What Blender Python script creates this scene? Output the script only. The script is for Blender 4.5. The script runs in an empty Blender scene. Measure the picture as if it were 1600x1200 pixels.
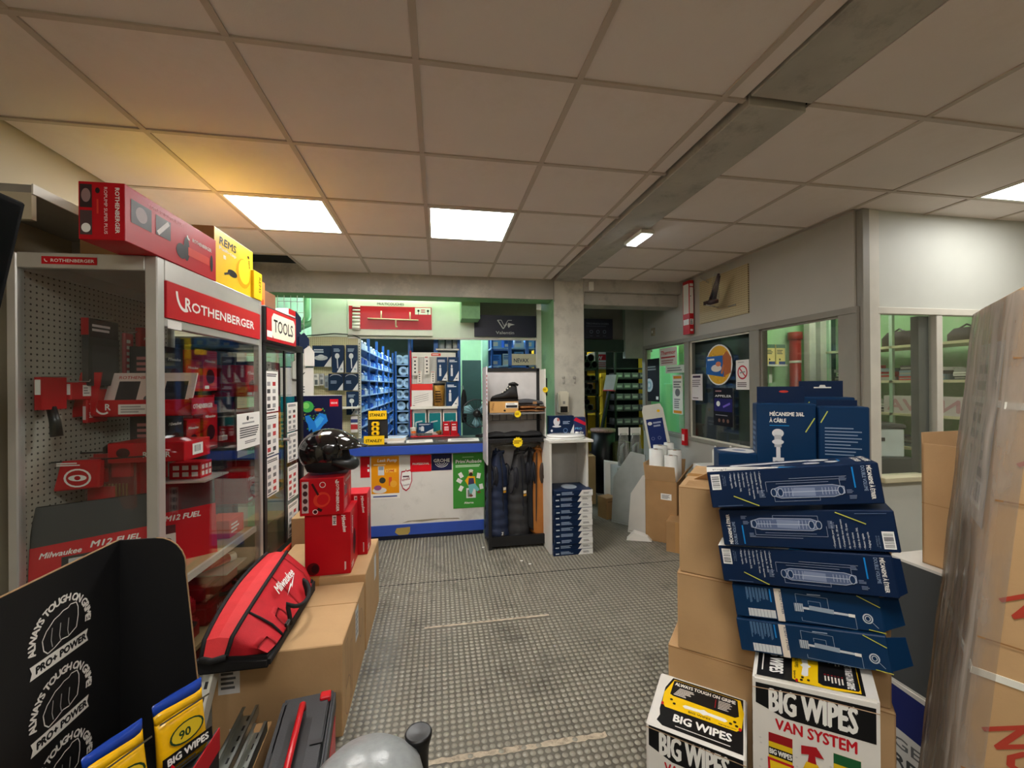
import bpy, bmesh, math, random
from mathutils import Vector, Matrix, Euler
random.seed(7)
scene = bpy.context.scene
C = scene.collection
PI = math.pi

# ------------------------------------------------------------------ camera, world, exposure
F_PX, YAW, PITCH, ROLL, EYE = 655.25, .1741, .0013, -.0084, 1.55
_cy, _sy, _cp, _sp = math.cos(YAW), math.sin(YAW), math.cos(PITCH), math.sin(PITCH)
_R0 = Vector((_cy, -_sy, 0)); _F = Vector((_sy*_cp, _cy*_cp, _sp)); _U0 = Vector((-_sy*_sp, -_cy*_sp, _cp))
_R = _R0*math.cos(ROLL) + _U0*math.sin(ROLL); _U = -_R0*math.sin(ROLL) + _U0*math.cos(ROLL)
EYEV = Vector((0, 0, EYE))
cam_data = bpy.data.cameras.new('camera'); cam = bpy.data.objects.new('camera', cam_data); C.objects.link(cam)
cam_data.sensor_fit = 'HORIZONTAL'; cam_data.sensor_width = 36; cam_data.lens = 36*F_PX/1600
cam_data.clip_start = .02; cam_data.clip_end = 60
_m = Matrix((_R, _U, -_F)).transposed().to_4x4(); _m.translation = EYEV
cam.matrix_world = _m
scene.camera = cam
world = bpy.data.worlds.new('world'); scene.world = world; world.use_nodes = True
world.node_tree.nodes['Background'].inputs[0].default_value = (.6, .7, .8, 1)
world.node_tree.nodes['Background'].inputs[1].default_value = .02
scene.view_settings.view_transform = 'Standard'
scene.view_settings.look = 'None'
scene.view_settings.gamma = 1
scene.view_settings.use_curve_mapping = False
scene.view_settings.exposure = 1.66
PANEL_W, TUBE_W, STORE_W = 11.0, 8.5, 10.0      # strengths of the ceiling panels and tubes

def at(px, py, ax, v):
    """where the sight line through a pixel meets the plane x, y or z = v"""
    q = _F + _R*((px-800)/F_PX) + _U*((600-py)/F_PX)
    i = 'xyz'.index(ax)
    return EYEV + q*((v-EYEV[i])/q[i])
def span(px0, py0, px1, py1, y):
    """an upright rectangle on the plane y: x0, x1, z0, z1"""
    a, b = at(px0, py0, 'y', y), at(px1, py1, 'y', y)
    return a.x, b.x, b.z, a.z

# ------------------------------------------------------------------ materials
_mats = {}
def lin(c):
    return tuple(((x/255)/12.92 if x/255 <= .04045 else ((x/255+.055)/1.055)**2.4) for x in c)
def mat(name, rgb, rough=.5, metal=0, var=.07, scale=9, bump=0, bscale=120, coat=0, dirt=None, dirt_amt=.5, dirt_scale=3, spec=.5):
    if name in _mats: return _mats[name]
    m = bpy.data.materials.new(name); _mats[name] = m; m.use_nodes = True
    nt = m.node_tree; b = nt.nodes['Principled BSDF']
    c = lin(rgb)
    b.inputs['Roughness'].default_value = rough; b.inputs['Metallic'].default_value = metal
    b.inputs['Coat Weight'].default_value = coat; b.inputs['Specular IOR Level'].default_value = spec
    tc = nt.nodes.new('ShaderNodeTexCoord')
    col_out = None
    if var:
        n = nt.nodes.new('ShaderNodeTexNoise'); n.inputs['Scale'].default_value = scale; n.inputs['Detail'].default_value = 5
        nt.links.new(tc.outputs['Object'], n.inputs['Vector'])
        r = nt.nodes.new('ShaderNodeValToRGB')
        r.color_ramp.elements[0].position = .3; r.color_ramp.elements[1].position = .7
        r.color_ramp.elements[0].color = (*[max(0, x*(1-var)) for x in c], 1); r.color_ramp.elements[1].color = (*[min(1, x*(1+var)) for x in c], 1)
        nt.links.new(n.outputs['Fac'], r.inputs['Fac']); col_out = r.outputs['Color']
    else:
        b.inputs['Base Color'].default_value = (*c, 1)
    if dirt:
        n2 = nt.nodes.new('ShaderNodeTexNoise'); n2.inputs['Scale'].default_value = dirt_scale; n2.inputs['Detail'].default_value = 8; n2.inputs['Roughness'].default_value = .7
        nt.links.new(tc.outputs['Object'], n2.inputs['Vector'])
        r2 = nt.nodes.new('ShaderNodeValToRGB'); r2.color_ramp.elements[0].position = .52; r2.color_ramp.elements[1].position = .66
        r2.color_ramp.elements[0].color = (0, 0, 0, 1); r2.color_ramp.elements[1].color = (dirt_amt,)*3 + (1,)
        nt.links.new(n2.outputs['Fac'], r2.inputs['Fac'])
        mx = nt.nodes.new('ShaderNodeMixRGB'); mx.inputs['Color1'].default_value = (*c, 1); mx.inputs['Color2'].default_value = (*lin(dirt), 1)
        nt.links.new(r2.outputs['Color'], mx.inputs['Fac'])
        if col_out: nt.links.new(col_out, mx.inputs['Color1'])
        col_out = mx.outputs['Color']
    if col_out: nt.links.new(col_out, b.inputs['Base Color'])
    if bump:
        n3 = nt.nodes.new('ShaderNodeTexNoise'); n3.inputs['Scale'].default_value = bscale; n3.inputs['Detail'].default_value = 3
        nt.links.new(tc.outputs['Object'], n3.inputs['Vector'])
        bp = nt.nodes.new('ShaderNodeBump'); bp.inputs['Strength'].default_value = bump; bp.inputs['Distance'].default_value = .004
        nt.links.new(n3.outputs['Fac'], bp.inputs['Height']); nt.links.new(bp.outputs['Normal'], b.inputs['Normal'])
    return m
def glow(name, rgb, strength):
    if name in _mats: return _mats[name]
    m = bpy.data.materials.new(name); _mats[name] = m; m.use_nodes = True
    nt = m.node_tree; nt.nodes.clear()
    e = nt.nodes.new('ShaderNodeEmission'); o = nt.nodes.new('ShaderNodeOutputMaterial')
    e.inputs[0].default_value = (*rgb, 1); e.inputs[1].default_value = strength
    nt.links.new(e.outputs[0], o.inputs[0]); return m
def pane_mat(name, tint=(.93, .95, .94), base_refl=.05, rough=.02, haze=0, haze_rgb=(200, 200, 195), crinkle=0):
    """thin clear sheet: see-through, mirror-like at a glance, optionally a milky film"""
    if name in _mats: return _mats[name]
    m = bpy.data.materials.new(name); _mats[name] = m; m.use_nodes = True
    nt = m.node_tree; nt.nodes.clear(); N = nt.nodes.new; L = nt.links.new
    t = N('ShaderNodeBsdfTransparent'); t.inputs[0].default_value = (*tint, 1)
    g = N('ShaderNodeBsdfGlossy'); g.inputs['Roughness'].default_value = rough; g.inputs[0].default_value = (1, 1, 1, 1)
    lw = N('ShaderNodeFresnel'); ge = N('ShaderNodeNewGeometry'); mr0 = N('ShaderNodeMapRange'); mr0.inputs[3].default_value = 1.42; mr0.inputs[4].default_value = 1/1.42
    L(ge.outputs['Backfacing'], mr0.inputs[0]); L(mr0.outputs[0], lw.inputs['IOR'])
    mx = N('ShaderNodeMixShader'); o = N('ShaderNodeOutputMaterial')
    L(lw.outputs[0], mx.inputs[0]); L(t.outputs[0], mx.inputs[1]); L(g.outputs[0], mx.inputs[2])
    out = mx
    if haze:
        df = N('ShaderNodeBsdfDiffuse'); df.inputs[0].default_value = (*lin(haze_rgb), 1)
        m2 = N('ShaderNodeMixShader'); L(mx.outputs[0], m2.inputs[1]); L(df.outputs[0], m2.inputs[2])
        tc = N('ShaderNodeTexCoord'); n = N('ShaderNodeTexNoise'); n.inputs['Scale'].default_value = 6; n.inputs['Detail'].default_value = 6
        mp = N('ShaderNodeMapping'); mp.inputs['Scale'].default_value = (3, 3, .6)
        L(tc.outputs['Object'], mp.inputs[0]); L(mp.outputs[0], n.inputs['Vector'])
        mr = N('ShaderNodeMapRange'); mr.inputs[1].default_value = .35; mr.inputs[2].default_value = .7; mr.inputs[3].default_value = haze*.35; mr.inputs[4].default_value = min(1, haze*1.5)
        L(n.outputs['Fac'], mr.inputs[0]); L(mr.outputs[0], m2.inputs[0]); out = m2
        if crinkle:
            bp = N('ShaderNodeBump'); bp.inputs['Strength'].default_value = crinkle; bp.inputs['Distance'].default_value = .02
            L(n.outputs['Fac'], bp.inputs['Height']); L(bp.outputs[0], g.inputs['Normal'])
    L(out.outputs[0], o.inputs[0]); return m
def ink(rgb, rough=.42):
    return mat('ink_%02x%02x%02x' % tuple(rgb), rgb, rough, var=0, spec=.22)

# ------------------------------------------------------------------ mesh helpers
class MB:
    """collects shapes for ONE mesh"""
    def __init__(s): s.v = []; s.f = []; s.mi = []; s.sm = []; s.cur = 0; s.smooth = False
    def add(s, vs, fs, M=None):
        o = len(s.v)
        for p in vs:
            p = Vector(p); s.v.append(tuple(M @ p) if M else tuple(p))
        for f in fs: s.f.append([i+o for i in f]); s.mi.append(s.cur); s.sm.append(s.smooth)
        return s
    def box(s, x0, x1, y0, y1, z0, z1, M=None):
        vs = [(x, y, z) for z in (z0, z1) for y in (y0, y1) for x in (x0, x1)]
        return s.add(vs, [(0, 2, 3, 1), (4, 5, 7, 6), (0, 1, 5, 4), (2, 6, 7, 3), (0, 4, 6, 2), (1, 3, 7, 5)], M)
    def bar(s, a, b, w, t=None, up=(0, 0, 1)):
        a, b = Vector(a), Vector(b); t = t or w; d = b-a; L = d.length; d.normalize(); up = Vector(up)
        if abs(d.dot(up)) > .98: up = Vector((1, 0, 0))
        x = d.cross(up).normalized(); z = x.cross(d)
        M = Matrix((x, d, z)).transposed().to_4x4(); M.translation = a
        return s.box(-w/2, w/2, 0, L, -t/2, t/2, M)
    def cyl(s, a, b, r0, r1=None, n=12, cap=True):
        a, b = Vector(a), Vector(b); r1 = r0 if r1 is None else r1; d = (b-a).normalized()
        up = Vector((0, 0, 1)) if abs(d.z) < .9 else Vector((1, 0, 0)); x = d.cross(up).normalized(); y = x.cross(d)
        vs = [a + (x*math.cos(2*PI*i/n)+y*math.sin(2*PI*i/n))*r0 for i in range(n)] + [b + (x*math.cos(2*PI*i/n)+y*math.sin(2*PI*i/n))*r1 for i in range(n)]
        fs = [(i, i+n, (i+1) % n + n, (i+1) % n) for i in range(n)]
        if cap: fs += [tuple(range(n)), tuple(range(2*n-1, n-1, -1))]
        return s.add(vs, fs)
    def tube(s, pts, r, n=8):
        pts = [Vector(p) for p in pts]; rings = []; prev = None
        for i, p in enumerate(pts):
            d = (pts[min(i+1, len(pts)-1)] - pts[max(i-1, 0)]).normalized()
            if prev is None:
                up = Vector((0, 0, 1)) if abs(d.z) < .9 else Vector((1, 0, 0)); x = d.cross(up).normalized()
            else: x = (prev - d*prev.dot(d)).normalized()
            prev = x; y = d.cross(x); rr = r[i] if isinstance(r, (list, tuple)) else r
            rings.append([p + (x*math.cos(2*PI*k/n)+y*math.sin(2*PI*k/n))*rr for k in range(n)])
        return s.loft(rings, closed=True, caps=True)
    def loft(s, rings, closed=True, caps=True):
        n = len(rings[0]); vs = [p for r in rings for p in r]; fs = []
        for j in range(len(rings)-1):
            for i in range(n if closed else n-1):
                a, b = j*n+i, j*n+(i+1) % n; fs.append((a, b, b+n, a+n))
        if caps and closed: fs += [tuple(range(n-1, -1, -1)), tuple(range((len(rings)-1)*n, len(rings)*n))]
        return s.add(vs, fs)
    def lathe(s, prof, n=20, M=None):
        rings = [[Vector((r*math.cos(2*PI*i/n), r*math.sin(2*PI*i/n), z)) for i in range(n)] for r, z in prof]
        if M: rings = [[M @ p for p in r] for r in rings]
        return s.loft(rings)
    def prism(s, pts, d0, d1, M=None):
        """polygon in (u, v) pushed from depth d0 to d1 along local y (u = x, v = z)"""
        n = len(pts); vs = [(u, d0, v) for u, v in pts] + [(u, d1, v) for u, v in pts]
        fs = [tuple(range(n)), tuple(range(2*n-1, n-1, -1))] + [(i, i+n, (i+1) % n+n, (i+1) % n) for i in range(n)]
        return s.add(vs, fs, M)
    def build(s, name, mats, parent=None, loc=None, rot=None, bevel=0, seg=1, subsurf=0):
        me = bpy.data.meshes.new(name); me.from_pydata(s.v, [], s.f)
        mats = mats if isinstance(mats, (list, tuple)) else [mats]
        for m in mats: me.materials.append(m)
        me.polygons.foreach_set('material_index', s.mi); me.polygons.foreach_set('use_smooth', s.sm)
        bm = bmesh.new(); bm.from_mesh(me)
        bmesh.ops.recalc_face_normals(bm, faces=bm.faces)
        if bevel:
            bm.edges.ensure_lookup_table()
            es = [e for e in bm.edges if len(e.link_faces) == 2 and e.calc_face_angle(0) > .5]
            bmesh.ops.bevel(bm, geom=es, offset=bevel, segments=seg, affect='EDGES', clamp_overlap=True)
        bm.to_mesh(me); bm.free(); me.update()
        o = bpy.data.objects.new(name, me); C.objects.link(o)
        if parent: o.parent = parent
        if loc is not None: o.location = loc
        if rot is not None: o.rotation_euler = rot
        if subsurf:
            md = o.modifiers.new('sub', 'SUBSURF'); md.levels = subsurf; md.render_levels = subsurf
        return o
def tag(o, label=None, cat=None, group=None, kind=None):
    if label: o['label'] = label
    if cat: o['category'] = cat
    if group: o['group'] = group
    if kind: o['kind'] = kind
    return o
def thing(name, label, cat, loc=(0, 0, 0), rot=(0, 0, 0), group=None):
    o = bpy.data.objects.new(name, None); C.objects.link(o); o.empty_display_size = .05
    o.location = loc; o.rotation_euler = rot
    return tag(o, label, cat, group)
def struct(o): o['kind'] = 'structure'; return o
def copy_tree(o, parent=None):
    c = o.copy(); C.objects.link(c)
    if parent: c.parent = parent
    for ch in list(o.children): copy_tree(ch, c)
    return c
def bx(name, x0, x1, y0, y1, z0, z1, m, parent=None, bevel=0):
    """one box mesh with its origin at its base centre"""
    cx, cy, cz = (x0+x1)/2, (y0+y1)/2, z0
    mb = MB(); mb.box(x0-cx, x1-cx, y0-cy, y1-cy, 0, z1-z0)
    return mb.build(name, m, parent, (cx, cy, cz), bevel=bevel)

# ------------------------------------------------------------------ flat print (lettering, pictures) on a face
_glyph = {}; _adv = {}
def _txt_mesh(t, off):
    cu = bpy.data.curves.new('t', 'FONT'); cu.body = t; cu.size = 1; cu.offset = off; cu.resolution_u = 2
    ob = bpy.data.objects.new('t', cu); me = ob.to_mesh()
    vs = [tuple(v.co) for v in me.vertices]; fs = [tuple(p.vertices) for p in me.polygons]
    ob.to_mesh_clear(); bpy.data.objects.remove(ob); bpy.data.curves.remove(cu)
    return vs, fs
def glyph(ch, off):
    off = 0; k = (ch, off)
    if k not in _glyph:
        _glyph[k] = ([], []) if ch == ' ' else _txt_mesh(ch, off)
        w = lambda s: (lambda vs: max(v[0] for v in vs)-min(v[0] for v in vs))(_txt_mesh(s, 0)[0])
        if ('|', 0) not in _adv: _adv[('|', 0)] = w('||')
        _adv[k] = w('|'+ch+'|') - _adv[('|', 0)]
    return _glyph[k], _adv[k]
class Print:
    def __init__(s, W, H): s.W, s.H, s.v, s.f, s.mi, s.m, s.n = W, H, [], [], [], [], 0
    def _c(s, c):
        m = c if isinstance(c, bpy.types.Material) else ink(c)
        if m not in s.m: s.m.append(m)
        return s.m.index(m)
    def polys(s, vs, fs, c):
        z = .0005 + s.n*.00005; s.n += 1; o = len(s.v); k = s._c(c)
        s.v += [(u, v, z) for u, v in vs]
        for f in fs: s.f.append([i+o for i in f]); s.mi.append(k)
    def poly(s, pts, c): s.polys(pts, [tuple(range(len(pts)))], c)
    def rect(s, u0, v0, u1, v1, c): s.poly([(u0, v0), (u1, v0), (u1, v1), (u0, v1)], c)
    def ell(s, cu, cv, ru, rv, c, n=18, rot=0):
        cr, sr = math.cos(rot), math.sin(rot)
        s.poly([(cu+ru*math.cos(2*PI*i/n)*cr-rv*math.sin(2*PI*i/n)*sr, cv+ru*math.cos(2*PI*i/n)*sr+rv*math.sin(2*PI*i/n)*cr) for i in range(n)], c)
    def ring(s, cu, cv, ru, rv, w, c, n=24, a0=0, a1=2*PI):
        vs = []; fs = []
        for i in range(n+1):
            a = a0+(a1-a0)*i/n
            vs += [(cu+ru*math.cos(a), cv+rv*math.sin(a)), (cu+(ru-w)*math.cos(a), cv+(rv-w)*math.sin(a))]
        for i in range(n): fs.append((2*i, 2*i+2, 2*i+3, 2*i+1))
        s.polys(vs, fs, c)
    def line(s, pts, w, c):
        vs = []; fs = []
        for (a, b), (d, e) in zip(pts, pts[1:]):
            L = math.hypot(d-a, e-b) or 1e-6; nx, ny = -(e-b)/L*w/2, (d-a)/L*w/2; o = len(vs)
            vs += [(a+nx, b+ny), (a-nx, b-ny), (d-nx, e-ny), (d+nx, e+ny)]; fs.append((o, o+1, o+2, o+3))
        s.polys(vs, fs, c)
    def width(s, t, size, bold=0, xs=1): return sum(glyph(ch, bold)[1] for ch in t)*size*xs
    def text(s, t, u, v, size, c, bold=.0, shear=0, rot=0, xs=1, align='l', fit=None):
        if fit: xs = fit/max(1e-6, s.width(t, size, bold))
        W = s.width(t, size, bold, xs); u0 = {'l': 0, 'c': -W/2, 'r': -W}[align]; cr, sr = math.cos(rot), math.sin(rot)
        vs = []; fs = []; x = 0
        for ch in t:
            (gv, gf), ad = glyph(ch, bold); o = len(vs)
            for p in gv:
                a = u0 + (x + p[0] + shear*p[1])*size*xs if xs == 1 else u0 + (x+p[0])*size*xs + shear*p[1]*size
                b = p[1]*size; vs.append((u+a*cr-b*sr, v+a*sr+b*cr))
            fs += [tuple(i+o for i in f) for f in gf]; x += ad
        if vs: s.heavy(vs, fs, c, bold*size*.8)
    def heavy(s, vs, fs, c, b):
        """strokes thickened by overlaying shifted copies"""
        if b <= 0: return s.polys(vs, fs, c)
        for a, d in ((-b, 0), (b, 0), (0, b), (0, -b)): s.polys([(u+a, v+d) for u, v in vs], fs, c)
    def arc_text(s, t, cu, cv, ru, rv, a0, a1, size, c, bold=.02):
        """letters set along an ellipse from angle a0 to a1 (clockwise)"""
        tot = sum(glyph(ch, bold)[1] for ch in t); x = 0; vs = []; fs = []
        for ch in t:
            (gv, gf), ad = glyph(ch, bold); a = a0+(a1-a0)*(x+ad/2)/tot; x += ad
            tx, ty = math.sin(a), -math.cos(a); nx, ny = math.cos(a), math.sin(a); bu, bv = cu+ru*math.cos(a), cv+rv*math.sin(a); o = len(vs)
            for p in gv:
                du, dv = (p[0]-ad/2)*size, p[1]*size; vs.append((bu+tx*du+nx*dv, bv+ty*du+ny*dv))
            fs += [tuple(i+o for i in f) for f in gf]
        s.heavy(vs, fs, c, bold*size*.6)
    def greek(s, u0, v0, u1, v1, n, c, fill=.55, ragged=.35, vert=False):
        """n lines of print too small to read"""
        vs = []; fs = []
        for i in range(n):
            for k in range(2 if (u1-u0) > .1 else 1):
                pass
            p = (i+.5)/n; h = .5*fill/n; L = 1-ragged*random.random(); o = len(vs)
            if vert:
                a, b = u0+(u1-u0)*(p-h), u0+(u1-u0)*(p+h); vs += [(a, v1), (b, v1), (b, v1-(v1-v0)*L), (a, v1-(v1-v0)*L)]
            else:
                a, b = v1-(v1-v0)*(p-h), v1-(v1-v0)*(p+h); vs += [(u0, b), (u0+(u1-u0)*L, b), (u0+(u1-u0)*L, a), (u0, a)]
            fs.append((o, o+1, o+2, o+3))
        s.polys(vs, fs, c)
    def barcode(s, u0, v0, u1, v1, vert=False, n=12):
        s.rect(u0, v0, u1, v1, (238, 238, 235)); vs = []; fs = []; du, dv = u1-u0, v1-v0; p = .08
        while p < .9:
            w = random.choice((.02, .03, .05)); o = len(vs)
            if vert: vs += [(u0+du*.1, v0+dv*p), (u1-du*.1, v0+dv*p), (u1-du*.1, v0+dv*(p+w)), (u0+du*.1, v0+dv*(p+w))]
            else: vs += [(u0+du*p, v0+dv*.2), (u0+du*(p+w), v0+dv*.2), (u0+du*(p+w), v1-dv*.1), (u0+du*p, v1-dv*.1)]
            fs.append((o, o+1, o+2, o+3)); p += w+random.choice((.025, .04, .06))
        s.polys(vs, fs, (25, 25, 28))
    def build(s, name, parent, o, U, V):
        if not s.f: return None
        U, V = Vector(U), Vector(V); Nn = U.cross(V); M = Matrix((U, V, Nn)).transposed().to_4x4(); M.translation = Vector(o)
        me = bpy.data.meshes.new(name); me.from_pydata([tuple(M @ Vector(p)) for p in s.v], [], s.f)
        for m in s.m: me.materials.append(m)
        me.polygons.foreach_set('material_index', s.mi); me.update()
        ob = bpy.data.objects.new(name, me); C.objects.link(ob); ob.parent = parent
        return ob
def face(w, d, h, f):
    X, Y, Z = (1, 0, 0), (0, 1, 0), (0, 0, 1); nX, nY = (-1, 0, 0), (0, -1, 0)
    return {'front': ((-w/2, -d/2, 0), X, Z, w, h), 'back': ((w/2, d/2, 0), nX, Z, w, h), 'right': ((w/2, -d/2, 0), Y, Z, d, h),
            'left': ((-w/2, d/2, 0), nY, Z, d, h), 'top': ((-w/2, -d/2, h), X, Y, w, d), 'top_r': ((w/2, -d/2, h), Y, nX, d, w)}[f]
def pbox(name, label, cat, w, d, h, loc, rot, m, prints=None, group=None, bevel=.002, seam=True, parent=None):
    """a packaging box: folded body with closing seam, print on its faces as children; origin at base centre"""
    if not isinstance(rot, (tuple, list)): rot = (0, 0, rot)
    mb = MB(); mb.box(-w/2, w/2, -d/2, d/2, 0, h)
    o = mb.build(name, m, parent, loc, rot, bevel=min(bevel, w*.1, d*.1, h*.1))
    if label: tag(o, label, cat, group)
    for f, fn in (prints or {}).items():
        oo, U, V, W, H = face(w, d, h, f); P = Print(W, H); fn(P, W, H); P.build('%s_print' % f.split('_')[0], o, oo, U, V)
    return o
def tape(o, w, d, h, m, along='x', wid=.05, drop=.06):
    """a strip of parcel tape over the top seam of a box and down its ends"""
    mb = MB(); e = .0008
    if along == 'x':
        mb.box(-w/2-e, w/2+e, -wid/2, wid/2, h, h+e); mb.box(-w/2-e, -w/2, -wid/2, wid/2, h-drop, h); mb.box(w/2, w/2+e, -wid/2, wid/2, h-drop, h)
    else:
        mb.box(-wid/2, wid/2, -d/2-e, d/2+e, h, h+e); mb.box(-wid/2, wid/2, -d/2-e, -d/2, h-drop, h); mb.box(-wid/2, wid/2, d/2, d/2+e, h-drop, h)
    return mb.build('packing_tape', m, o)
# ---- shared colours
WHITE, BLACK, RED, NAVY = (236, 234, 228), (18, 18, 20), (196, 18, 30), (16, 38, 66)
YEL, GREY = (246, 196, 10), (150, 150, 148)
card = mat('cardboard', (186, 150, 106), .85, var=.08, scale=5, bump=.15, bscale=60)
card2 = mat('cardboard_dark', (166, 128, 84), .85, var=.09, scale=5, bump=.15, bscale=60)
card_in = mat('cardboard_inside', (150, 108, 66), .9)
tape_m = mat('parcel_tape', (186, 138, 82), .22, var=.04)
red_box = mat('red_box_card', (186, 10, 26), .42, var=.04, spec=.25)
red_pl = mat('red_plastic', (200, 16, 28), .3, var=.03)
navy_box = mat('navy_box_card', (12, 34, 66), .42, var=.05, spec=.2)
navy_lt = mat('navy_box_card_petrol', (12, 48, 84), .42, var=.05, spec=.2)
white_box = mat('white_box_card', (226, 222, 214), .5, var=.03)
yel_box = mat('yellow_box_card', (244, 198, 14), .4, var=.04)
black_pl = mat('black_plastic', (20, 20, 22), .35, var=.05)
black_mt = mat('black_powder_coat', (22, 22, 24), .45, var=.05)
alu = mat('aluminium_frame', (196, 194, 188), .38, metal=.55, var=.04)
steel = mat('bright_steel', (190, 190, 188), .28, metal=.9, var=.05)
white_pt = mat('white_paint', (222, 220, 208), .5, var=.04)
grey_pt = mat('grey_paint', (150, 148, 140), .55, var=.06)
paper = mat('white_paper', (235, 232, 224), .7, var=.02)
glass = pane_mat('clear_glass')
# ================================================================== THE SETTING
CEIL = 2.687
cream_wall = mat('cream_wall', (196, 186, 160), .8, var=.06, scale=2, bump=.1, bscale=30)
green_wall = mat('light_green_wall', (164, 208, 156), .7, var=.08, scale=2.5, dirt=(205, 222, 196), dirt_amt=.5)
conc = mat('grey_painted_concrete', (182, 178, 168), .8, var=.1, scale=4, bump=.35, bscale=26, dirt=(92, 88, 80), dirt_amt=.35, dirt_scale=5)
conc_col = mat('column_concrete', (204, 200, 186), .8, var=.09, scale=5, bump=.45, bscale=22, dirt=(120, 116, 108), dirt_amt=.3, dirt_scale=6)
conc_peel = mat('peeling_paint_concrete', (176, 172, 162), .8, var=.08, scale=4, bump=.3, bscale=22, dirt=(206, 200, 186), dirt_amt=.9, dirt_scale=2.2)
green_conc = mat('green_painted_concrete', (140, 188, 138), .75, var=.1, scale=3, dirt=(96, 140, 108), dirt_amt=.5)
tile_m = mat('ceiling_tile_board', (236, 225, 218), .9, var=.035, scale=1.6, bump=.12, bscale=160, dirt=(214, 198, 184), dirt_amt=.35, dirt_scale=.9)
tbar = mat('ceiling_tee_bar', (196, 182, 168), .6, var=.04)
part_m = mat('grey_partition_panel', (178, 174, 164), .6, var=.04, scale=2)
part_fr = mat('grey_partition_frame', (140, 136, 126), .5, var=.05)
office_white = mat('office_white_panel', (196, 198, 190), .55, var=.04, scale=3)
office_fr = mat('office_frame_paint', (206, 202, 190), .5, var=.05)
rubber = mat('grey_rubber_floor', (98, 93, 82), .42, var=.1, scale=2.5, dirt=(58, 52, 44), dirt_amt=.6, dirt_scale=4)
rub_stud = mat('rubber_stud_top', (146, 142, 128), .26, var=.09, scale=3.5, dirt=(92, 90, 82), dirt_amt=.6, dirt_scale=2)
dark_m = mat('dark_void', (24, 30, 30), .9, var=.1)
dk_green = mat('dark_green_board', (38, 62, 50), .7)
yellow_wall = mat('yellow_wall', (214, 186, 40), .7, var=.08)
fascia_m = mat('pale_green_white_board', (214, 224, 206), .55, var=.03)

# ---- floor with round studs
floor = struct(bx('floor', -1.95, 5.4, -3.0, 10.6, -.05, 0, rubber))
PITCH_S, SR, SH = .0325, .0134, .0022
stud_me = None
def stud_geo(n=9):
    vs = [(SR*math.cos(2*PI*i/n), SR*math.sin(2*PI*i/n), 0) for i in range(n)] + [(SR*.86*math.cos(2*PI*i/n), SR*.86*math.sin(2*PI*i/n), SH) for i in range(n)] + [(0, 0, SH*1.12)]
    fs = [(i, (i+1) % n, (i+1) % n+n, i+n) for i in range(n)] + [(n+i, n+(i+1) % n, 2*n) for i in range(n)]
    return vs, fs
sv, sf = stud_geo()
spots = []
iy = 0
y = 1.40
while y < 6.6:
    x = -.66
    while x < 2.7:
        hidden = (x < -.44 and y < 3.1) or (y > 4.42 and x < 1.6) or (x > .62 and y < 1.42) or (abs(y-1.757) < .017 and -.33 < x < .72 and random.random() < .8) or (abs(y-2.737) < .013 and -.1 < x < .72) or abs(y-3.365) < .009
        if not hidden: spots.append((x, y))
        x += PITCH_S
    y += PITCH_S
def visible(p):
    v = Vector((p[0], p[1], 0))-EYEV; D = v.dot(_F); X = 800+F_PX*v.dot(_R)/D; Y = 600-F_PX*v.dot(_U)/D
    return 545 < X < 1000 and Y < 1196, D
vis = sorted([(visible(p)[1], p) for p in spots if visible(p)[0]])[:300]
near = set(p for _, p in vis)
me = bpy.data.meshes.new('stud'); me.from_pydata(sv, [], sf); me.materials.append(rub_stud); me.polygons.foreach_set('use_smooth', [True]*len(sf)); me.update()
for _, p in vis:
    o = bpy.data.objects.new('stud', me); C.objects.link(o); o.parent = floor; o.location = (p[0]-1.725, p[1]-3.8, .05)
mb = MB(); mb.smooth = True
for p in spots:
    if p not in near: mb.add([(a+p[0]-1.725, b+p[1]-3.8, c+.05) for a, b, c in sv], sf)
tag(mb.build('studs', rub_stud, floor), kind='stuff')
# bare strips where a covering strip was torn off, and the joint between two sheets
ochre = mat('old_glue', (184, 170, 148), .8, var=.18, scale=40, dirt=(110, 100, 86), dirt_amt=.8, dirt_scale=30)
def floor_strip(name, x0, x1, y, w, m, jag=.5, n=60):
    mb = MB(); top = []; bot = []
    for i in range(n+1):
        x = x0+(x1-x0)*i/n; top.append((x-1.725, y-3.8+w/2*(1-jag*random.random()), .0512)); bot.append((x-1.725, y-3.8-w/2*(1-jag*random.random()), .0512))
    mb.add(bot+top, [(i, i+1, n+1+i+1, n+1+i) for i in range(n)])
    return mb.build(name, m, floor)
floor_strip('torn_glue_strip', -.33, .72, 1.757, .036, ochre)
floor_strip('torn_glue_strip', -.1, .72, 2.737, .026, ochre)
floor_strip('sheet_joint', -.5, 2.3, 3.365, .02, mat('joint_dirt', (30, 28, 25), .8), .7, 120)
mb = MB()
for (px, py) in ((815, 876), (828, 881), (755, 855)): 
    p = at(px, py, 'z', .003); mb.box(p.x-.012-1.725, p.x+.012-1.725, p.y-.008-3.8, p.y+.008-3.8, .0525, .0535)
mb.build('paper_scraps', paper, floor)

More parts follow.
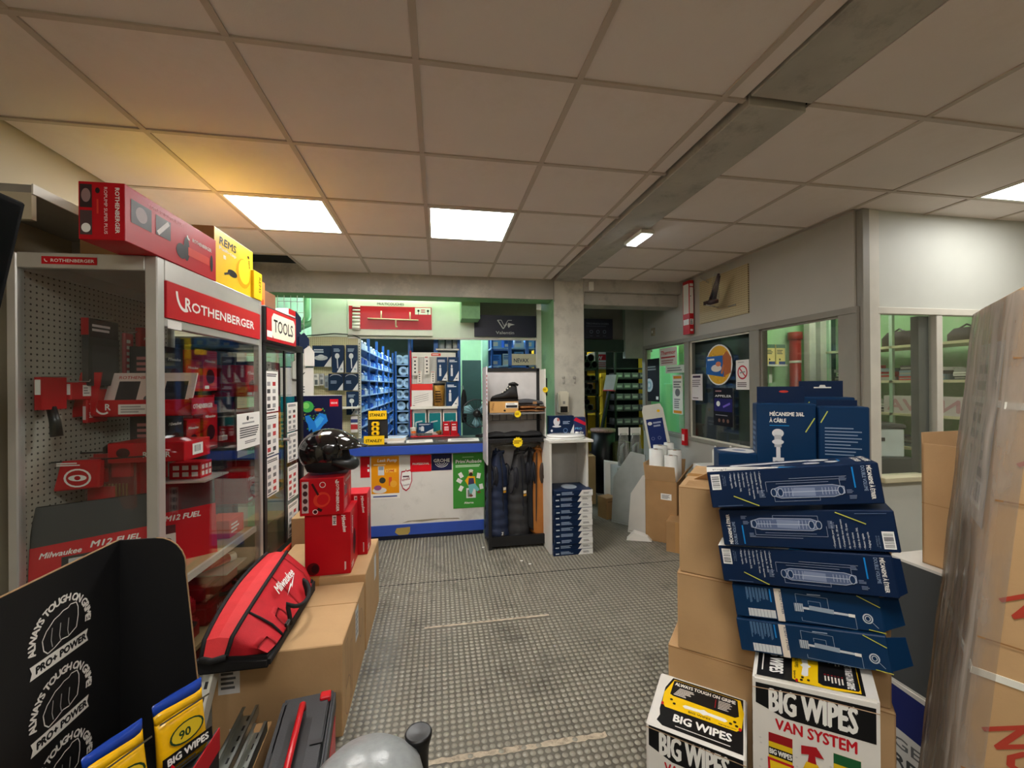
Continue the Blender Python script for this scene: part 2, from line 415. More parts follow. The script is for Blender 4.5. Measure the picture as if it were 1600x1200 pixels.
# ---- walls of the shop
wl = struct(bx('wall_left', -1.98, -1.82, -3.0, 4.43, 0, 3.0, cream_wall))
struct(bx('wall_left_store', -2.05, -1.9, 4.43, 10.6, 0, 3.1, green_wall))
struct(bx('wall_front', -1.98, 5.4, -3.15, -3.0, 0, 3.0, cream_wall))
struct(bx('wall_right_front', 4.6, 4.75, -3.0, 2.35, 0, 3.0, cream_wall))
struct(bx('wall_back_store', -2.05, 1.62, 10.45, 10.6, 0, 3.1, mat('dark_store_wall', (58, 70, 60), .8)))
struct(bx('wall_back_passage', 1.62, 5.4, 9.2, 9.35, 0, 3.1, yellow_wall))
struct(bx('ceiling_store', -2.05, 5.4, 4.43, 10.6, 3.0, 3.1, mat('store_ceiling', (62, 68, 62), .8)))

# ---- suspended ceiling: every tile a piece, tee bars between
ceil = struct(bx('ceiling', -1.98, 5.0, -3.0, 4.43, 2.76, 2.9, dark_m))
cz = (1.51, .715, 2.76)
_tile_me = {}
def ctile(x0, x1, y0, y1):
    w, d = round(x1-x0, 3), round(y1-y0, 3)
    if w < .04 or d < .04: return
    k = (w, d)
    if k not in _tile_me:
        mb = MB(); g = .010; mb.box(-w/2+g, w/2-g, -d/2+g, d/2-g, 0, .014); t = mb.build('ceiling_tile', tile_m, bevel=.0015); _tile_me[k] = t.data; bpy.data.objects.remove(t)
    o = bpy.data.objects.new('ceiling_tile', _tile_me[k]); C.objects.link(o); o.parent = ceil
    o.location = ((x0+x1)/2-cz[0], (y0+y1)/2-cz[1], CEIL+.004+random.uniform(-.0012, .0012)-cz[2])
def tee(x0, x1, y0, y1):
    mb = MB(); mb.box(x0-cz[0], x1-cz[0], y0-cz[1], y1-cz[1], CEIL-.002-(.0006 if x1-x0 > y1-y0 else 0)-cz[2], CEIL+.012-cz[2]); mb.build('tee_bar', tbar, ceil)
xs_l = [-1.82] + [-1.269+.6*k for k in range(5)] + [1.228]
ys_l = [1.504+.6*k for k in range(-7, 5)] + [4.43]
xs_r = [1.507, 2.088, 2.688, 3.288, 3.888, 4.488]
ys_r = [1.477+.6*k for k in range(-7, 5)] + [4.35]
LIGHTS = {(0, 9), (2, 9)}                        # the two lit panels straight ahead, by cell
light_cells = [(-1.269, 2.704), (-.069, 2.704), (3.288, 1.477), (-.069, -.296), (2.688, -.323), (-1.269, -1.496)]
def is_light(x, y): return any(abs(x-a) < .05 and abs(y-b) < .05 for a, b in light_cells)
for i in range(len(xs_l)-1):
    for j in range(len(ys_l)-1):
        x0, x1, y0, y1 = xs_l[i], xs_l[i+1], ys_l[j], ys_l[j+1]
        if is_light(x0, y0): continue
        if i == 0 and y0 > 3.85: continue            # the missing tile in the corner
        ctile(x0, x1, y0, y1)
for i in range(len(xs_r)-1):
    for j in range(len(ys_r)-1):
        x0, x1, y0, y1 = xs_r[i], xs_r[i+1], ys_r[j], ys_r[j+1]
        if is_light(x0, y0): continue
        if y0 > 2.3 and x0 > 2.6: continue
        if y0 < 2.35 < y1 and x0 > 2.6: y1 = 2.35
        ctile(x0, min(x1, 4.6), y0, y1)
for x in xs_l[1:6]: tee(x-.012, x+.012, -2.7, 4.43)
for x in xs_r[1:2]: tee(x-.012, x+.012, -2.7, 4.35)
for x in xs_r[2:]: tee(x-.012, x+.012, -2.7, 2.35 if x > 2.7 else 4.35)
for y in ys_l[:-1]: tee(-1.82, 1.228, y-.011, y+.011)
for y in ys_r[:-1]: tee(1.507, 2.70 if y > 2.35 else 4.6, y-.011, y+.011)
tee(2.69, 2.73, 2.35, 4.35)
# ---- the concrete beams and the column
b1 = struct(bx('ceiling_beam', 1.228, 1.507, -3.0, 1.470, CEIL-.004, 2.85, conc, bevel=.004))
b2 = struct(bx('ceiling_beam', 1.24, 1.507, 1.492, 4.43, CEIL-.022, 2.85, conc, bevel=.004))
mb = MB()
mb.box(-1.82, 1.25, 4.43, 4.46, 2.475, 3.0); mb.cur = 1; mb.box(-1.82, 1.25, 4.46, 4.70, 2.475, 3.0)
struct(mb.build('cross_beam', [conc_peel, green_conc]))
mb = MB(); mb.box(1.57, 2.73, 4.36, 4.62, 2.56, 2.76); mb.box(1.57, 2.73, 4.42, 4.66, 2.425, 2.56)
struct(mb.build('cross_beam', [conc], bevel=.006))
mb = MB(); mb.box(1.245, 1.575, 4.385, 4.42, 0, 3.0); mb.cur = 1; mb.box(1.245, 1.575, 4.42, 4.98, 0, 3.0)
colm = struct(mb.build('column', [conc_col, green_conc]))
for x in (1.335, 1.46):                              # two old hooks plastered over on the column
    mb = MB(); mb.smooth = True; mb.lathe([(.001, 0), (.016, .002), (.018, .008), (.008, .014), (.001, .015)], 12, Matrix.Translation((x, 4.385, 1.62)) @ Matrix.Rotation(PI/2, 4, 'X'))
    mb.tube([(x, 4.375, 1.60), (x+.004, 4.368, 1.575), (x, 4.372, 1.555)], .008, 6); mb.build('old_hook', conc, colm)
mb = MB(); mb.tube([(1.235, 4.375, 2.68), (1.235, 4.375, 2.47), (1.24, 4.378, 2.44)], .006, 6); mb.tube([(1.585, 4.375, 2.685), (1.583, 4.375, 2.5)], .005, 6); mb.build('cable', grey_pt, colm)
mb = MB(); mb.box(1.625, 1.675, 4.33, 4.362, 2.57, 2.66); struct(mb.build('junction_box', white_pt, bevel=.004))
haunch = struct(bx('beam_haunch', .26, .47, 4.70, 5.9, 2.29, 3.0, green_conc, bevel=.004))
struct(bx('soffit_board', .47, 1.19, 5.0, 5.04, 2.38, 2.62, mat('soffit_grey', (120, 120, 112), .7)))
# ---- fascia boards over the store opening, joined edge to edge
fas = struct(bx('fascia', -1.40, 1.19, 5.03, 5.06, 2.10, 2.62, fascia_m))
for x0, x1 in ((-1.385, -1.008), (-.063, .26), (.26, 1.188)):
    z1 = 2.55 if x1 < .3 else 2.38
    bx('fascia_board', x0+.105, x1+.105, -.045+.0, -.018, .005, z1-2.1, fascia_m, fas, bevel=.002)
fas_strip = bx('fascia_edge_strip', -1.0+.105, 1.19+.105, -.05, -.012, -.012, .008, office_fr, fas)
struct(bx('trim_1', 1.188, 1.248, 4.985, 5.05, 0, 2.46, white_pt, bevel=.003))
# ---- passage to the right of the column
pw = struct(bx('wall_passage_head', 1.57, 2.9, 5.34, 5.40, 1.98, 3.0, mat('passage_grey', (112, 110, 102), .7)))
struct(bx('trim_2', 1.575, 2.47, 5.31, 5.345, 1.98, 2.14, dk_green))
struct(bx('trim_3', 2.47, 2.80, 5.26, 5.34, 1.89, 3.0, mat('bulkhead_grey_green', (150, 156, 144), .6)))
# ---- right partition (plane x = 2.73), glazed bays
PX = 2.73
wr = struct(bx('wall_right', PX, PX+.06, 2.35, 5.28, 2.045, CEIL+.06, part_m))
struct(bx('wall_right_low', PX, PX+.06, 2.35, 5.28, 0, .94, part_m))
def pframe(n, y0, y1, z0, z1): return struct(bx('trim_%d' % n, PX-.012, PX+.072, y0, y1, z0, z1, part_fr, bevel=.003))
pframe(4, 2.33, 5.28, 2.005, 2.05); pframe(5, 2.33, 5.28, .92, .96)
for i, (a, b) in enumerate(((2.33, 2.46), (3.185, 3.30), (4.215, 4.30), (5.20, 5.28))): pframe(6+i, a, b, .96, 2.005)
bead = mat('white_glazing_bead', (218, 216, 200), .5, var=.08)
def bay(n, y0, y1, beads=True):
    w = struct(bx('window_%d' % n, PX+.025, PX+.031, y0, y1, .96, 2.005, glass))
    mb = MB(); cy_ = (y0+y1)/2
    for a, b, c, d in ((y0, y0+.014, .96, 2.005), (y1-.014, y1, .96, 2.005), (y0, y1, 1.991, 2.005), (y0, y1, .96, .974)): mb.box(-.018, -.004, a-cy_, b-cy_, c-.96, d-.96)
    mb.build('glazing_bead', bead if beads else part_fr, w); return w
win_a = bay(1, 4.30, 5.20, False); win_b = bay(2, 3.30, 4.215); win_c = bay(3, 2.46, 3.185, False)
# rooms behind the partition
struct(bx('wall_office_lobby', 3.25, 3.31, 3.9, 6.27, 0, 2.7, mat('bright_green_wall', (140, 224, 140), .7, var=.06, scale=2)))
struct(bx('wall_office_dark', 2.83, 2.86, 3.25, 4.28, 0, 2.7, mat('dark_grey_board', (64, 68, 66), .5, var=.12)))
struct(bx('wall_office_back', 2.9, 5.2, 4.6, 4.7, 0, 2.75, green_wall))
struct(bx('wall_office_right', 4.95, 5.05, 2.35, 4.6, 0, 2.75, green_wall))
struct(bx('ceiling_office', 2.79, 5.05, 2.4, 4.7, 2.72, 2.8, white_pt))
# ---- office front (plane y = 2.35)
struct(bx('wall_office_front', 2.885, 4.6, 2.33, 2.39, 2.045, CEIL+.06, office_white))
struct(bx('wall_office_front_low', 2.885, 4.6, 2.33, 2.39, 0, .88, office_white))
mb = MB(); mb.box(2.745, 2.80, 2.305, 2.40, 0, CEIL); struct(mb.build('trim_10', part_fr, bevel=.003))
mb = MB(); mb.box(2.80, 2.875, 2.31, 2.40, 0, CEIL); struct(mb.build('trim_11', office_fr, bevel=.004))
mb = MB(); mb.box(2.875, 2.895, 2.32, 2.36, 2.04, CEIL); mb.box(2.875, 4.6, 2.315, 2.36, 2.0, 2.045); struct(mb.build('trim_12', office_fr, bevel=.003))
mb = MB(); mb.box(2.875, 4.6, 2.28, 2.40, .88, .915); struct(mb.build('trim_13', mat('beige_sill', (200, 192, 160), .6), bevel=.004))
for k_, (a_, b_) in enumerate(((2.875, 2.90), (3.36, 3.412), (4.0, 4.06))): struct(bx('trim_%d' % (14, 16, 17)[k_], a_, b_, 2.32, 2.39, .915, 2.0, office_fr, bevel=.003))
mb = MB(); mb.box(3.275, 3.36, 2.37, 2.42, .915, 2.0); struct(mb.build('trim_15', mat('sliding_post_dark', (86, 90, 88), .5)))
struct(bx('window_4', 2.90, 3.36, 2.352, 2.358, .915, 2.0, glass)); struct(bx('window_5', 3.412, 4.0, 2.352, 2.358, .915, 2.0, glass))

# ================================================================== LIGHTS OF THE PLACE
lamp_white = glow('panel_light', (1, .975, .935), PANEL_W)
def ceiling_panel(x, y, label, gl=lamp_white):
    t = thing('ceiling_light', label, 'ceiling light', (x+.3, y+.3, CEIL-.004), group='square panel lights in the tile ceiling')
    mb = MB(); w = .288; i = .272
    for a, b, c, d in ((-w, w, -w, -i), (-w, w, i, w), (-w, -i, -i, i), (i, w, -i, i)): mb.box(a, b, c, d, 0, .016)
    mb.build('frame', white_pt, t)
    mb = MB(); mb.box(-i, i, -i, i, .004, .012); mb.build('diffuser', gl, t)
ceiling_panel(-1.269, 2.704, 'lit square ceiling panel above the left row of display cabinets')
ceiling_panel(-.069, 2.704, 'lit square ceiling panel in the middle, in front of the counter')
ceiling_panel(3.288, 1.477, 'lit square ceiling panel at the right edge, in front of the glazed office', glow('dim_panel_light', (1, .975, .935), PANEL_W*.42))
for (x, y), w in zip(light_cells[3:], ('in the middle', 'on the right', 'at the far left')): ceiling_panel(x, y, 'lit square ceiling panel behind the viewer, %s' % w)
t = thing('emergency_lamp', 'small bright rectangular lamp screwed to the grey ceiling beam', 'lamp', (1.50, 2.95, CEIL-.022))
mb = MB(); mb.box(-.055, .055, -.14, .14, -.03, 0); mb.build('housing', white_pt, t, bevel=.006)
mb = MB(); mb.box(-.035, .04, -.125, .125, -.038, -.03); mb.build('lens', glow('emergency_glow', (.86, .95, 1), 9), t, bevel=.003)
def tube_light(name, label, x, y, z, L, along, gl):
    t = thing(name, label, 'lamp', (x, y, z)); mb = MB(); h = L/2
    mb.box(*((-h, h, -.04, .04) if along == 'x' else (-.04, .04, -h, h)), .03, .08); mb.build('batten', white_pt, t)
    mb = MB(); mb.cyl(*(((-h, 0, 0.01), (h, 0, .01)) if along == 'x' else ((0, -h, .01), (0, h, .01))), .014, n=8); mb.build('tube', gl, t)
cold = glow('store_tube', (.70, .87, 1), STORE_W*8); warmw = glow('room_tube', (1, .96, .84), TUBE_W*5)
tube_light('fluorescent_tube', 'cold fluorescent tube over the blue shelving aisle', -.42, 7.3, 2.92, 2.2, 'y', cold)
tube_light('fluorescent_tube', 'fluorescent tube over the space behind the counter, hidden by the beam', -.5, 4.82, 2.92, 1.4, 'x', glow('counter_tube', (1, 1, .92), TUBE_W*2.6))
tube_light('fluorescent_tube', 'cold fluorescent tube over the rear shelves beyond the fan', .95, 7.0, 2.92, 1.4, 'y', cold)
tube_light('fluorescent_tube', 'warm fluorescent tube in the yellow passage', 2.6, 8.3, 2.92, 1.2, 'x', glow('passage_tube', (1, .93, .7), TUBE_W*5))
tube_light('fluorescent_tube', 'fluorescent tube on the office ceiling', 3.9, 3.5, 2.64, 1.2, 'x', glow('office_tube', (1, 1, .92), TUBE_W*2.6))
tube_light('fluorescent_tube', 'fluorescent tube in the green lobby behind the glass', 3.02, 4.75, 2.6, .9, 'y', glow('lobby_tube', (1, 1, .92), TUBE_W*3))
# ================================================================== LEFT: DISPLAY CABINETS
def peg_mat(name, rgb, plane='yz', pitch=.025, hole=.17, hole_rgb=(40, 36, 32)):
    if name in _mats: return _mats[name]
    m = mat(name, rgb, .6, var=0); nt = m.node_tree; N = nt.nodes.new; L = nt.links.new
    tc = N('ShaderNodeTexCoord'); sp = N('ShaderNodeSeparateXYZ'); L(tc.outputs['Object'], sp.inputs[0])
    sq = []
    for ax in plane:
        d = N('ShaderNodeMath'); d.operation = 'DIVIDE'; d.inputs[1].default_value = pitch; L(sp.outputs['XYZ'.index(ax.upper())], d.inputs[0])
        fr = N('ShaderNodeMath'); fr.operation = 'FRACT'; L(d.outputs[0], fr.inputs[0])
        su = N('ShaderNodeMath'); su.operation = 'SUBTRACT'; su.inputs[1].default_value = .5; L(fr.outputs[0], su.inputs[0])
        mu = N('ShaderNodeMath'); mu.operation = 'MULTIPLY'; L(su.outputs[0], mu.inputs[0]); L(su.outputs[0], mu.inputs[1]); sq.append(mu)
    ad = N('ShaderNodeMath'); L(sq[0].outputs[0], ad.inputs[0]); L(sq[1].outputs[0], ad.inputs[1])
    lt = N('ShaderNodeMath'); lt.operation = 'LESS_THAN'; lt.inputs[1].default_value = hole*hole; L(ad.outputs[0], lt.inputs[0])
    mx = N('ShaderNodeMixRGB'); mx.inputs[1].default_value = (*lin(rgb), 1); mx.inputs[2].default_value = (*lin(hole_rgb), 1)
    L(lt.outputs[0], mx.inputs[0]); L(mx.outputs[0], nt.nodes['Principled BSDF'].inputs['Base Color']); return m
peg_grey = peg_mat('perforated_grey_panel', (178, 172, 160))
peg_cream = peg_mat('perforated_cream_panel', (212, 204, 164), 'xz', .02, .2, (150, 140, 100))
peg_tan = peg_mat('perforated_tan_panel', (190, 174, 136), 'yz', .02, .2, (110, 96, 70))

def arc_logo(P, cu, cv, r, c, w):
    """the sickle stroke in front of the word"""
    P.ring(cu, cv, r, r*1.15, w, c, 16, PI*1.0, PI*1.72)
def roth_word(P, u, v, size, c, fit, shear=.0, rot=0):
    P.text('ROTHENBERGER', u, v, size, c, bold=.025, fit=fit, rot=rot)
def mil_word(P, u, v, size, c, fit, rot=0, bolt=True):
    P.text('Milwaukee', u, v, size, c, bold=.03, shear=.28, fit=fit, rot=rot)
    if bolt:
        cr, sr = math.cos(rot), math.sin(rot); q = lambda a, b: (u+a*fit*cr-b*fit*sr, v+a*fit*sr+b*fit*cr)
        P.poly([q(.18, -.17), q(.62, -.045), q(.57, -.09), q(1.02, .02), q(.52, -.15), q(.57, -.10)], c)

CR = (0, 0, -.032)
cab = thing('display_cabinet', 'tall aluminium and glass display cabinet with red name sign on top', 'cabinet', (-1.10, 1.889, 0), CR)
D1, W1, H1 = -.52, .93, 2.075
for (x, y, w) in ((-.045, 0, .045), (-.035, W1-.035, .035), (D1, 0, .035), (D1, W1-.035, .035)): bx('corner_post', x, x+w, y, y+w, 0, H1, alu, cab, bevel=.004)
for a, b in ((1.99, H1), (1.80, 1.835)): bx('sign_rail', -.04, 0, .045, W1-.035, a, b, alu, cab, bevel=.003)
for a in ((D1+.035, -.045, .0, .03), (D1+.035, -.045, W1-.03, W1), (D1, D1+.03, .035, W1-.035)): bx('top_rail', *a, 2.015, H1, alu, cab, bevel=.003)
bx('roof_panel', D1+.01, -.01, .01, W1-.01, H1-.012, H1-.002, alu, cab)
bx('back_panel', D1+.008, D1+.016, .02, W1-.02, .05, 2.02, peg_grey, cab)
bx('side_glass', D1+.035, -.045, .012, .018, .06, 2.015, glass, cab)
bx('side_glass', D1+.035, -.035, W1-.018, W1-.012, .06, 2.015, glass, cab)
sg = bx('name_sign', -.012, .006, .05, W1-.04, 1.838, 1.988, mat('red_sign_face', (200, 16, 32), .3, var=.02), cab)
P = Print(.84, .15); P.ring(.115, .125, .062, .085, .014, WHITE, 14, PI*1.02, PI*1.62); P.text('R', .112, .05, .078, WHITE, .03); P.text('OTHENBERGER', .16, .05, .062, WHITE, .03, fit=.60)
P.build('sign_lettering', sg, (.0092, -.42, 0), (0, 1, 0), (0, 0, 1))
for i, (a, b) in enumerate(((.046, .485), (.489, W1-.036))):
    d = bx('door', -.012, -.006, a, b, .06, 1.798, glass, cab)
    mb = MB(); mb.box(.0, .018, -.02 if i else -.02, .02, -.012, .012); kn = mb.build('handle', steel, d, (0, (.22-.012)*(1 if i == 0 else -1), 1.29-.06), bevel=.002)
P = Print(.30, .04); P.rect(0, 0, .19, .03, RED); P.text('ROTHENBERGER', .03, .009, .017, WHITE, .02, fit=.15); P.ring(.018, .02, .009, .012, .003, WHITE, 8, PI, PI*1.6)
P.build('rail_sticker', cab, (D1+.12, -.0005, 2.03), (1, 0, 0), (0, 0, 1))
P = Print(.1, .05); P.rect(0, 0, .09, .035, WHITE); P.build('price_tag', cab, (.0006, .06, 1.795), (0, 1, 0), (0, 0, 1))
oak = mat('pale_wood_shelf', (182, 156, 112), .6, var=.12, scale=14)
sh = bx('shelf', D1+.02, -.03, .03, W1-.03, .675, .70, oak, cab); bx('shelf_edge', .225, .24, -.43, .43, -.004, .028, office_fr, sh)
bx('shelf', D1+.02, -.05, .03, W1-.03, .30, .32, oak, cab)
bx('base_panel', D1+.01, -.02, .01, W1-.01, 0, .06, alu, cab)
gsh = pane_mat('shelf_glass', (.86, .93, .9))
bx('glass_shelf', D1+.03, -.16, .36, W1-.04, 1.20, 1.208, gsh, cab); bx('glass_shelf', D1+.03, -.16, .36, W1-.04, 1.52, 1.528, gsh, cab)
cab_m = Matrix.Translation(Vector((-1.10, 1.889, 0))) @ Euler(CR).to_matrix().to_4x4()
def incab(x, y, z): return cab_m @ Vector((x, y, z))
RZ = CR[2]
# ---- goods in the first cabinet (hung on the perforated panel or standing on the shelves)
def red_print(P, W, H, word='Milwaukee'):
    P.rect(0, 0, W, H, (176, 14, 26)); mil_word(P, W*.12, H*.68, W*.14, WHITE, W*.7, bolt=False)
    P.rect(W*.15, H*.12, W*.85, H*.5, (70, 12, 16)); P.ell(W*.5, H*.3, W*.22, H*.12, (140, 130, 125))
def hook(parent_loc, L=.14):
    pass
def hang_card(name, label, cat, w, h, d, loc, m, fn, hookL=.05, rot=RZ):
    """flat pack on a peg hook, face towards +x; origin at its lower edge"""
    t = thing(name, label, cat, loc, (0, 0, rot)); 
    mb = MB(); mb.box(-d/2, d/2, -w/2, w/2, 0, h); body = mb.build('card', m, t, bevel=min(.004, d*.3))
    P = Print(w, h); fn(P, w, h); P.build('print', t, (d/2, -w/2, 0), (0, 1, 0), (0, 0, 1))
    P = Print(w, h); fn(P, w, h); 
    mb = MB(); mb.tube([(-hookL, 0, h+.004), (d/2+.03, 0, h+.004), (d/2+.034, 0, h+.012)], .0025, 6); mb.build('peg_hook', steel, t)
    return t
def side_print(t, w, d, h, fn):
    P = Print(d, h); fn(P, d, h); P.build('side_print', t, (-d/2, -w/2, 0), (1, 0, 0), (0, 0, 1))
BK = D1+.016
def saw_pack(P, W, H):
    P.rect(0, H*.42, W, H, (150, 18, 28)); P.rect(W*.45, H*.68, W*.98, H*.92, WHITE); P.greek(W*.5, H*.72, W*.92, H*.88, 3, (90, 90, 90))
    P.ell(W*.45, H*.52, W*.38, H*.09, (92, 60, 58))
t = thing('hole_saw_pack', 'red carded tool with black grip, leftmost on the perforated cabinet panel', 'tool pack', incab(BK+.05, .10, 1.355), (0, 0, RZ))
mb = MB(); mb.box(-.012, .012, -.055, .055, .11, .24); mb.build('card', red_box, t)
P = Print(.11, .13); P.rect(.05, .05, .105, .12, WHITE); P.greek(.055, .07, .10, .11, 3, GREY); P.build('print', t, (-.012, .055, .11), (0, -1, 0), (0, 0, 1)); P = Print(.024, .13); P.rect(.002, .06, .022, .12, WHITE); P.build('print', t, (-.012, -.055, .11), (1, 0, 0), (0, 0, 1))
mb = MB(); mb.smooth = True; mb.tube([(0, .0, .12), (.01, .005, .06), (.02, .0, 0)], [.016, .018, .02], 10); mb.build('grip', black_pl, t)
mb = MB(); mb.tube([(-.05, 0, .242), (.08, 0, .242)], .003, 6); mb.build('peg_hook', steel, t)
def pouch_print(P, W, H): P.rect(W*.55, H*.2, W*.98, H*.85, WHITE); P.greek(W*.6, H*.3, W*.9, H*.75, 3, GREY)
t = hang_card('blade_pouch', 'small red pouch with white tag beside the black-gripped tool', 'tool pack', .10, .075, .03, incab(BK+.06, .21, 1.50), red_box, pouch_print); side_print(t, .10, .03, .075, lambda P, W, H: P.rect(W*.1, H*.3, W*.9, H*.9, WHITE))
def card_print(P, W, H): P.text('Milwaukee', W*.25, H*.15, W*.22, WHITE, .02, rot=PI/2, fit=H*.6); P.ell(W*.62, H*.55, W*.15, H*.1, (220, 200, 200)); P.ell(W*.62, H*.3, W*.12, H*.08, (90, 14, 18))
t = hang_card('bit_card', 'red carded bits with upright white lettering, below the small pouch', 'tool pack', .115, .15, .02, incab(BK+.06, .30, 1.395), red_box, card_print); side_print(t, .115, .02, .15, lambda P, W, H: P.rect(W*.2, H*.1, W*.8, H*.5, (220, 190, 190)))
def dark_pack(P, W, H): P.rect(0, 0, W, H*.72, (44, 46, 48)); P.greek(W*.1, H*.8, W*.8, H*.93, 2, (230, 220, 220)); P.rect(W*.1, H*.08, W*.9, H*.6, (60, 62, 64))
t = hang_card('saw_blade_pack', 'large red and dark blister pack hanging high in the glass cabinet', 'tool pack', .17, .30, .03, incab(BK+.07, .32, 1.56), mat('blister_dark', (52, 50, 52), .2), dark_pack)
side_print(t, .17, .03, .30, lambda P, W, H: (P.rect(0, H*.75, W, H, (170, 14, 26))))
t = hang_card('drill_bit_card', 'narrow pinkish red card hanging near the top of the glass cabinet', 'tool pack', .06, .26, .015, incab(BK+.07, .48, 1.56), mat('pink_card', (190, 70, 80), .5), lambda P, W, H: P.greek(W*.2, H*.2, W*.8, H*.9, 6, WHITE))
t = hang_card('grinder_disc_pack', 'red carded discs high in the corner of the glass cabinet', 'tool pack', .14, .20, .03, incab(BK+.07, .62, 1.66), red_box, red_print)
# case with clear lid
t = thing('organiser_case', 'red tool case with clear lid and black carry handle, hanging open to view', 'tool case', incab(-.34, .30, .995), (0, 0, RZ))
mb = MB(); mb.box(-.10, .10, -.05, .02, 0, .26); mb.build('case_body', mat('case_red', (158, 16, 28), .3), t, bevel=.014, seg=2)
mb = MB(); mb.box(-.095, .105, -.082, -.05, .01, .25); mb.build('clear_lid', pane_mat('case_lid', (.95, .85, .84), haze=.12, haze_rgb=(190, 140, 135)), t, bevel=.012, seg=2)
mb = MB(); mb.smooth = True; mb.tube([(-.05, -.02, .255), (-.05, -.02, .285), (-.03, -.02, .30), (.03, -.02, .30), (.05, -.02, .285), (.05, -.02, .255)], .009, 8); mb.build('carry_handle', black_pl, t)
mb = MB(); mb.box(-.085, -.015, -.07, -.052, .14, .20); mb.box(.01, .085, -.07, -.052, .16, .23); mb.box(-.085, .02, -.07, -.052, .05, .12); mb.build('bit_rows', red_pl, t)
mb = MB()
for i in range(7): mb.cyl((-.02+.014*i, -.062, .04), (-.02+.014*i, -.062, .13), .004, n=6)
mb.build('drill_bits', mat('brass_bits', (150, 120, 60), .4, metal=.6), t)
mb = MB(); mb.tube([(-.2, 0, .262), (.16, 0, .262)], .004, 6); mb.build('peg_hook', black_mt, t)
def round_logo(P, W, H): P.ell(W*.55, H*.42, W*.3, H*.3, WHITE); P.ell(W*.55, H*.42, W*.25, H*.25, (178, 14, 26)); P.ell(W*.55, H*.42, W*.2, H*.1, WHITE); P.ell(W*.55, H*.42, W*.07, H*.07, (178, 14, 26)); P.greek(W*.1, H*.8, W*.7, H*.93, 2, WHITE)
t = thing('disc_pouch', 'red pouch with a round white emblem hanging left of the clear-lid case', 'tool pack', incab(-.40, .155, 1.12), (0, 0, RZ))
mb = MB(); mb.prism([(-.085, 0), (.085, .01), (.09, .13), (-.055, .125)], -.016, .016); mb.build('pouch', red_box, t, bevel=.006)
P = Print(.17, .13); round_logo(P, .17, .13); P.build('print', t, (-.085, -.0162, 0), (1, 0, 0), (0, 0, 1))
mb = MB(); mb.tube([(-.10, .0, .12), (.25, 0, .135)], .0035, 6); mb.build('peg_hook', black_mt, t)
t = thing('socket_card', 'red and clear carded sockets hanging right of the clear-lid case', 'tool pack', incab(-.30, .50, 1.02), (0, 0, RZ))
mb = MB(); mb.box(-.03, .03, -.012, .0, 0, .24); mb.build('card', red_box, t); mb = MB(); mb.box(-.025, .025, -.03, -.012, .04, .12); mb.build('blister', pane_mat('blister_clear', (.9, .88, .88), haze=.2), t, bevel=.006)
P = Print(.06, .24); P.rect(.005, .0, .055, .02, WHITE); P.ell(.03, .15, .02, .012, WHITE); P.build('print', t, (-.03, -.012, 0), (1, 0, 0), (0, 0, 1))
mb = MB(); mb.tube([(-.15, -.005, .243), (.06, -.005, .243)], .0035, 6); mb.build('peg_hook', black_mt, t)
# two open display trays
def tray_sheet(P, W, H): P.rect(W*.03, H*.1, W*.97, H*.95, (232, 206, 196)); P.rect(W*.12, H*.2, W*.36, H*.75, (50, 48, 52)); P.rect(W*.66, H*.2, W*.92, H*.75, (50, 48, 52)); P.text('ROTHENBERGER', W*.1, H*.82, H*.12, RED, .02, fit=W*.5); P.ell(W*.5, H*.25, W*.06, H*.1, (90, 90, 90))
t = thing('pipe_cutter_tray', 'red counter tray with a picture card, upper of two in the glass cabinet', 'display tray', incab(-.28, .28, 1.42), (0, 0, RZ))
mb = MB(); mb.box(-.17, .25, -.01, 0, 0, .075); mb.box(-.17, .25, .17, .18, 0, .09); mb.box(-.17, .25, -.01, .18, 0, .006); mb.box(-.17, -.16, -.01, .18, 0, .1); mb.box(.24, .25, -.01, .18, 0, .08); mb.build('tray', red_box, t)
P = Print(.42, .075); P.ring(.06, .05, .035, .04, .008, WHITE, 12, PI, PI*1.7); P.text('R', .065, .03, .04, WHITE, .03); P.rect(.12, .01, .24, .055, (225, 218, 212)); P.greek(.13, .015, .23, .05, 3, (160, 150, 150)); P.build('tray_print', t, (-.17, -.0102, 0), (1, 0, 0), (0, 0, 1))
P = Print(.19, .075); P.text('OTHENBERGER', .012, .03, .03, WHITE, .025, fit=.16); P.build('tray_print', t, (.2502, -.01, 0), (0, 1, 0), (0, 0, 1))
mb = MB(); mb.box(-.15, .22, .02, .028, .05, .22, Matrix.Rotation(-.35, 4, 'X')); cd = mb.build('picture_card', mat('peach_card', (232, 206, 196), .5), t)
P = Print(.37, .17); tray_sheet(P, .37, .17); P.build('card_print', cd, Matrix.Rotation(-.35, 3, 'X') @ Vector((-.15, .0198, .05)), (1, 0, 0), Matrix.Rotation(-.35, 3, 'X') @ Vector((0, 0, 1)))
mb = MB(); mb.prism([(-.23, 0), (-.14, .01), (-.11, .2), (-.19, .2)], -.02, -.012); lf = mb.build('leaflet', red_box, t)
mb = MB(); mb.box(-.2, -.17, .05, .06, .0, .006); mb.tube([(-.24, .08, -.004), (.2, .08, -.004)], .004, 6); mb.build('bracket', black_mt, t)
def lower_tray(P, W, H): P.ell(W*.2, H*.5, W*.09, H*.25, (60, 14, 18)); P.text('R', W*.45, H*.25, H*.4, WHITE, .02); P.greek(W*.55, H*.2, W*.62, H*.8, 3, WHITE); P.text('R', W*.75, H*.25, H*.4, WHITE, .02)
t = pbox('flaring_kit_box', 'low red box with a white tag, lower of two in the glass cabinet', 'box', .30, .20, .085, incab(-.16, .28, 1.225), RZ, red_box, {'front': lower_tray, 'right': lambda P, W, H: (P.rect(W*.3, H*.2, W*.7, H*.8, WHITE), P.barcode(W*.35, H*.25, W*.65, H*.75))})
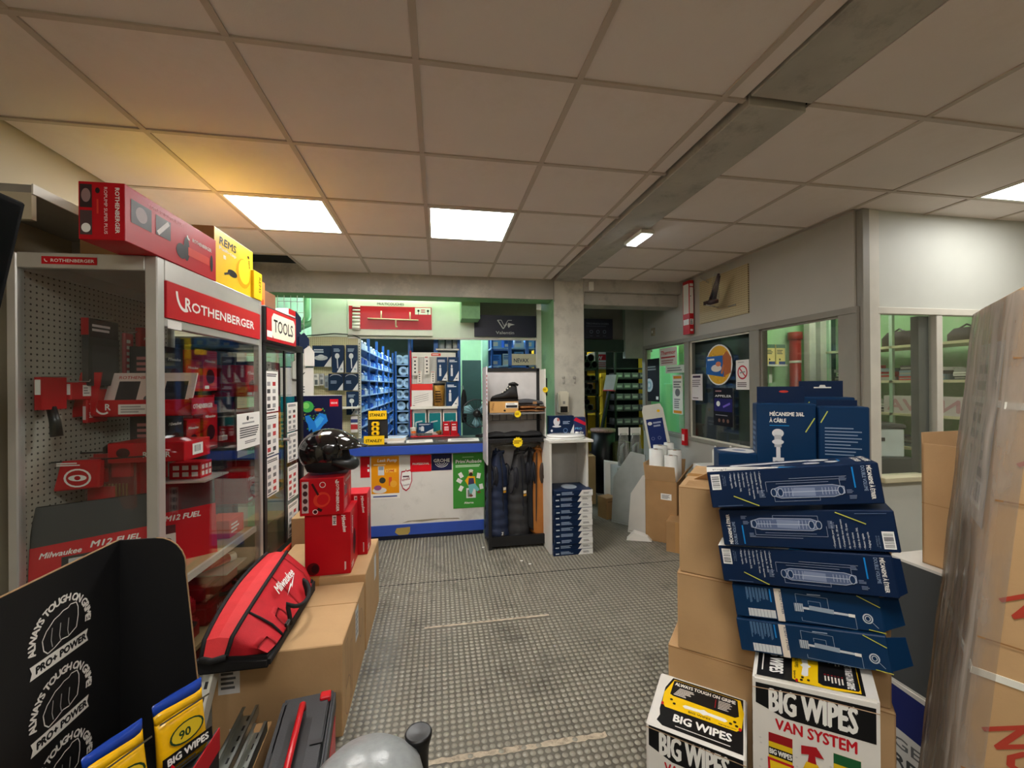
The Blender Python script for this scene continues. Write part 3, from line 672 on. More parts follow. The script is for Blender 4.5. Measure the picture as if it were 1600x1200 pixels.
mb = MB(); mb.tube([(-.24, 0, -.004), (.12, 0, -.004)], .004, 6); mb.build('bracket', black_mt, t)
# big backed cards leaning on the shelf
def fuel_card(x, y, w, h, rz, label, n):
    t = thing('power_tool_card', label, 'tool pack', incab(x, y, .701), (-.22, 0, RZ+rz))
    mb = MB(); mb.box(-w/2, w/2, 0, .012, 0, h); mb.build('backing_board', mat('black_card', (26, 26, 28), .5), t, bevel=.004)
    P = Print(w, h); P.poly([(0, 0), (w, 0), (w, h*.62), (0, h*.58)], (196, 14, 28)); mil_word(P, w*.06, h*.46, h*.08, WHITE, w*.3, bolt=False); P.text('M12 FUEL', w*.42, h*.49, h*.09, WHITE, .04, shear=.25, fit=w*.4)
    for k in range(n):
        a = w*(.22+.44*k); P.rect(a, h*.15, a+w*.32, h*.42, (225, 220, 210)); P.rect(a, h*.34, a+w*.32, h*.44, (40, 40, 42)); P.greek(a+w*.05, h*.35, a+w*.26, h*.43, 1, (190, 190, 190)); P.ell(a+w*.2, h*.24, w*.08, h*.05, (110, 108, 104), rot=.5)
    P.build('card_print', t, (-w/2, -.0002, 0), (1, 0, 0), (0, 0, 1))
    return t
fuel_card(-.30, .12, .40, .38, .55, 'black and red backed power tool card leaning at the near end of the cabinet shelf', 2)
fuel_card(-.19, .40, .36, .40, .62, 'black and red backed power tool card leaning behind the first one', 1)
def socket_print(P, W, H):
    for i in range(3):
        for j in range(2): P.rect(W*(.12+.3*i), H*(.15+.4*j), W*(.32+.3*i), H*(.42+.4*j), (225, 210, 205))
pbox('accessory_box', 'small red box with rows of white squares under the lower red tray', 'box', .14, .10, .08, incab(-.14, .46, 1.10), RZ, red_box, {'front': socket_print, 'right': socket_print})
mb = MB(); mb.box(-.12, .12, -.11, .11, -.008, 0); tag(mb.build('small_shelf', alu, None, incab(-.14, .46, 1.10), (0, 0, RZ)), 'small metal shelf plate carrying the box of white squares', 'shelf')
# red packs on glass shelves at the far half
def mil_face(P, W, H): mil_word(P, W*.1, H*.7, W*.16, WHITE, W*.75, bolt=False); P.ell(W*.5, H*.35, W*.3, H*.18, (60, 14, 18)); P.rect(W*.1, H*.05, W*.4, H*.13, WHITE)
zs = {1.208: 'lower', 1.528: 'upper'}
for z, nm in zs.items():
    for i, (yy, w, h, pos) in enumerate(((.46, .13, .22, 'near end'), (.61, .12, .17, 'middle'), (.77, .14, .24, 'far end'))):
        if z > 1.5: h = min(h, .23)
        pbox('power_tool_box', 'red power tool box on the %s glass shelf, %s' % (nm, pos), 'box', .16, w, h, incab(-.29, yy, z+.0005), RZ, red_box if (i+int(z*10)) % 3 else mat('dark_tool_box', (40, 36, 40), .4), {'right': mil_face, 'front': lambda P, W, H: P.greek(W*.2, H*.2, W*.8, H*.8, 5, (190, 120, 120))})
pbox('grey_instrument_case', 'flat grey case standing on the wooden cabinet shelf', 'case', .06, .34, .26, incab(-.26, .64, .7005), RZ, mat('grey_case', (96, 94, 92), .5), {'right': lambda P, W, H: (P.ring(W*.7, H*.6, W*.12, W*.12, .004, (140, 138, 134)), P.ring(W*.7, H*.6, W*.08, W*.08, .003, (140, 138, 134)))})
pbox('pliers_box', 'low orange-red box at the far end of the wooden cabinet shelf', 'box', .14, .16, .10, incab(-.15, .78, .7005), RZ, mat('orange_red_card', (214, 70, 40), .4), {'right': lambda P, W, H: P.greek(W*.1, H*.2, W*.7, H*.8, 3, WHITE)})
pbox('leaflet_holder', 'white leaflet stand with dark picture on the cabinet shelf', 'stand', .09, .02, .14, incab(-.10, .16, .7005), -.6, white_box, {'front': lambda P, W, H: P.ell(W*.5, H*.5, W*.2, H*.3, (60, 58, 58))})
def case_of(x, y, z, L, label):
    t = thing('moulded_tool_case', label, 'tool case', incab(x, y, z), (0, 0, RZ))
    mb = MB(); mb.box(-.14, .14, -L/2, L/2, 0, .11); mb.box(-.13, .13, -L/2+.01, L/2-.01, .115, .21); mb.build('shell', mat('case_red', (158, 16, 28), .3), t, bevel=.02, seg=2)
    mb = MB(); mb.smooth = True; mb.tube([(.14, -.07, .12), (.175, -.06, .12), (.18, 0, .12), (.175, .06, .12), (.14, .07, .12)], .011, 8); mb.build('carry_handle', black_pl, t)
    P = Print(L, .2); mil_word(P, L*.2, .04, .05, WHITE, L*.5, bolt=False); P.build('print', t, (.1402, -L/2, 0), (0, 1, 0), (0, 0, 1)); return t
case_of(-.22, .25, .3205, .36, 'red moulded tool case under the wooden shelf, nearest the black stand')
case_of(-.22, .66, .3205, .34, 'red moulded tool case under the wooden shelf, at the far end')
case_of(-.22, .45, .061, .40, 'red moulded tool case at the very bottom of the glass cabinet')
t = thing('sealant_tube', 'red tube with white cap lying under the wooden cabinet shelf', 'tube', incab(-.10, .62, .575), (0, 0, RZ))
mb = MB(); mb.smooth = True; mb.cyl((-.05, -.06, .025), (.02, .06, .025), .024, n=14); mb.build('tube_body', red_pl, t); mb = MB(); mb.cyl((.02, .06, .025), (.036, .09, .025), .025, n=14); mb.build('cap', white_pt, t); mb = MB(); mb.box(-.10, .09, -.1, .12, -.006, 0); mb.build('tray', alu, t)
# notice taped on the door
def notice(P, W, H): P.rect(0, 0, W, H, WHITE); P.ell(W*.42, H*.85, W*.05, H*.07, (30, 30, 30)); P.text('Artisan', W*.5, H*.82, H*.08, (40, 40, 40), .02); P.greek(W*.2, H*.68, W*.8, H*.76, 1, (150, 150, 150)); P.greek(W*.1, H*.3, W*.92, H*.62, 5, (70, 70, 70), ragged=.2); P.greek(W*.3, H*.12, W*.8, H*.22, 2, (120, 120, 120))
def sheet(name, label, frame_obj, o, U, V, W, H, fn, cat='notice'):
    """a thin sheet of paper as a thing of its own, with print"""
    U, V = Vector(U), Vector(V); Nn = U.cross(V); M = Matrix((U, V, Nn)).transposed().to_4x4(); M.translation = Vector(o)
    mb = MB(); mb.box(0, W, 0, H, 0, .0008); ob = mb.build(name, paper, frame_obj); ob.matrix_world = M if not frame_obj else M
    if label: tag(ob, label, cat)
    P = Print(W, H); fn(P, W, H); P.build('print', ob, (0, 0, .0006), (1, 0, 0), (0, 1, 0)); return ob
cy0 = Euler(CR).to_matrix()
sheet('paper_notice', 'white printed notice taped on the aluminium cabinet door', None, incab(-.004, .625, 1.20), cy0 @ Vector((0, 1, 0)), (0, 0, 1), .29, .20, notice)

# ---- second cabinet: black with TOOLS sign
cb2 = thing('display_cabinet', 'black framed glass display cabinet with a TOOLS header', 'cabinet', (-1.068, 2.835, 0), CR)
W2, H2 = .70, 1.86
cab2_m = Matrix.Translation(Vector((-1.068, 2.835, 0))) @ Euler(CR).to_matrix().to_4x4()
for (x, y) in ((-.04, 0), (-.04, W2-.04), (D1, 0), (D1, W2-.04)): bx('corner_post', x, x+.04, y, y+.04, .42, H2-.05, black_mt, cb2, bevel=.004)
bx('roof_panel', D1, .0, 0, W2, H2-.05, H2, black_mt, cb2, bevel=.004); bx('back_panel', D1, D1+.02, .02, W2-.02, 0, H2-.05, mat('dark_cabinet_back', (38, 38, 42), .6), cb2); bx('base_panel', D1, 0, 0, W2, 0, .42, black_mt, cb2, bevel=.004)
bm_ = bx('bumper_strip', 0, .02, .0, W2, .40, .43, mat('orange_red_strip', (222, 60, 36), .4), cb2, bevel=.004)
for i, (a, b) in enumerate(((.04, .345), (.35, W2-.04))):
    d = bx('door', -.02, -.014, a, b, .45, H2-.06, glass, cb2)
    mb = MB(); mb.box(-.004, .006, -.152, -.128, 0, H2-.51); mb.build('door_stile', black_mt, d)
mb = MB(); mb.cyl((-.01, .33, 1.18), (.025, .33, 1.18), .010, n=10); mb.cyl((.02, .33, 1.18), (.03, .33, 1.18), .014, n=10); mb.build('lock_knob', steel, cb2)
hd = bx('header_sign', -.06, .02, -.02, .50, 1.83, 2.055, black_mt, cb2, bevel=.006)
hf = bx('sign_face', .0405, .044, -.25, .24, .012, .213, mat('red_sign_face', (200, 16, 32), .3), hd)
P = Print(.49, .2); rr = [(.10, .02), (.44, .02), (.47, .05), (.47, .15), (.44, .18), (.10, .18), (.07, .15), (.07, .05)]
P.poly(rr, (240, 232, 208)); P.rect(-.0, .02, .08, .06, WHITE); P.text('TOOLS', .10, .062, .115, BLACK, .02, fit=.33); P.build('sign_lettering', hf, (.0022, -.245, 0), (0, 1, 0), (0, 0, 1))
for z in (.8, 1.15, 1.48): bx('glass_shelf', D1+.03, -.08, .03, W2-.03, z, z+.008, gsh, cb2)
def incab2(x, y, z): return cab2_m @ Vector((x, y, z))
for z, nm in ((.808, 'lowest'), (1.158, 'middle'), (1.488, 'top')):
    for i, (yy, w, h, pos) in enumerate(((.18, .2, .2, 'near'), (.5, .24, .24, 'far'))):
        m = (red_box, mat('dark_tool_box', (40, 36, 40), .4))[(i+int(z*3)) % 2]
        pbox('power_tool_box', 'tool box on the %s shelf of the black cabinet, %s half' % (nm, pos), 'box', .2, w, h, incab2(-.24, yy, z+.0005), RZ, m, {'right': mil_face})
def tech(P, W, H):
    P.rect(0, 0, W, H, WHITE); P.greek(W*.1, H*.86, W*.9, H*.95, 2, (40, 40, 40), ragged=.1)
    for i in range(4):
        for j in range(2): P.rect(W*(.12+.42*j), H*(.1+.18*i), W*(.36+.42*j), H*(.2+.18*i), random.choice(((120, 120, 120), (70, 70, 70), (190, 60, 60), (160, 160, 160))))
    P.greek(W*.1, H*.02, W*.9, H*.08, 1, (90, 90, 90))
for i, (z0, h) in enumerate(((1.385, .265), (1.10, .275), (.84, .25))):
    sheet('price_sheet', 'white price sheet on the left black cabinet door, %s of three' % ('top', 'middle', 'bottom')[i], None, incab2(-.012, .05, z0), cy0 @ Vector((0, 1, 0)), (0, 0, 1), .195, h, tech)
for i, (z0, h) in enumerate(((1.22, .21), (1.0, .21), (.73, .24), (.46, .24))):
    sheet('price_sheet', 'white price sheet on the right black cabinet door, %s' % ('uppermost', 'second from top', 'third from top', 'lowest')[i], None, incab2(-.012, .40, z0), cy0 @ Vector((0, 1, 0)), (0, 0, 1), .20, h, tech)
# ---- boxes on top of the cabinets
def ropump_side(P, W, H):
    P.text('ROPUMP SUPER PLUS', W*.2, H*.84, H*.09, (226, 130, 130), .01, fit=W*.36)
    P.rect(W*.05, H*.38, W*.23, H*.8, (50, 40, 40)); P.ell(W*.14, H*.6, W*.05, H*.14, (150, 130, 128)); P.rect(W*.27, H*.4, W*.42, H*.78, (70, 62, 60)); P.line([(W*.29, H*.44), (W*.40, H*.74)], .018, (210, 205, 200))
    P.ell(W*.54, H*.32, W*.06, H*.16, (36, 32, 32)); P.ell(W*.60, H*.42, W*.035, H*.26, (30, 28, 28)); P.rect(W*.62, H*.30, W*.9, H*.48, (214, 66, 50)); P.ell(W*.93, H*.38, W*.02, H*.2, (40, 36, 36))
    P.ring(W*.63, H*.72, H*.08, H*.09, .008, WHITE, 8, PI, PI*1.6); P.text('ROTHENBERGER', W*.67, H*.64, H*.11, WHITE, .02, fit=W*.26)
def ropump_end(P, W, H):
    P.text('ROTHENBERGER', W*.80, H*.92, W*.13, WHITE, .03, rot=-PI/2, fit=H*.8); P.text('ROPUMP SUPER PLUS', W*.56, H*.92, W*.10, (235, 200, 200), .02, rot=-PI/2, fit=H*.82)
    P.rect(W*.04, H*.55, W*.3, H*.95, (56, 40, 40)); P.ell(W*.17, H*.76, W*.1, H*.12, (150, 120, 118)); P.rect(W*.04, H*.08, W*.3, H*.5, (80, 60, 60)); P.ell(W*.17, H*.2, W*.1, H*.08, WHITE)
    P.ell(W*.42, H*.85, W*.05, H*.05, (40, 30, 30)); P.rect(W*.40, H*.45, W*.44, H*.7, (214, 66, 50))
ZT = 2.0755
o = pbox('pump_box', 'long red box with white brand lettering lying over the cabinet edge', 'box', .145, .60, .205, (-1.165, 1.715+.30, ZT), -.02, red_box, {'front': ropump_end, 'right': ropump_side})
def rems_face(P, W, H):
    P.text('REMS', W*.10, H*.74, H*.20, BLACK, .04, shear=.12, fit=W*.42); P.text('Push-cap', W*.10, H*.64, H*.09, WHITE, .02, fit=W*.42)
    P.rect(W*.2, H*.5, W*.26, H*.57, (230, 225, 200)); P.ell(W*.72, H*.42, W*.2, H*.3, (222, 160, 8), rot=.3); P.ell(W*.74, H*.46, W*.16, H*.25, (250, 210, 40), rot=.3)
    P.ell(W*.42, H*.30, W*.12, H*.07, (40, 38, 36)); P.line([(W*.22, H*.22), (W*.36, H*.29)], .012, (60, 58, 54)); P.text('REMS', W*.86, H*.75, H*.07, BLACK, .03, rot=-1.4); P.ell(W*.86, H*.82, W*.03, H*.03, (60, 50, 20))
o = pbox('pipe_tool_box', 'tall yellow tool box with black lettering on the cabinet top', 'box', .16, .42, .275, (-1.165, 2.30+.215, ZT), -.02, yel_box, {'right': rems_face})
mb = MB(); mb.box(-.08, .08, -.211, -.2105, .0, .275); mb.build('brown_end', card2, o)
pbox('flat_yellow_box', 'flat pale yellow box lying behind the yellow tool box', 'box', .22, .34, .08, (-1.40, 2.33, ZT+.24), -.05, mat('pale_yellow_card', (238, 220, 70), .45), {'front': lambda P, W, H: (P.rect(W*.1, H*.2, W*.45, H*.8, (60, 58, 50)), P.rect(W*.5, H*.25, W*.7, H*.7, (120, 110, 60))), 'right': lambda P, W, H: P.text('REMS', W*.3, H*.3, H*.45, (200, 200, 210), .03)})
pbox('packing_carton', 'plain carton under the flat yellow box on the cabinet roof', 'box', .26, .38, .24, (-1.42, 2.34, ZT), -.03, card2)
o = pbox('brown_carton', 'brown carton with black lettering behind the yellow tool box', 'box', .2, .30, .34, (-1.33, 2.64, ZT), -.03, card, {'right': lambda P, W, H: (P.text('citernco', W*.1, H*.8, H*.1, (60, 40, 20), .02, fit=W*.7), P.rect(W*.1, H*.1, W*.6, H*.3, (70, 50, 30))), 'front': lambda P, W, H: P.text('citernco', W*.15, H*.8, H*.1, (60, 40, 20), .02, fit=W*.6)})
pbox('small_yellow_box', 'small upright yellow box at the far end of the cabinet top', 'box', .12, .11, .165, (-1.125, 2.755, ZT), -.02, yel_box, {'right': lambda P, W, H: P.text('REMS', W*.6, H*.85, W*.35, (90, 70, 10), .02, rot=-PI/2, fit=H*.6)})
pbox('orange_carton', 'orange brown carton on the black cabinet behind the TOOLS header', 'box', .16, .20, .40, (-1.25, 3.03, H2+.001), -.03, mat('orange_card', (190, 110, 50), .5), {'right': lambda P, W, H: P.rect(W*.1, H*.3, W*.9, H*.7, (196, 60, 30))})
pbox('dark_red_carton', 'dark brown carton standing furthest on the black cabinet top', 'box', .18, .18, .36, (-1.27, 3.26, H2+.001), -.03, mat('dark_brown_card', (110, 74, 50), .6))
pbox('white_carton', 'small white and red carton at the far corner of the black cabinet', 'box', .14, .14, .27, (-1.16, 3.43, H2+.001), -.03, white_box, {'right': lambda P, W, H: (P.rect(0, H*.85, W, H, RED), P.greek(W*.1, H*.2, W*.8, H*.7, 4, GREY))})
# ---- wall shelf and screen at the far left
t = thing('wall_shelf', 'white-edged shelf board fixed high on the cream left wall', 'shelf', (-1.82, 1.873, 2.29))
bx('board', 0, .312, 0, 1.3, 0, .03, mat('shelf_grey', (150, 146, 138), .6), t); bx('edge_strip', .312, .318, 0, 1.3, -.004, .034, white_pt, t); bx('end_panel', 0, .312, 0, .02, -.10, 0, cream_wall, t)
bx('bracket', 0, .25, .6, .62, -.12, 0, alu, t)
t = thing('wall_screen', 'black flat screen tilted down from the left wall', 'screen', (-.98, 1.205, 1.998), (0, .20, 0))
mb = MB(); mb.box(-.035, 0, -.85, 0, -.50, 0); mb.build('casing', mat('matt_black_casing', (12, 12, 13), .6, spec=.15), t, bevel=.004); mb = MB(); mb.box(0, .001, -.838, -.012, -.488, -.012); mb.build('display_panel', mat('dark_screen', (8, 8, 10), .3, var=0, spec=.1), t)
mb = MB(); mb.bar((-.03, -.4, -.25), (-.80, -.4, -.08), .04); mb.build('wall_arm', black_mt, t)
# ================================================================== LEFT FOREGROUND
# ---- black cardboard floor stand
stand = thing('floor_display_stand', 'black cardboard floor stand printed with white fist emblems', 'display stand', (-.885, 1.35, 0))
blk_card = mat('black_stand_card', (13, 13, 15), .5, var=.05); edge_m = mat('card_edge_brown', (150, 118, 84), .8)
mb = MB(); mb.box(-.006, 0, -1.25, .0, 0, 1.122); bp = mb.build('back_panel', blk_card, stand); mb = MB(); mb.box(-.0062, .0004, -1.25, 0, 1.122, 1.1235); mb.build('panel_edge', edge_m, bp)
wing = [(0, 0), (.205, 0), (.205, .62), (.192, .72), (.165, 1.02)] + [(.165-.075*(1-math.cos(a)), 1.04+.082*math.sin(a)) for a in [i*PI/2/6 for i in range(7)]] + [(0, 1.122)]
mb = MB(); mb.prism(wing, 0, .005); mb.build('side_panel', blk_card, stand)
mb = MB(); n = len(wing)
for i in range(1, n-1): mb.bar((wing[i][0]+.001, .0025, wing[i][1]), (wing[i+1][0]+.001, .0025, wing[i+1][1]), .0012, .006, (0, 1, 0)) if False else None
mb.tube([(u+.0006, .0025, v) for u, v in wing[1:-1]], .0022, 5); mb.build('side_panel_edge', edge_m, stand)
def emblem(P, cu, cv, s):
    W_ = (226, 222, 214)
    P.arc_text('ALWAYS TOUGH ON GRIME!', cu, cv, s*.40, s*.40, PI*1.06, -PI*.06, s*.14, W_, .07)
    fist = [(-.28, -.12), (-.30, .02), (-.24, .12), (-.20, .15), (-.12, .22), (-.04, .24), (.02, .27), (.1, .27), (.14, .30), (.24, .28), (.27, .2), (.27, .08), (.24, -.08), (.10, -.14), (0, -.12), (-.12, -.17), (-.22, -.19)]
    f = [(cu+a*s, cv+b*s+.02*s) for a, b in fist]; P.line(f+[f[0]], s*.014, W_)
    for a in (-.15, -.02, .11): P.line([(cu+a*s, cv+.14*s), (cu+(a-.02)*s, cv-.02*s), (cu+a*s, cv-.12*s)], s*.012, (170, 168, 164))
    P.poly([(cu-.48*s, cv-.20*s), (cu+.44*s, cv-.20*s), (cu+.41*s, cv-.28*s), (cu+.44*s, cv-.38*s), (cu-.48*s, cv-.38*s), (cu-.45*s, cv-.29*s)], W_)
    P.text('PRO+ POWER', cu-.40*s, cv-.335*s, s*.135, BLACK, .07, fit=s*.80)
P = Print(1.25, 1.122)
for k in range(5): emblem(P, 1.25-.183, 1.122-.150-.168*k, .168)
P.build('emblem_print', stand, (.0002, -1.25, 0), (0, 1, 0), (0, 0, 1))
mb = MB(); mb.box(0, .25, -.62, -.002, .53, .535); mb.box(.245, .25, -.62, -.002, .50, .56); mb.box(0, .25, -.622, -.617, .535, .62); mb.build('tray', blk_card, stand)
mb = MB(); mb.box(.2502, .253, -.62, -.002, .50, .562); mb.build('red_tray_lip', red_box, stand); mb = MB(); mb.box(0, .25, -1.25, -.002, 0, .03); mb.box(.245, .25, -.62, -.002, .03, .5); mb.build('plinth', blk_card, stand)
# pouches of wipes in the tray
def wipes_pouch(loc, rot, label):
    t = thing('wipes_pouch', label, 'pouch', loc, rot); t.scale = (.8, .8, .8); mb = MB(); mb.smooth = True; rings = []
    w = .15
    for k in range(9):
        f = k/8; z = .235*f; th = .034*math.sin(PI*min(1, .12+f*.9))**.7*(1-f*.55)+.003 if f < .999 else .003
        rings.append([Vector((w/2*(1-.05*math.sin(PI*f))*math.copysign(abs(math.cos(a))**.5, math.cos(a)), th*math.sin(a), z+.004*math.sin(a*3+f*9))) for a in [2*PI*i/16 for i in range(16)]])
    mb.cur = 0; mb.loft(rings[:7]); mb.cur = 1; mb.loft(rings[6:8]); mb.cur = 2; mb.loft(rings[7:])
    foil = [mat('yellow_foil', (240, 184, 16), .25, var=.1, scale=30), mat('yellow_foil', (240, 184, 16), .25), mat('blue_foil', (24, 66, 170), .25, var=.08, scale=30)]
    mb.build('foil_bag', foil, t)
    P = Print(.15, .235); P.ell(.075, .115, .052, .034, (30, 60, 34)); P.ell(.075, .115, .046, .029, (222, 190, 40)); P.text('90', .05, .10, .036, (30, 60, 34), .04); P.rect(.0, .035, .15, .075, BLACK); P.text('BIG WIPES', .012, .045, .03, WHITE, .05, fit=.126); P.greek(.02, .01, .13, .03, 2, (60, 60, 60)); P.line([(.0, .185), (.15, .185)], .006, (90, 84, 70))
    P.build('print', t, (-.075, -.036, 0), (1, 0, 0), (0, 0, 1)); return t
wipes_pouch((-.685, 1.27, .536), (-.12, 0, 1.0), 'yellow and blue foil pouch of wipes leaning out furthest right in the black stand')
wipes_pouch((-.74, 1.13, .536), (-.14, .0, 1.1), 'yellow and blue foil pouch of wipes nearest the fist emblems')
def red_card_bit(loc, rot, label):
    mb = MB(); mb.prism([(-.05, 0), (.05, 0), (.05, .06), (.02, .11), (0, .07), (-.03, .10), (-.05, .05)], -.003, .003); o = mb.build('red_card_flap', red_box, None, loc, rot); tag(o, label, 'card flap'); o.scale = (.6, .6, .6)
red_card_bit((-.67, 1.17, .536), (-.3, 0, .5), 'torn red card flap between the yellow pouches')
red_card_bit((-.79, 1.02, .536), (-.3, 0, .6), 'torn red card flap at the foot of the fist panel')

# ---- cartons on the floor
def handle_mark(P, W, H):
    c = (120, 84, 50)
    P.line([(W*.30, H*.1), (W*.30, H*.75), (W*.36, H*.75), (W*.36, H*.1), (W*.30, H*.1)], .004, c); P.line([(W*.12, H*.4), (W*.12, H*.9), (W*.2, H*.9), (W*.2, H*.4), (W*.12, H*.4)], .004, c); P.ring(W*.2, H*.25, H*.16, H*.2, .004, c)
    P.rect(W*.52, H*.55, W*.66, H*.95, (205, 205, 205)); P.greek(W*.54, H*.6, W*.64, H*.9, 5, (120, 120, 120)); P.ring(W*.78, H*.6, H*.14, H*.18, .005, c)
def front_lbl(P, W, H):
    P.rect(W*.05, H*.62, W*.21, H*.92, (215, 212, 208)); P.greek(W*.07, H*.66, W*.2, H*.9, 5, (90, 90, 90)); P.rect(W*.13, H*.08, W*.26, H*.26, (215, 212, 208)); P.barcode(W*.15, H*.1, W*.24, H*.24)
cA = pbox('long_carton', 'long brown carton in the left foreground carrying the red tool bag', 'carton', .52, .60, .41, (-.69, 2.255, 0), .01, card, {'front': front_lbl, 'right': handle_mark}, bevel=.004)
mb = MB(); mb.box(-.262, .262, .06, .064, .4095, .4115); mb.build('lid_seam', card2, cA)
cB = pbox('brown_carton', 'brown carton behind the long one, under the red boxes', 'carton', .56, .58, .45, (-.71, 2.855, 0), .01, card, {'right': lambda P, W, H: (P.rect(W*.6, H*.55, W*.75, H*.9, (205, 205, 205)), P.line([(W*.3, H*.1), (W*.3, H*.6)], .004, (120, 84, 50)))}, bevel=.004)
tape(cB, .56, .58, .45, tape_m, 'y')
pbox('small_brown_carton', 'upright brown carton behind the red boxes, against the black cabinet', 'carton', .24, .22, .62, (-.91, 3.29, 0), .03, card, bevel=.004)
def m18_front(P, W, H):
    P.rect(W*.60, H*.80, W*.69, H*.96, (225, 220, 216)); P.text('M18', W*.68, H*.82, W*.085, BLACK, .04, rot=PI/2, fit=H*.12)
    P.text('Milwaukee', W*.80, H*.96, W*.12, WHITE, .03, shear=.2, rot=-PI/2+.1, fit=H*.28); P.ell(W*.18, H*.12, W*.14, H*.1, (90, 14, 20)); P.ell(W*.22, H*.12, W*.08, H*.07, (50, 14, 18)); P.greek(W*.86, H*.03, W*.9, H*.2, 2, WHITE, vert=True)
def m18_side(P, W, H):
    P.text('Milwaukee', W*.2, H*.9, W*.14, WHITE, .03, shear=.2, rot=-PI/2, fit=H*.3); P.ell(W*.5, H*.4, W*.2, H*.22, (70, 14, 20)); P.ell(W*.5, H*.45, W*.12, H*.12, (40, 14, 18)); P.greek(W*.1, H*.05, W*.5, H*.14, 2, WHITE)
pbox('power_tool_carton', 'large red tool box standing on the brown carton', 'box', .25, .26, .36, (-.643, 2.718, .4505), .03, red_box, {'front': m18_front, 'right': m18_side}, bevel=.003)
pbox('power_tool_carton', 'red tool box pushed in behind the large red one', 'box', .20, .17, .40, (-.565, 2.945, .4505), .02, red_box, {'right': m18_side, 'front': m18_front}, bevel=.003)
def roth_front(P, W, H):
    P.rect(W*.05, H*.08, W*.2, H*.92, (200, 180, 178)); 
    for k in range(4): P.ell(W*.125, H*(.2+.2*k), W*.055, H*.07, (70, 40, 42))
    P.ell(W*.5, H*.42, W*.2, H*.2, (214, 60, 40), rot=.6); P.ell(W*.52, H*.42, W*.14, H*.14, (196, 20, 30), rot=.6); P.line([(W*.28, H*.86), (W*.42, H*.55)], .012, (60, 20, 22)); P.line([(W*.4, H*.18), (W*.5, H*.12)], .016, (40, 20, 20)); P.ring(W*.52, H*.82, W*.07, W*.07, .003, WHITE); P.ring(W*.35, H*.1, W*.06, W*.06, .003, WHITE); P.ell(W*.35, H*.1, W*.04, W*.04, (60, 20, 22))
    P.text('ROTHENBERGER', W*.83, H*.9, W*.09, WHITE, .03, rot=-PI/2, fit=H*.82); P.ring(W*.86, H*.88, W*.05, W*.06, .005, WHITE, 8, PI*.5, PI*1.2)
def roth_side(P, W, H):
    P.ring(W*.15, H*.85, W*.08, H*.1, .006, WHITE, 8, PI, PI*1.6); P.text('ROTHENBERGER', W*.25, H*.8, H*.1, WHITE, .02, fit=W*.6); P.rect(W*.1, H*.45, W*.4, H*.72, (110, 90, 92)); P.ell(W*.72, H*.4, W*.1, H*.2, (214, 80, 60)); P.greek(W*.1, H*.1, W*.45, H*.38, 5, (226, 150, 150))
pbox('pipe_cleaning_gun_box', 'red box with an upright white brand name under the black helmet', 'box', .235, .27, .212, (-.667, 2.69, .811), .04, red_box, {'front': roth_front, 'right': roth_side}, bevel=.003)
# ---- open-face helmet
t = thing('motorcycle_helmet', 'glossy black open-face motorcycle helmet resting on the red boxes', 'helmet', (-.655, 2.70, 1.0235), (0, 0, .12))
gl_black = mat('gloss_black_shell', (14, 14, 16), .12, var=.0, coat=.8)
def helm_pt(a, b, r=1):
    """a round the head from the front (+x), b up"""
    x = math.cos(a)*math.cos(b); y = math.sin(a)*math.cos(b); z = math.sin(b)
    return Vector((.165*x*(1.04 if x < 0 else 1), .125*y, .135*z+.135))*1 if r == 1 else Vector((.165*x*r, .125*y*r, .135*z*r+.135))
mb = MB(); mb.smooth = True; na, nb = 36, 16; vs = []; fs = []
for j in range(nb+1):
    b = -.95 + (PI/2+.95)*j/nb
    for i in range(na):
        a = 2*PI*i/na; q = helm_pt(a, b)
        if b < -.35: q.x *= 1.02
        vs.append(q)
for j in range(nb):
    for i in range(na):
        a = (i+.5)/na*2*PI; b = -.95+(PI/2+.95)*(j+.5)/nb; a = a if a < PI else a-2*PI
        if abs(a) < 1.05 and -.62 < b < .22: continue        # the face opening
        fs.append((j*na+i, j*na+(i+1) % na, (j+1)*na+(i+1) % na, (j+1)*na+i))
mb.add(vs, fs); hs = mb.build('shell', gl_black, t); sd = hs.modifiers.new('thickness', 'SOLIDIFY'); sd.thickness = .016; sd.offset = -1
mb = MB(); mb.smooth = True; rings = []
for j in range(7):
    b = .12+.62*j/6; rings.append([helm_pt(-1.25+2.5*i/18, b, 1.045-.02*(j > 4)) + Vector((.02*(1-j/6), 0, .0)) for i in range(19)])
mb.loft(rings, closed=False, caps=False); vz = mb.build('raised_visor', mat('smoked_visor', (30, 28, 26), .08, var=0, coat=1), t); sd = vz.modifiers.new('thickness', 'SOLIDIFY'); sd.thickness = .004
mb = MB(); mb.smooth = True; rings = []
for j in range(5):
    rings.append([helm_pt(-.55+1.1*i/10, .2, 1.02) + Vector((.062*j/4*(1-.35*((i-5)/5)**2), 0, .012-.004*j)) for i in range(11)])
mb.loft(rings, closed=False, caps=False); pk = mb.build('peak', gl_black, t); sd = pk.modifiers.new('thickness', 'SOLIDIFY'); sd.thickness = .005
mb = MB(); mb.smooth = True
mb.lathe([(.001, .0), (.10, .0), (.118, .05), (.105, .12), (.06, .2), (.001, .22)], 18, Matrix.Translation((-.01, 0, .02)) @ Matrix.Scale(1.15, 4, (1, 0, 0))); mb.build('lining', mat('black_lining', (10, 10, 11), .9), t)
mb = MB(); mb.smooth = True
for s in (-1, 1): mb.lathe([(.001, 0), (.028, .0), (.03, .006), (.02, .012), (.001, .013)], 16, Matrix.Translation((.01, .122*s, .16)) @ Matrix.Rotation(-s*PI/2, 4, 'X'))
mb.build('visor_pivots', mat('satin_black', (34, 32, 32), .3), t)
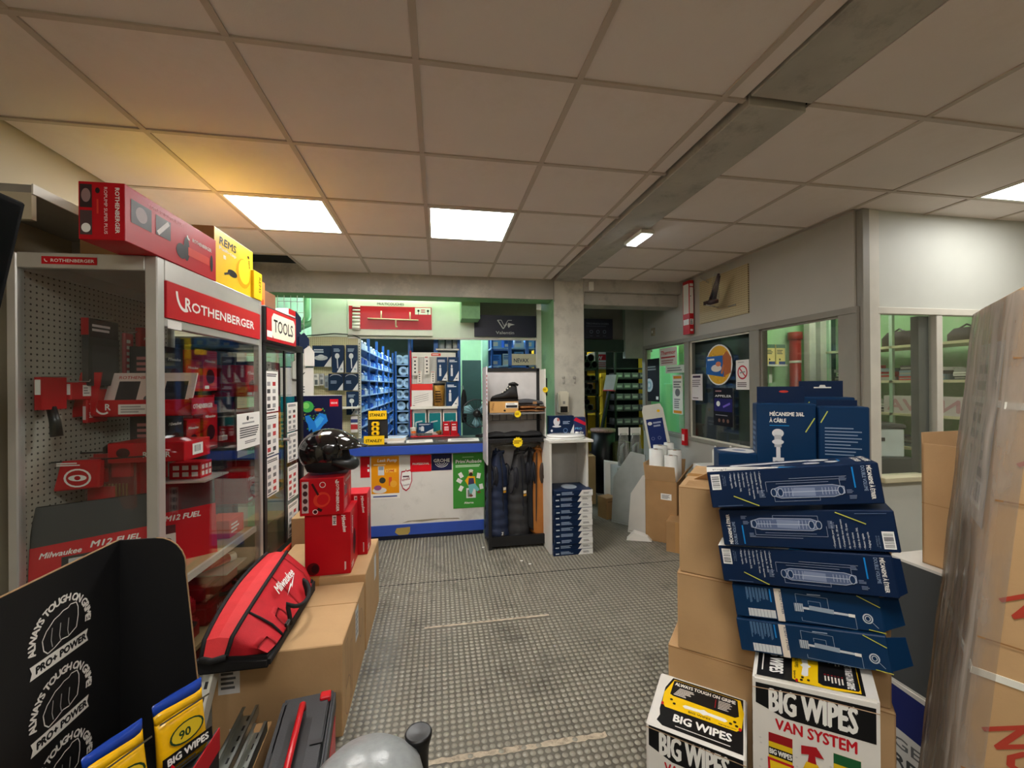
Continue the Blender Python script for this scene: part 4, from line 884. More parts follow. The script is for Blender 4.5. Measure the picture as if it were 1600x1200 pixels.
mb = MB(); mb.smooth = True; mb.tube([(.03, -.118, .085), (.09, -.108, .066), (.118, -.08, .056), (.134, -.04, .052), (.138, 0, .050), (.134, .04, .052), (.118, .08, .056), (.09, .108, .066), (.03, .118, .085)], [.016, .026, .032, .034, .035, .034, .032, .026, .016], 12); mb.build('chin_bar', mat('chin_black', (16, 15, 16), .5), t)
# ---- red tool bag
bag = thing('tool_bag', 'red canvas tool bag with black base and white brand script lying on the long carton', 'tool bag', (-.815, 2.16, .412), (0, 0, .0))
fab = mat('red_canvas', (196, 22, 36), .75, var=.1, scale=18, bump=.3, bscale=350); fab_l = mat('red_canvas_light', (222, 48, 52), .7, var=.06, scale=20, bump=.2, bscale=350); fab_k = mat('black_canvas', (18, 17, 18), .8, var=.1, bump=.3, bscale=300)
Lb = .63; secs = 11; rings = []; tops_r = []; tops_l = []
def bag_sec(f):
    y = -Lb/2 + Lb*f; hgt = .13 + .10*f**.8 + .02*math.sin(PI*f); e = min(f, 1-f)*4
    hw = .132 if .06 < f < .94 else .118; tw = .050 + .014*math.sin(PI*f); lean = -.058
    return y, hgt, hw, tw, lean
for k in range(secs):
    f = k/(secs-1); y, h, hw, tw, ln = bag_sec(f); yt = y*(1.0 if f > .5 else .97)
    w1 = .012*math.sin(7*f+1); sec = [(-hw, .012), (-hw-.004, .055), (-hw*.80+ln*.3+w1, h*.62), (-tw+ln, h), (ln, h+.008), (tw+ln, h), (hw*.78+ln*.3+w1, h*.6), (hw+.004, .055), (hw, .012), (0, .0)]
    rings.append([Vector((x, yt, z)) for x, z in sec]); tops_l.append(Vector((-tw+ln, yt, h+.004))); tops_r.append(Vector((tw+ln, yt, h+.004)))
# sides and ends
mb = MB(); mb.smooth = True
def strip(i0, i1, cur):
    mb.cur = cur
    for k in range(secs-1): mb.add([rings[k][i0], rings[k][i1], rings[k+1][i1], rings[k+1][i0]], [(0, 1, 2, 3)])
strip(1, 2, 0); strip(2, 3, 0); strip(5, 6, 0); strip(6, 7, 0)
for k in (0, secs-1): mb.cur = 0; mb.add(rings[k][1:8], [tuple(range(7))])
sb = mb.build('canvas_body', [fab], bag)
bmx = bmesh.new(); bmx.from_mesh(sb.data); bmesh.ops.remove_doubles(bmx, verts=bmx.verts, dist=.0005); bmx.to_mesh(sb.data); bmx.free()
md = sb.modifiers.new('sub', 'SUBSURF'); md.levels = 1; md.render_levels = 2
mb = MB(); mb.smooth = True
for k in range(secs-1):
    for i0, i1 in ((3, 4), (4, 5)): mb.add([rings[k][i0], rings[k][i1], rings[k+1][i1], rings[k+1][i0]], [(0, 1, 2, 3)])
ex = rings[0]; mb.add([ex[3], ex[4], ex[5], ex[5]+Vector((-.006, -.035, -.05)), ex[4]+Vector((0, -.05, -.06)), ex[3]+Vector((.006, -.035, -.05))], [(0, 1, 4, 5), (1, 2, 3, 4)])
mb.build('zip_panel', fab_l, bag)
mb = MB(); mb.smooth = True; mb.tube([ex[5]+Vector((-.006, -.035, -.05))]+tops_r, .0085, 8); mb.tube([ex[3]+Vector((.006, -.035, -.05))]+tops_l, .0085, 8); mb.tube([ex[3]+Vector((.006, -.036, -.052)), ex[4]+Vector((0, -.052, -.062)), ex[5]+Vector((-.006, -.036, -.052))], .012, 8); mb.build('top_binding', fab_k, bag)
mb = MB(); rb = [[Vector((x*1.03, y*1.03, z)) for x, y, z in ((-.132, -Lb/2, 0), (.132, -Lb/2, 0), (.132, Lb/2, 0), (-.132, Lb/2, 0))], [Vector((x*1.035, y*1.03, z)) for x, y, z in ((-.132, -Lb/2, .07), (.132, -Lb/2, .045), (.132, Lb/2, .075), (-.132, Lb/2, .07))]]
mb.loft(rb); mb.build('base', fab_k, bag, bevel=.012, seg=2)
mb = MB(); mb.smooth = True
mb.tube([rings[2][7]+Vector((.003, 0, 0)), (rings[2][7]+rings[2][6])/2+Vector((.006, 0, 0)), rings[2][6]+Vector((.002, 0, .004)), (rings[2][6]+rings[2][5])/2+Vector((.004, 0, .002)), rings[2][5]], .005, 6)
mb.build('seam_piping', fab_k, bag)
def strap_path(y0, y1): 
    a = Vector((.142, y0, .05)); b = Vector((.142, y1, .05))
    return [a, Vector((.138, y0, .10)), Vector((.150, y0+.02, .125)), Vector((.180, y0+.08, .10)), Vector((.185, (y0+y1)/2, .085)), Vector((.180, y1-.08, .10)), Vector((.150, y1-.02, .13)), Vector((.120, y1, .14)), b]
mb = MB(); mb.smooth = True; mb.tube([Vector((.142, -.09, .05)), Vector((.136, -.09, .09)), Vector((.128, -.085, .125))] + [Vector((.125+.05*math.sin(a), .035-.12*math.cos(a), .142-.045*math.sin(a))) for a in [PI*i/12 for i in range(13)]] + [Vector((.128, .155, .125)), Vector((.136, .16, .09)), Vector((.142, .16, .05))], .010, 8); mb.build('carry_handle', fab_k, bag)
mb = MB(); mb.tube([Vector((.145, -.15, .055)), Vector((.15, -.165, .085)), Vector((.15, -.135, .09)), Vector((.145, -.15, .055))], .005, 6); mb.box(.142, .15, -.17, -.13, .08, .095); mb.build('d_ring', black_mt, bag)
# script on the sloping side
pa, pb, pc = rings[5][7], rings[5][5], None
V = (rings[5][5]-rings[5][7]).normalized(); U = Vector((0, 1, 0)); 
P = Print(.4, .2); mil_word(P, 0, 0, .06, WHITE, .22); nrm = U.cross(V); P.build('brand_script', bag, rings[5][7]+V*.125+nrm*.020-U*.03, U, V)

# ---- open carton, rails, toolbox and the grey machine in front
lowc = pbox('low_carton', 'low brown carton under the steel channels beside the black stand', 'carton', .13, .46, .19, (-.725, 1.62, 0), .07, card2)
galv = mat('galvanised_steel', (172, 176, 168), .3, metal=.85, var=.12, scale=14)
def rail(y0, y1, x0, x1, z0, z1, w, h, label, m=galv):
    t = thing('steel_channel', label, 'metal rail', (x0, y0, z0)); d = Vector((x1-x0, y1-y0, z1-z0)); L = d.length; rz = math.atan2(-d.x, d.y); rx = math.asin(d.z/L); t.rotation_euler = (rx, 0, rz)
    mb = MB(); th = .002
    mb.box(-w/2, w/2, 0, L, 0, th); mb.box(-w/2, -w/2+th, 0, L, 0, h); mb.box(w/2-th, w/2, 0, L, 0, h); mb.box(-w/2, -w/2+.012, 0, L, h-th, h); mb.box(w/2-.012, w/2, 0, L, h-th, h); mb.build('profile', m, t)
    mb = MB()
    for k in range(int(L/.05)): mb.box(-.008, .008, .02+.05*k, .045+.05*k, th, th+.0006)
    mb.build('slots', black_mt, t)
rail(1.30, 1.90, -.735, -.775, .1905, .1905, .06, .04, 'galvanised steel channel on the low carton, left of two')
rail(1.30, 1.80, -.665, -.70, .1905, .1905, .05, .04, 'galvanised steel channel on the low carton, right of two')
rail(1.62, 1.925, -.925, -.93, .003, .40, .07, .05, 'white lacquered steel channel leaning on the long carton behind the black stand', white_pt)
t = thing('tool_box', 'black tool box with red top handle and red side on the floor', 'tool box', (-.50, 1.60, 0), (0, 0, .13))
tb_k = mat('charcoal_plastic', (38, 38, 41), .5, var=.08, bump=.15, bscale=200)
mb = MB(); mb.box(-.10, .10, -.27, .27, .19, .27); mb.box(-.085, .085, -.24, .24, .262, .28); mb.build('lid', tb_k, t, bevel=.012, seg=2)
mb = MB(); mb.box(-.095, .095, -.265, .265, 0, .19); mb.build('body', tb_k, t, bevel=.01)
mb = MB(); mb.box(.095, .099, -.24, .24, .02, .18); sp_ = mb.build('red_side', red_pl, t, bevel=.002); P = Print(.48, .16); mil_word(P, .1, .06, .06, WHITE, .28); P.build('side_script', t, (.0992, -.24, .02), (0, 1, 0), (0, 0, 1))
mb = MB(); mb.smooth = True; mb.tube([(-.01, -.17, .275), (-.01, -.165, .305), (-.01, -.15, .315), (-.01, .15, .315), (-.01, .165, .305), (-.01, .17, .275)], .011, 10); mb.build('top_handle', red_pl, t)
mb = MB(); mb.box(.045, .085, .20, .24, .26, .292); mb.build('latch', red_pl, t, bevel=.004); mb = MB(); mb.box(-.05, .03, -.12, .12, .274, .2805); mb.box(.04, .08, -.02, .0, .274, .284); mb.build('lid_recess', black_pl, t)
t = thing('red_tool_box', 'red box top with white brand script at the bottom edge, by the steel channels', 'box', (-.64, 1.36, 0), (0, 0, .25))
mb = MB(); mb.box(-.05, .05, -.06, .05, 0, .235); mb.build('body', red_box, t, bevel=.004); P = Print(.1, .1); mil_word(P, .015, .06, .03, WHITE, .07, rot=.2, bolt=False); P.build('top_print', t, (-.05, -.06, .235), (1, 0, 0), (0, 1, 0))
# grey machine
t = thing('grey_machine', 'rounded grey cast machine housing with a black knob at the bottom edge', 'machine', (-.165, .98, 0), (0, 0, .1))
hammer = mat('grey_hammer_paint', (150, 154, 154), .28, var=.08, scale=60, bump=.25, bscale=90)
mb = MB(); mb.smooth = True; prof = [(.001, .40), (.10, .40), (.125, .44), (.13, .55), (.128, .62), (.115, .675), (.082, .708), (.035, .722), (.001, .724)]
mb.lathe(prof, 28, Matrix.Scale(1.05, 4, (1, 0, 0))); mb.build('housing', hammer, t)
mb = MB(); mb.smooth = True; mb.lathe([(.001, 0), (.16, 0), (.16, .03), (.06, .06), (.05, .40), (.001, .40)], 20); mb.build('pedestal', mat('dark_cast_iron', (50, 52, 54), .5), t)
mb = MB(); mb.smooth = True; mb.lathe([(.001, .50), (.026, .50), (.024, .58), (.0235, .64), (.026, .67), (.0325, .69), (.0335, .70), (.031, .704), (.027, .7035), (.001, .700)], 24, Matrix.Translation((.118, .075, -.012))); mb.build('knob', mat('black_bakelite', (14, 14, 15), .38, var=0), t)
mb = MB(); mb.tube([(.05, .03, .55), (.112, .06, .545)], .014, 8); mb.build('knob_arm', hammer, t)
# ================================================================== COUNTER
ctr = thing('sales_counter', 'white sales counter with blue edge bands and posters on its front', 'counter', (-.42, 4.25, 0))
cblue = mat('counter_blue_laminate', (46, 78, 168), .35, var=.05); cwhite = mat('counter_scuffed_white', (218, 214, 206), .5, var=.04, scale=2, dirt=(176, 170, 160), dirt_amt=.5, dirt_scale=2.4)
mb = MB(); mb.box(-.90, .885, 0, .56, .955, .975); mb.build('worktop', mat('dark_worktop', (58, 58, 58), .35), ctr, bevel=.003)
mb = MB(); mb.box(-.90, .887, -.004, .06, .868, .956); mb.box(.86, .887, .06, .56, .868, .956); mb.build('edge_band', cblue, ctr, bevel=.004)
mb = MB(); mb.box(-.89, .875, .085, .55, .15, .868); mb.build('front_panel', cwhite, ctr)
mb = MB(); mb.box(-.89, .877, .078, .1, .05, .158); mb.build('kick_band', cblue, ctr, bevel=.002); mb = MB(); mb.box(-.88, .87, .11, .54, 0, .05); mb.build('plinth', mat('plinth_dark_blue', (26, 38, 76), .6), ctr)
P = Print(.2, .1); P.poly([(.0, .03), (.04, .0), (.13, .0), (.15, .03), (.15, .075), (.02, .07)], (172, 150, 84)); P.build('glue_stain', ctr, (-.02, .0775, .055), (1, 0, 0), (0, 0, 1))
P = Print(.6, .05); P.poly([(0, .02), (.1, .03), (.2, .022), (.38, .035), (.58, .026), (.56, .04), (.3, .046), (.06, .04)], (150, 140, 120)); P.build('scuff', ctr, (.05, .0845, .15), (1, 0, 0), (0, 0, 1))
YP = 4.334
def poster(name, label, px0, py0, px1, py1, y, fn, cat='poster', m=None, th=.0015):
    x0, x1, z0, z1 = span(px0, py0, px1, py1, y); W, H = x1-x0, z1-z0
    mb = MB(); mb.box(-W/2, W/2, 0, th, 0, H); o = mb.build(name, m or paper, None, ((x0+x1)/2, y-th, z0)); tag(o, label, cat)
    P = Print(W, H); fn(P, W, H); P.build('print', o, (-W/2, 0, 0), (1, 0, 0), (0, 0, 1)); return o
def pump_poster(P, W, H):
    P.rect(W*.02, H*.12, W*.98, H*.98, (232, 150, 20)); P.text('Leak Pump', W*.22, H*.86, H*.1, WHITE, .03, shear=.2, fit=W*.68); P.greek(W*.1, H*.77, W*.7, H*.82, 1, (250, 220, 160)); P.rect(W*.25, H*.55, W*.46, H*.76, (210, 210, 210)); P.rect(W*.27, H*.67, W*.44, H*.75, (140, 150, 160)); P.rect(W*.50, H*.61, W*.88, H*.69, (244, 190, 80)); P.text('129€', W*.52, H*.62, H*.075, (200, 20, 30), .04, fit=W*.3)
    P.ell(W*.4, H*.43, W*.11, H*.07, (60, 60, 50)); P.rect(W*.62, H*.3, W*.72, H*.5, (220, 90, 50)); P.ell(W*.3, H*.2, W*.24, H*.07, (220, 214, 205)); P.ell(W*.24, H*.26, W*.13, H*.06, (150, 80, 130)); P.ell(W*.78, H*.34, W*.12, H*.08, (240, 170, 60)); P.greek(W*.08, H*.03, W*.92, H*.08, 1, (70, 90, 150), ragged=.1)
poster('orange_poster', 'orange pump poster on the white counter front', 579, 713, 625, 778, YP, pump_poster)
def shield(P, W, H):
    s = [(.15, .9), (.45, .93), (.5, 1.0), (.55, .93), (.95, .98), (.96, .45), (.75, .12), (.5, 0), (.25, .1), (.05, .4)]
    P.poly([(a*W, b*H) for a, b in s], (176, 40, 56)); P.poly([(W*(.5+(a-.5)*.86), H*(.48+(b-.48)*.86)) for a, b in s], WHITE); P.greek(W*.25, H*.6, W*.75, H*.72, 1, (90, 60, 70)); P.text('RÉPARÉE', W*.2, H*.45, H*.13, (150, 40, 60), .03, rot=.2, fit=W*.62); P.text('Française', W*.25, H*.22, H*.13, (110, 50, 70), .01, shear=.2, rot=.2, fit=W*.52)
x0, x1, z0, z1 = span(624, 733, 645, 767, YP); mb = MB(); mb.prism([((a-.5)*(x1-x0)*.9, b*(z1-z0)) for a, b in [(.15, .9), (.5, .96), (.95, .95), (.94, .45), (.5, .03), (.07, .4)]], 0, .0012); o = tag(mb.build('shield_sticker', paper, None, ((x0+x1)/2, YP-.0012, z0)), 'white shield sticker with red outline beside the orange poster', 'sticker')
P = Print(x1-x0, z1-z0); shield(P, x1-x0, z1-z0); P.build('print', o, (-(x1-x0)/2, 0, 0), (1, 0, 0), (0, 0, 1))
poster('red_poster', 'red poster with white dots at the left end of the counter front', 563, 714, 578, 746, YP, lambda P, W, H: (P.rect(0, 0, W, H, RED), P.rect(W*.75, H*.5, W*.95, H*.62, WHITE), P.rect(W*.75, H*.28, W*.95, H*.4, WHITE)))
poster('red_sign_panel', 'small red sign with white lettering on the counter front', 641, 711.5, 674, 736, YP, lambda P, W, H: (P.rect(0, 0, W, H, (214, 20, 34)), P.text('PROFESSIONAL', W*.1, H*.42, H*.17, WHITE, .02, fit=W*.8)))
poster('navy_sign_panel', 'small navy sign with white wave emblem on the counter front', 674, 709.5, 706, 734, YP, lambda P, W, H: (P.rect(0, 0, W, H, (24, 28, 66)), P.text('GROHE', W*.1, H*.5, H*.28, WHITE, .03, fit=W*.8), [P.ring(W*.5, H*.52, W*(.34-.09*k), H*(.34-.09*k), .004, WHITE, 12, PI*1.1, PI*1.9) for k in range(3)]))
def green_poster(P, W, H):
    P.rect(0, 0, W, H, (64, 142, 56)); P.text("Prim'Aubade", W*.08, H*.82, H*.085, WHITE, .03, fit=W*.84); P.greek(W*.3, H*.91, W*.7, H*.94, 1, (150, 200, 140)); P.greek(W*.08, H*.74, W*.9, H*.79, 2, (200, 230, 190), ragged=.15)
    for a, b, r in ((.25, .60, .5), (.2, .5, 1), (.25, .36, -.5), (.82, .58, -.2), (.9, .38, .2)):
        c, s = math.cos(r), math.sin(r); P.poly([(W*a+W*.06*(u*c-v*1.4*s), H*b+W*.06*(u*s+v*1.4*c)) for u, v in ((-1, -1), (1, -1), (1, 1), (-1, 1))], WHITE)
    P.rect(W*.42, H*.18, W*.72, H*.36, (226, 226, 222)); P.rect(W*.46, H*.2, W*.6, H*.33, (120, 130, 120))
    P.poly([(W*.38, H*.5), (W*.48, H*.58), (W*.7, H*.57), (W*.72, H*.42), (W*.48, H*.40)], (240, 176, 30)); P.poly([(W*.5, H*.54), (W*.66, H*.54), (W*.68, H*.42), (W*.48, H*.42)], (70, 60, 90)); P.poly([(W*.48, H*.42), (W*.7, H*.44), (W*.84, H*.33), (W*.78, H*.29), (W*.66, H*.35), (W*.6, H*.26), (W*.53, H*.26)], (120, 190, 190)); P.ell(W*.82, H*.28, W*.06, H*.025, (120, 70, 50)); P.ell(W*.57, H*.22, W*.06, H*.022, (120, 70, 50))
    P.ell(W*.57, H*.63, W*.065, H*.055, (226, 170, 130)); P.ell(W*.57, H*.61, W*.06, H*.035, (60, 40, 30)); P.ell(W*.57, H*.675, W*.075, H*.025, (225, 220, 205)); P.text('Alterna', W*.35, H*.08, H*.05, WHITE, .03, fit=W*.3)
poster('green_poster', 'green advertising poster of a seated plumber on the counter front', 707.5, 708.5, 757, 792, YP, green_poster)
poster('white_side_poster', 'white line drawing poster at the far left of the counter front', 463, 712, 480, 745, YP, lambda P, W, H: (P.rect(0, 0, W, H, (232, 222, 210)), P.ring(W*.6, H*.5, W*.3, H*.3, .006, (170, 150, 130), 12, 0, PI), P.line([(W*.3, H*.5), (W*.3, H*.05)], .006, (170, 150, 130))))
# ---- things on the counter
CT = .9755
def swirl(P, W, H):
    P.rect(0, 0, W, H, (22, 26, 60)); P.rect(W*.74, H*.78, W*.92, H*.92, (214, 24, 40)); P.text('GROHE', W*.76, H*.83, H*.05, WHITE, .02, fit=W*.14)
    P.ell(W*.27, H*.78, W*.13, H*.11, (70, 170, 80)); P.ell(W*.24, H*.80, W*.07, H*.06, (130, 210, 110))
    for k in range(70):
        a = random.uniform(0, 2*PI); r = random.uniform(.05, .3); P.ell(W*(.44+r*math.cos(a)*1.0), H*(.53+r*math.sin(a)*.85), W*random.uniform(.006, .025), H*random.uniform(.006, .02), random.choice(((50, 130, 70), (90, 170, 70), (40, 90, 130), (180, 150, 60), (60, 110, 60))), n=6)
    P.poly([(W*a, H*b) for a, b in ((.22, .6), (.3, .62), (.4, .5), (.52, .66), (.66, .62), (.7, .5), (.6, .42), (.5, .3), (.4, .22), (.36, .36), (.3, .3), (.28, .44), (.24, .5))], (40, 130, 220)); P.poly([(W*a, H*b) for a, b in ((.42, .5), (.54, .6), (.62, .55), (.55, .45), (.46, .36))], (70, 170, 240)); P.ell(W*.5, H*.72, W*.08, H*.03, (220, 110, 60))
    P.line([(W*.02, H*.17), (W*.98, H*.16)], .003, (210, 210, 220)); P.line([(W*.02, H*.05), (W*.98, H*.05)], .012, (200, 204, 214)); P.line([(W*.02, H*.105), (W*.98, H*.105)], .006, (150, 150, 170)); P.line([(0, H*.995), (W, H*.995)], .006, (220, 220, 225))
x0, x1, z0, z1 = span(460, 618, 535, 700, 4.215)
o = thing('printed_display_board', 'navy display board with a blue and green swirl standing at the left of the counter', 'display board', ((x0+x1)/2, 4.215, CT))
mb = MB(); mb.box((x0-x1)/2, (x1-x0)/2, 0, .012, -.01, z1-CT); mb.build('board', mat('navy_board', (22, 26, 60), .4), o); P = Print(x1-x0, z1-CT); swirl(P, x1-x0, z1-CT); P.build('print', o, ((x0-x1)/2, -.0002, 0), (1, 0, 0), (0, 0, 1))
mb = MB(); mb.prism([(0, 0), (.10, 0), (0, .3)], -.003, .003, Matrix.Rotation(PI/2, 4, 'Z')); mb.build('prop', card, o)
# yellow and black tool dispenser
x0, x1, z0, z1 = span(568, 643, 605, 695, 4.30)
t = thing('tape_measure_display', 'yellow and black countertop display of tape measures', 'display', ((x0+x1)/2, 4.30, CT)); w = x1-x0
mb = MB(); mb.box(-w*.36, w*.5, .05, .06, 0, .30); mb.box(-w*.36, w*.5, -.02, .05, 0, .01); mb.build('back_card', mat('black_card', (26, 26, 28), .5), t)
mb = MB(); mb.box(-w*.32, w*.46, .035, .05, .24, .325); a = mb.build('top_sign', yel_box, t); P = Print(w*.78, .085); P.text('STANLEY', w*.05, .03, .04, BLACK, .04, fit=w*.68); P.build('sign_print', a, (-w*.32, .035, .24), (1, 0, 0), (0, 0, 1))
mb = MB(); mb.box(-w*.46, w*.40, -.05, -.035, .0, .085); a = mb.build('front_sign', yel_box, t); P = Print(w*.86, .085); P.text('STANLEY', w*.07, .025, .04, BLACK, .04, fit=w*.7); P.build('sign_print', a, (-w*.46, -.05, 0), (1, 0, 0), (0, 0, 1))
for k in range(3):
    mb = MB(); mb.box(-.035, .035, -.02, .04, .085+.045*k, .128+.045*k); a = mb.build('tape_measure', mat('tape_yellow', (250, 204, 20), .3), t, bevel=.008, seg=2)
    P = Print(.07, .043); P.ell(.035, .022, .014, .014, (30, 30, 30), 10); P.build('badge', a, (-.035, -.02, .085+.045*k), (1, 0, 0), (0, 0, 1))
# stacks of catalogues and papers
def booklet(px0, px1, y, z, h, d, label, rz=0, m=paper, cat='catalogue'):
    x0 = at(px0, 690, 'y', y).x; x1 = at(px1, 690, 'y', y).x; mb = MB(); mb.box(-(x1-x0)/2, (x1-x0)/2, -d/2, d/2, 0, h)
    o = mb.build('catalogue', m, None, ((x0+x1)/2, y, z), (0, 0, rz), bevel=.001); tag(o, label, cat)
    P = Print(x1-x0, d); P.greek((x1-x0)*.1, d*.2, (x1-x0)*.9, d*.8, 5, (150, 150, 150)); P.build('cover_print', o, (-(x1-x0)/2, -d/2, h), (1, 0, 0), (0, 1, 0)); return o
booklet(601, 633, 4.42, CT, .022, .2, 'thick pale catalogue, lowest of the pile right of the yellow display')
booklet(600, 634, 4.42, CT+.0222, .024, .2, 'thick beige catalogue, upper of the pile right of the yellow display', .05, mat('beige_paper', (214, 204, 186), .7))
booklet(603, 634, 4.44, CT+.0465, .006, .18, 'thin blue leaflet on top of the beige catalogues', -.2, mat('pale_blue_paper', (180, 204, 224), .6))
booklet(635, 676, 4.40, CT, .004, .21, 'loose white papers in the middle of the counter', .06)
booklet(700, 748, 4.40, CT, .005, .21, 'loose white papers at the right end of the counter', -.05)
booklet(683, 699, 4.38, CT, .002, .14, 'grey counter mat between the papers', 0, mat('grey_mat', (84, 84, 84), .6), 'mat')
# ---- display rack behind the counter with hanging packs
YR = 4.90
x0, x1, z0, z1 = span(642, 548, 717, 683, YR); xc = (x0+x1)/2; WR_ = x1-x0
t = thing('product_rack', 'white pegboard product rack with shelf behind the counter', 'display rack', (xc, YR, .40)); 
mb = MB(); mb.box(-WR_/2+.01, WR_/2-.03, .0, .012, .0, z1-.40-.02); mb.build('back_panel', peg_mat('perforated_white_panel', (206, 204, 196), 'xz', .02, .2, (150, 148, 140)), t)
mb = MB(); mb.box(-WR_/2+.01, WR_/2-.03, -.012, .0, z1-.40-.075, z1-.40-.02); a = mb.build('header', white_pt, t); P = Print(WR_*.2, .03); P.rect(0, 0, WR_*.2, .03, (214, 70, 50)); P.greek(WR_*.02, .008, WR_*.18, .022, 1, WHITE); P.build('header_tag', t, (-.04, -.0125, z1-.40-.06), (1, 0, 0), (0, 0, 1))
zsh = at(680, 636, 'y', YR-.12).z
mb = MB(); mb.box(-WR_/2, WR_/2-.02, -.16, .01, zsh-.40-.02, zsh-.40+.008); mb.build('shelf', white_pt, t, bevel=.003)
mb = MB(); mb.box(-WR_/2-.012, -WR_/2+.004, -.02, .03, 0, z1-.40); mb.build('red_upright', red_pl, t)
mb = MB(); mb.box(-WR_/2, WR_/2, -.18, .02, .577, .592); mb.build('lower_shelf', mat('rack_red_shelf', (206, 34, 44), .4), t, bevel=.003)
RB = zsh+.0085
def navy_pack(P, W, H, c=(20, 56, 92)):
    P.rect(0, 0, W, H, c); P.greek(W*.1, H*.78, W*.85, H*.9, 2, (220, 226, 232)); P.poly([(W*.45, 0), (W, 0), (W, H*.42)], (226, 226, 222)); P.rect(W*.22, H*.2, W*.42, H*.55, (210, 214, 218)); P.ell(W*.32, H*.62, W*.08, H*.06, (210, 214, 218)); P.greek(W*.7, H*.06, W*.92, H*.14, 1, (110, 120, 130))
def wpack(P, W, H):
    P.rect(0, 0, W, H, (228, 224, 214))
    for k in range(4): P.ell(W*.5, H*(.15+.19*k), W*.18, H*.05, (50, 50, 52), 8)
    P.greek(W*.1, H*.88, W*.9, H*.97, 1, (190, 60, 60))
def hang_front(name, label, px0, py0, px1, py1, y, m, fn, d=.03, cat='pack', group=None, L=.07):
    x0, x1, z0, z1 = span(px0, py0, px1, py1, y); W, H = x1-x0, z1-z0
    t = thing(name, label, cat, ((x0+x1)/2, y, z0), group=group); mb = MB(); mb.box(-W/2, W/2, 0, d, 0, H); mb.build('box', m, t, bevel=.003)
    P = Print(W, H); fn(P, W, H); P.build('front_print', t, (-W/2, 0, 0), (1, 0, 0), (0, 0, 1)); mb = MB(); mb.tube([(0, -.02, H+.002), (0, d+L, H+.002)], .002, 5); mb.build('peg_hook', steel, t); return t
hang_front('fitting_pack', 'slim white pack hanging at the left of the counter rack', 644, 556, 653, 586, YR-.08, white_box, wpack)
hang_front('fitting_pack', 'slim white pack hanging second from left on the counter rack', 663, 556, 671, 585, YR-.08, white_box, wpack)
hang_front('fitting_pack', 'slim white pack hanging low behind the first white pack', 652, 580, 659, 598, YR-.04, white_box, wpack)
hang_front('fitting_pack', 'slim white pack hanging low behind the second white pack', 673, 580, 680, 598, YR-.04, white_box, wpack)
hang_front('valve_pack', 'navy valve pack hanging left of two at the right of the counter rack', 682.5, 558, 699, 595, YR-.08, navy_lt, navy_pack)
hang_front('valve_pack', 'navy valve pack hanging right of two at the right of the counter rack', 700.5, 558, 717, 595, YR-.08, navy_lt, navy_pack)
def stand_box(name, label, px0, py0, px1, zb, y, d, m, fn, cat='box', rz=0):
    x0, x1, _, z1 = span(px0, py0, px1, py0+10, y); return pbox(name, label, cat, x1-x0, d, z1-zb, ((x0+x1)/2, y+d/2, zb), rz, m, {'front': fn})
stand_box('white_red_carton', 'white carton with a red top band on the rack shelf', 643, 600, 676, RB, YR-.14, .1, white_box, lambda P, W, H: (P.rect(0, H*.72, W, H, (226, 60, 54)), [P.line([(W*.1, H*(.15+.09*k)), (W*.8, H*(.3+.09*k))], .004, (120, 120, 120)) for k in range(4)], P.greek(W*.05, H*.03, W*.2, H*.07, 1, (40, 40, 40))))
t = thing('glue_tin', 'gold tin with black lid on the rack shelf', 'tin', (at(686, 620, 'y', YR-.09).x, YR-.09, RB)); r = (at(695, 620, 'y', YR-.09).x-at(677, 620, 'y', YR-.09).x)/2; hh = at(686, 599, 'y', YR-.09).z-RB
mb = MB(); mb.smooth = True; mb.cyl((0, 0, 0), (0, 0, hh*.92), r, n=20); mb.build('can', mat('gold_label', (168, 124, 52), .35, metal=.4, var=.2, scale=30), t); mb = MB(); mb.cyl((0, 0, hh*.92), (0, 0, hh), r*1.03, n=20); mb.build('lid', black_pl, t)
P = Print(r*1.3, hh*.6); P.greek(0, 0, r*1.2, hh*.55, 5, (60, 40, 20)); P.build('label_print', t, (-r*.65, -r*1.01, hh*.15), (1, 0, 0), (0, 0, 1))
stand_box('valve_box', 'navy valve box standing right of the gold tin', 697, 597, 716, RB, YR-.14, .08, navy_lt, navy_pack)
LB = .40+.592+.0005
for i, (a, b) in enumerate(((645.5, 666), (669, 690), (692, 714))):
    stand_box('tap_box', 'white tap box with a teal picture, %s of three under the rack shelf' % ('left', 'middle', 'right')[i], a, 640, b, LB, YR-.10, .09, white_box, lambda P, W, H: (P.rect(W*.08, H*.12, W*.92, H*.86, (20, 120, 124)), P.line([(W*.2, H*.15), (W*.2, H*.5), (W*.7, H*.55)], .014, (190, 200, 200))))
t = thing('plaster_tub', 'small white tub with an orange label on the rack red shelf', 'tub', (at(646, 670, 'y', YR-.135).x, YR-.135, LB)); mb = MB(); mb.smooth = True; mb.lathe([(.001, 0), (.032, 0), (.038, .085), (.04, .09), (.001, .092)], 16); mb.build('tub', white_pt, t)
P = Print(.05, .05); P.rect(0, .01, .045, .035, (222, 110, 50)); P.build('label_print', t, (-.02, -.036, .02), (1, 0, 0), (0, 0, 1))
stand_box('screw_box', 'navy carton leaning in front of the teal tap boxes', 652, 661, 677, LB+.03, YR-.17, .02, navy_lt, lambda P, W, H: (navy_pack(P, W, H), P.greek(W*.1, H*.3, W*.5, H*.6, 3, (210, 214, 220))))
t = pbox('drill_bit_tray', 'clear tray of small fittings in front of the navy carton', 'tray', .16, .05, .03, (at(664, 680, 'y', YR-.165).x, YR-.158, LB), 0, mat('grey_mixed_fittings', (90, 88, 84), .4, var=.5, scale=60))
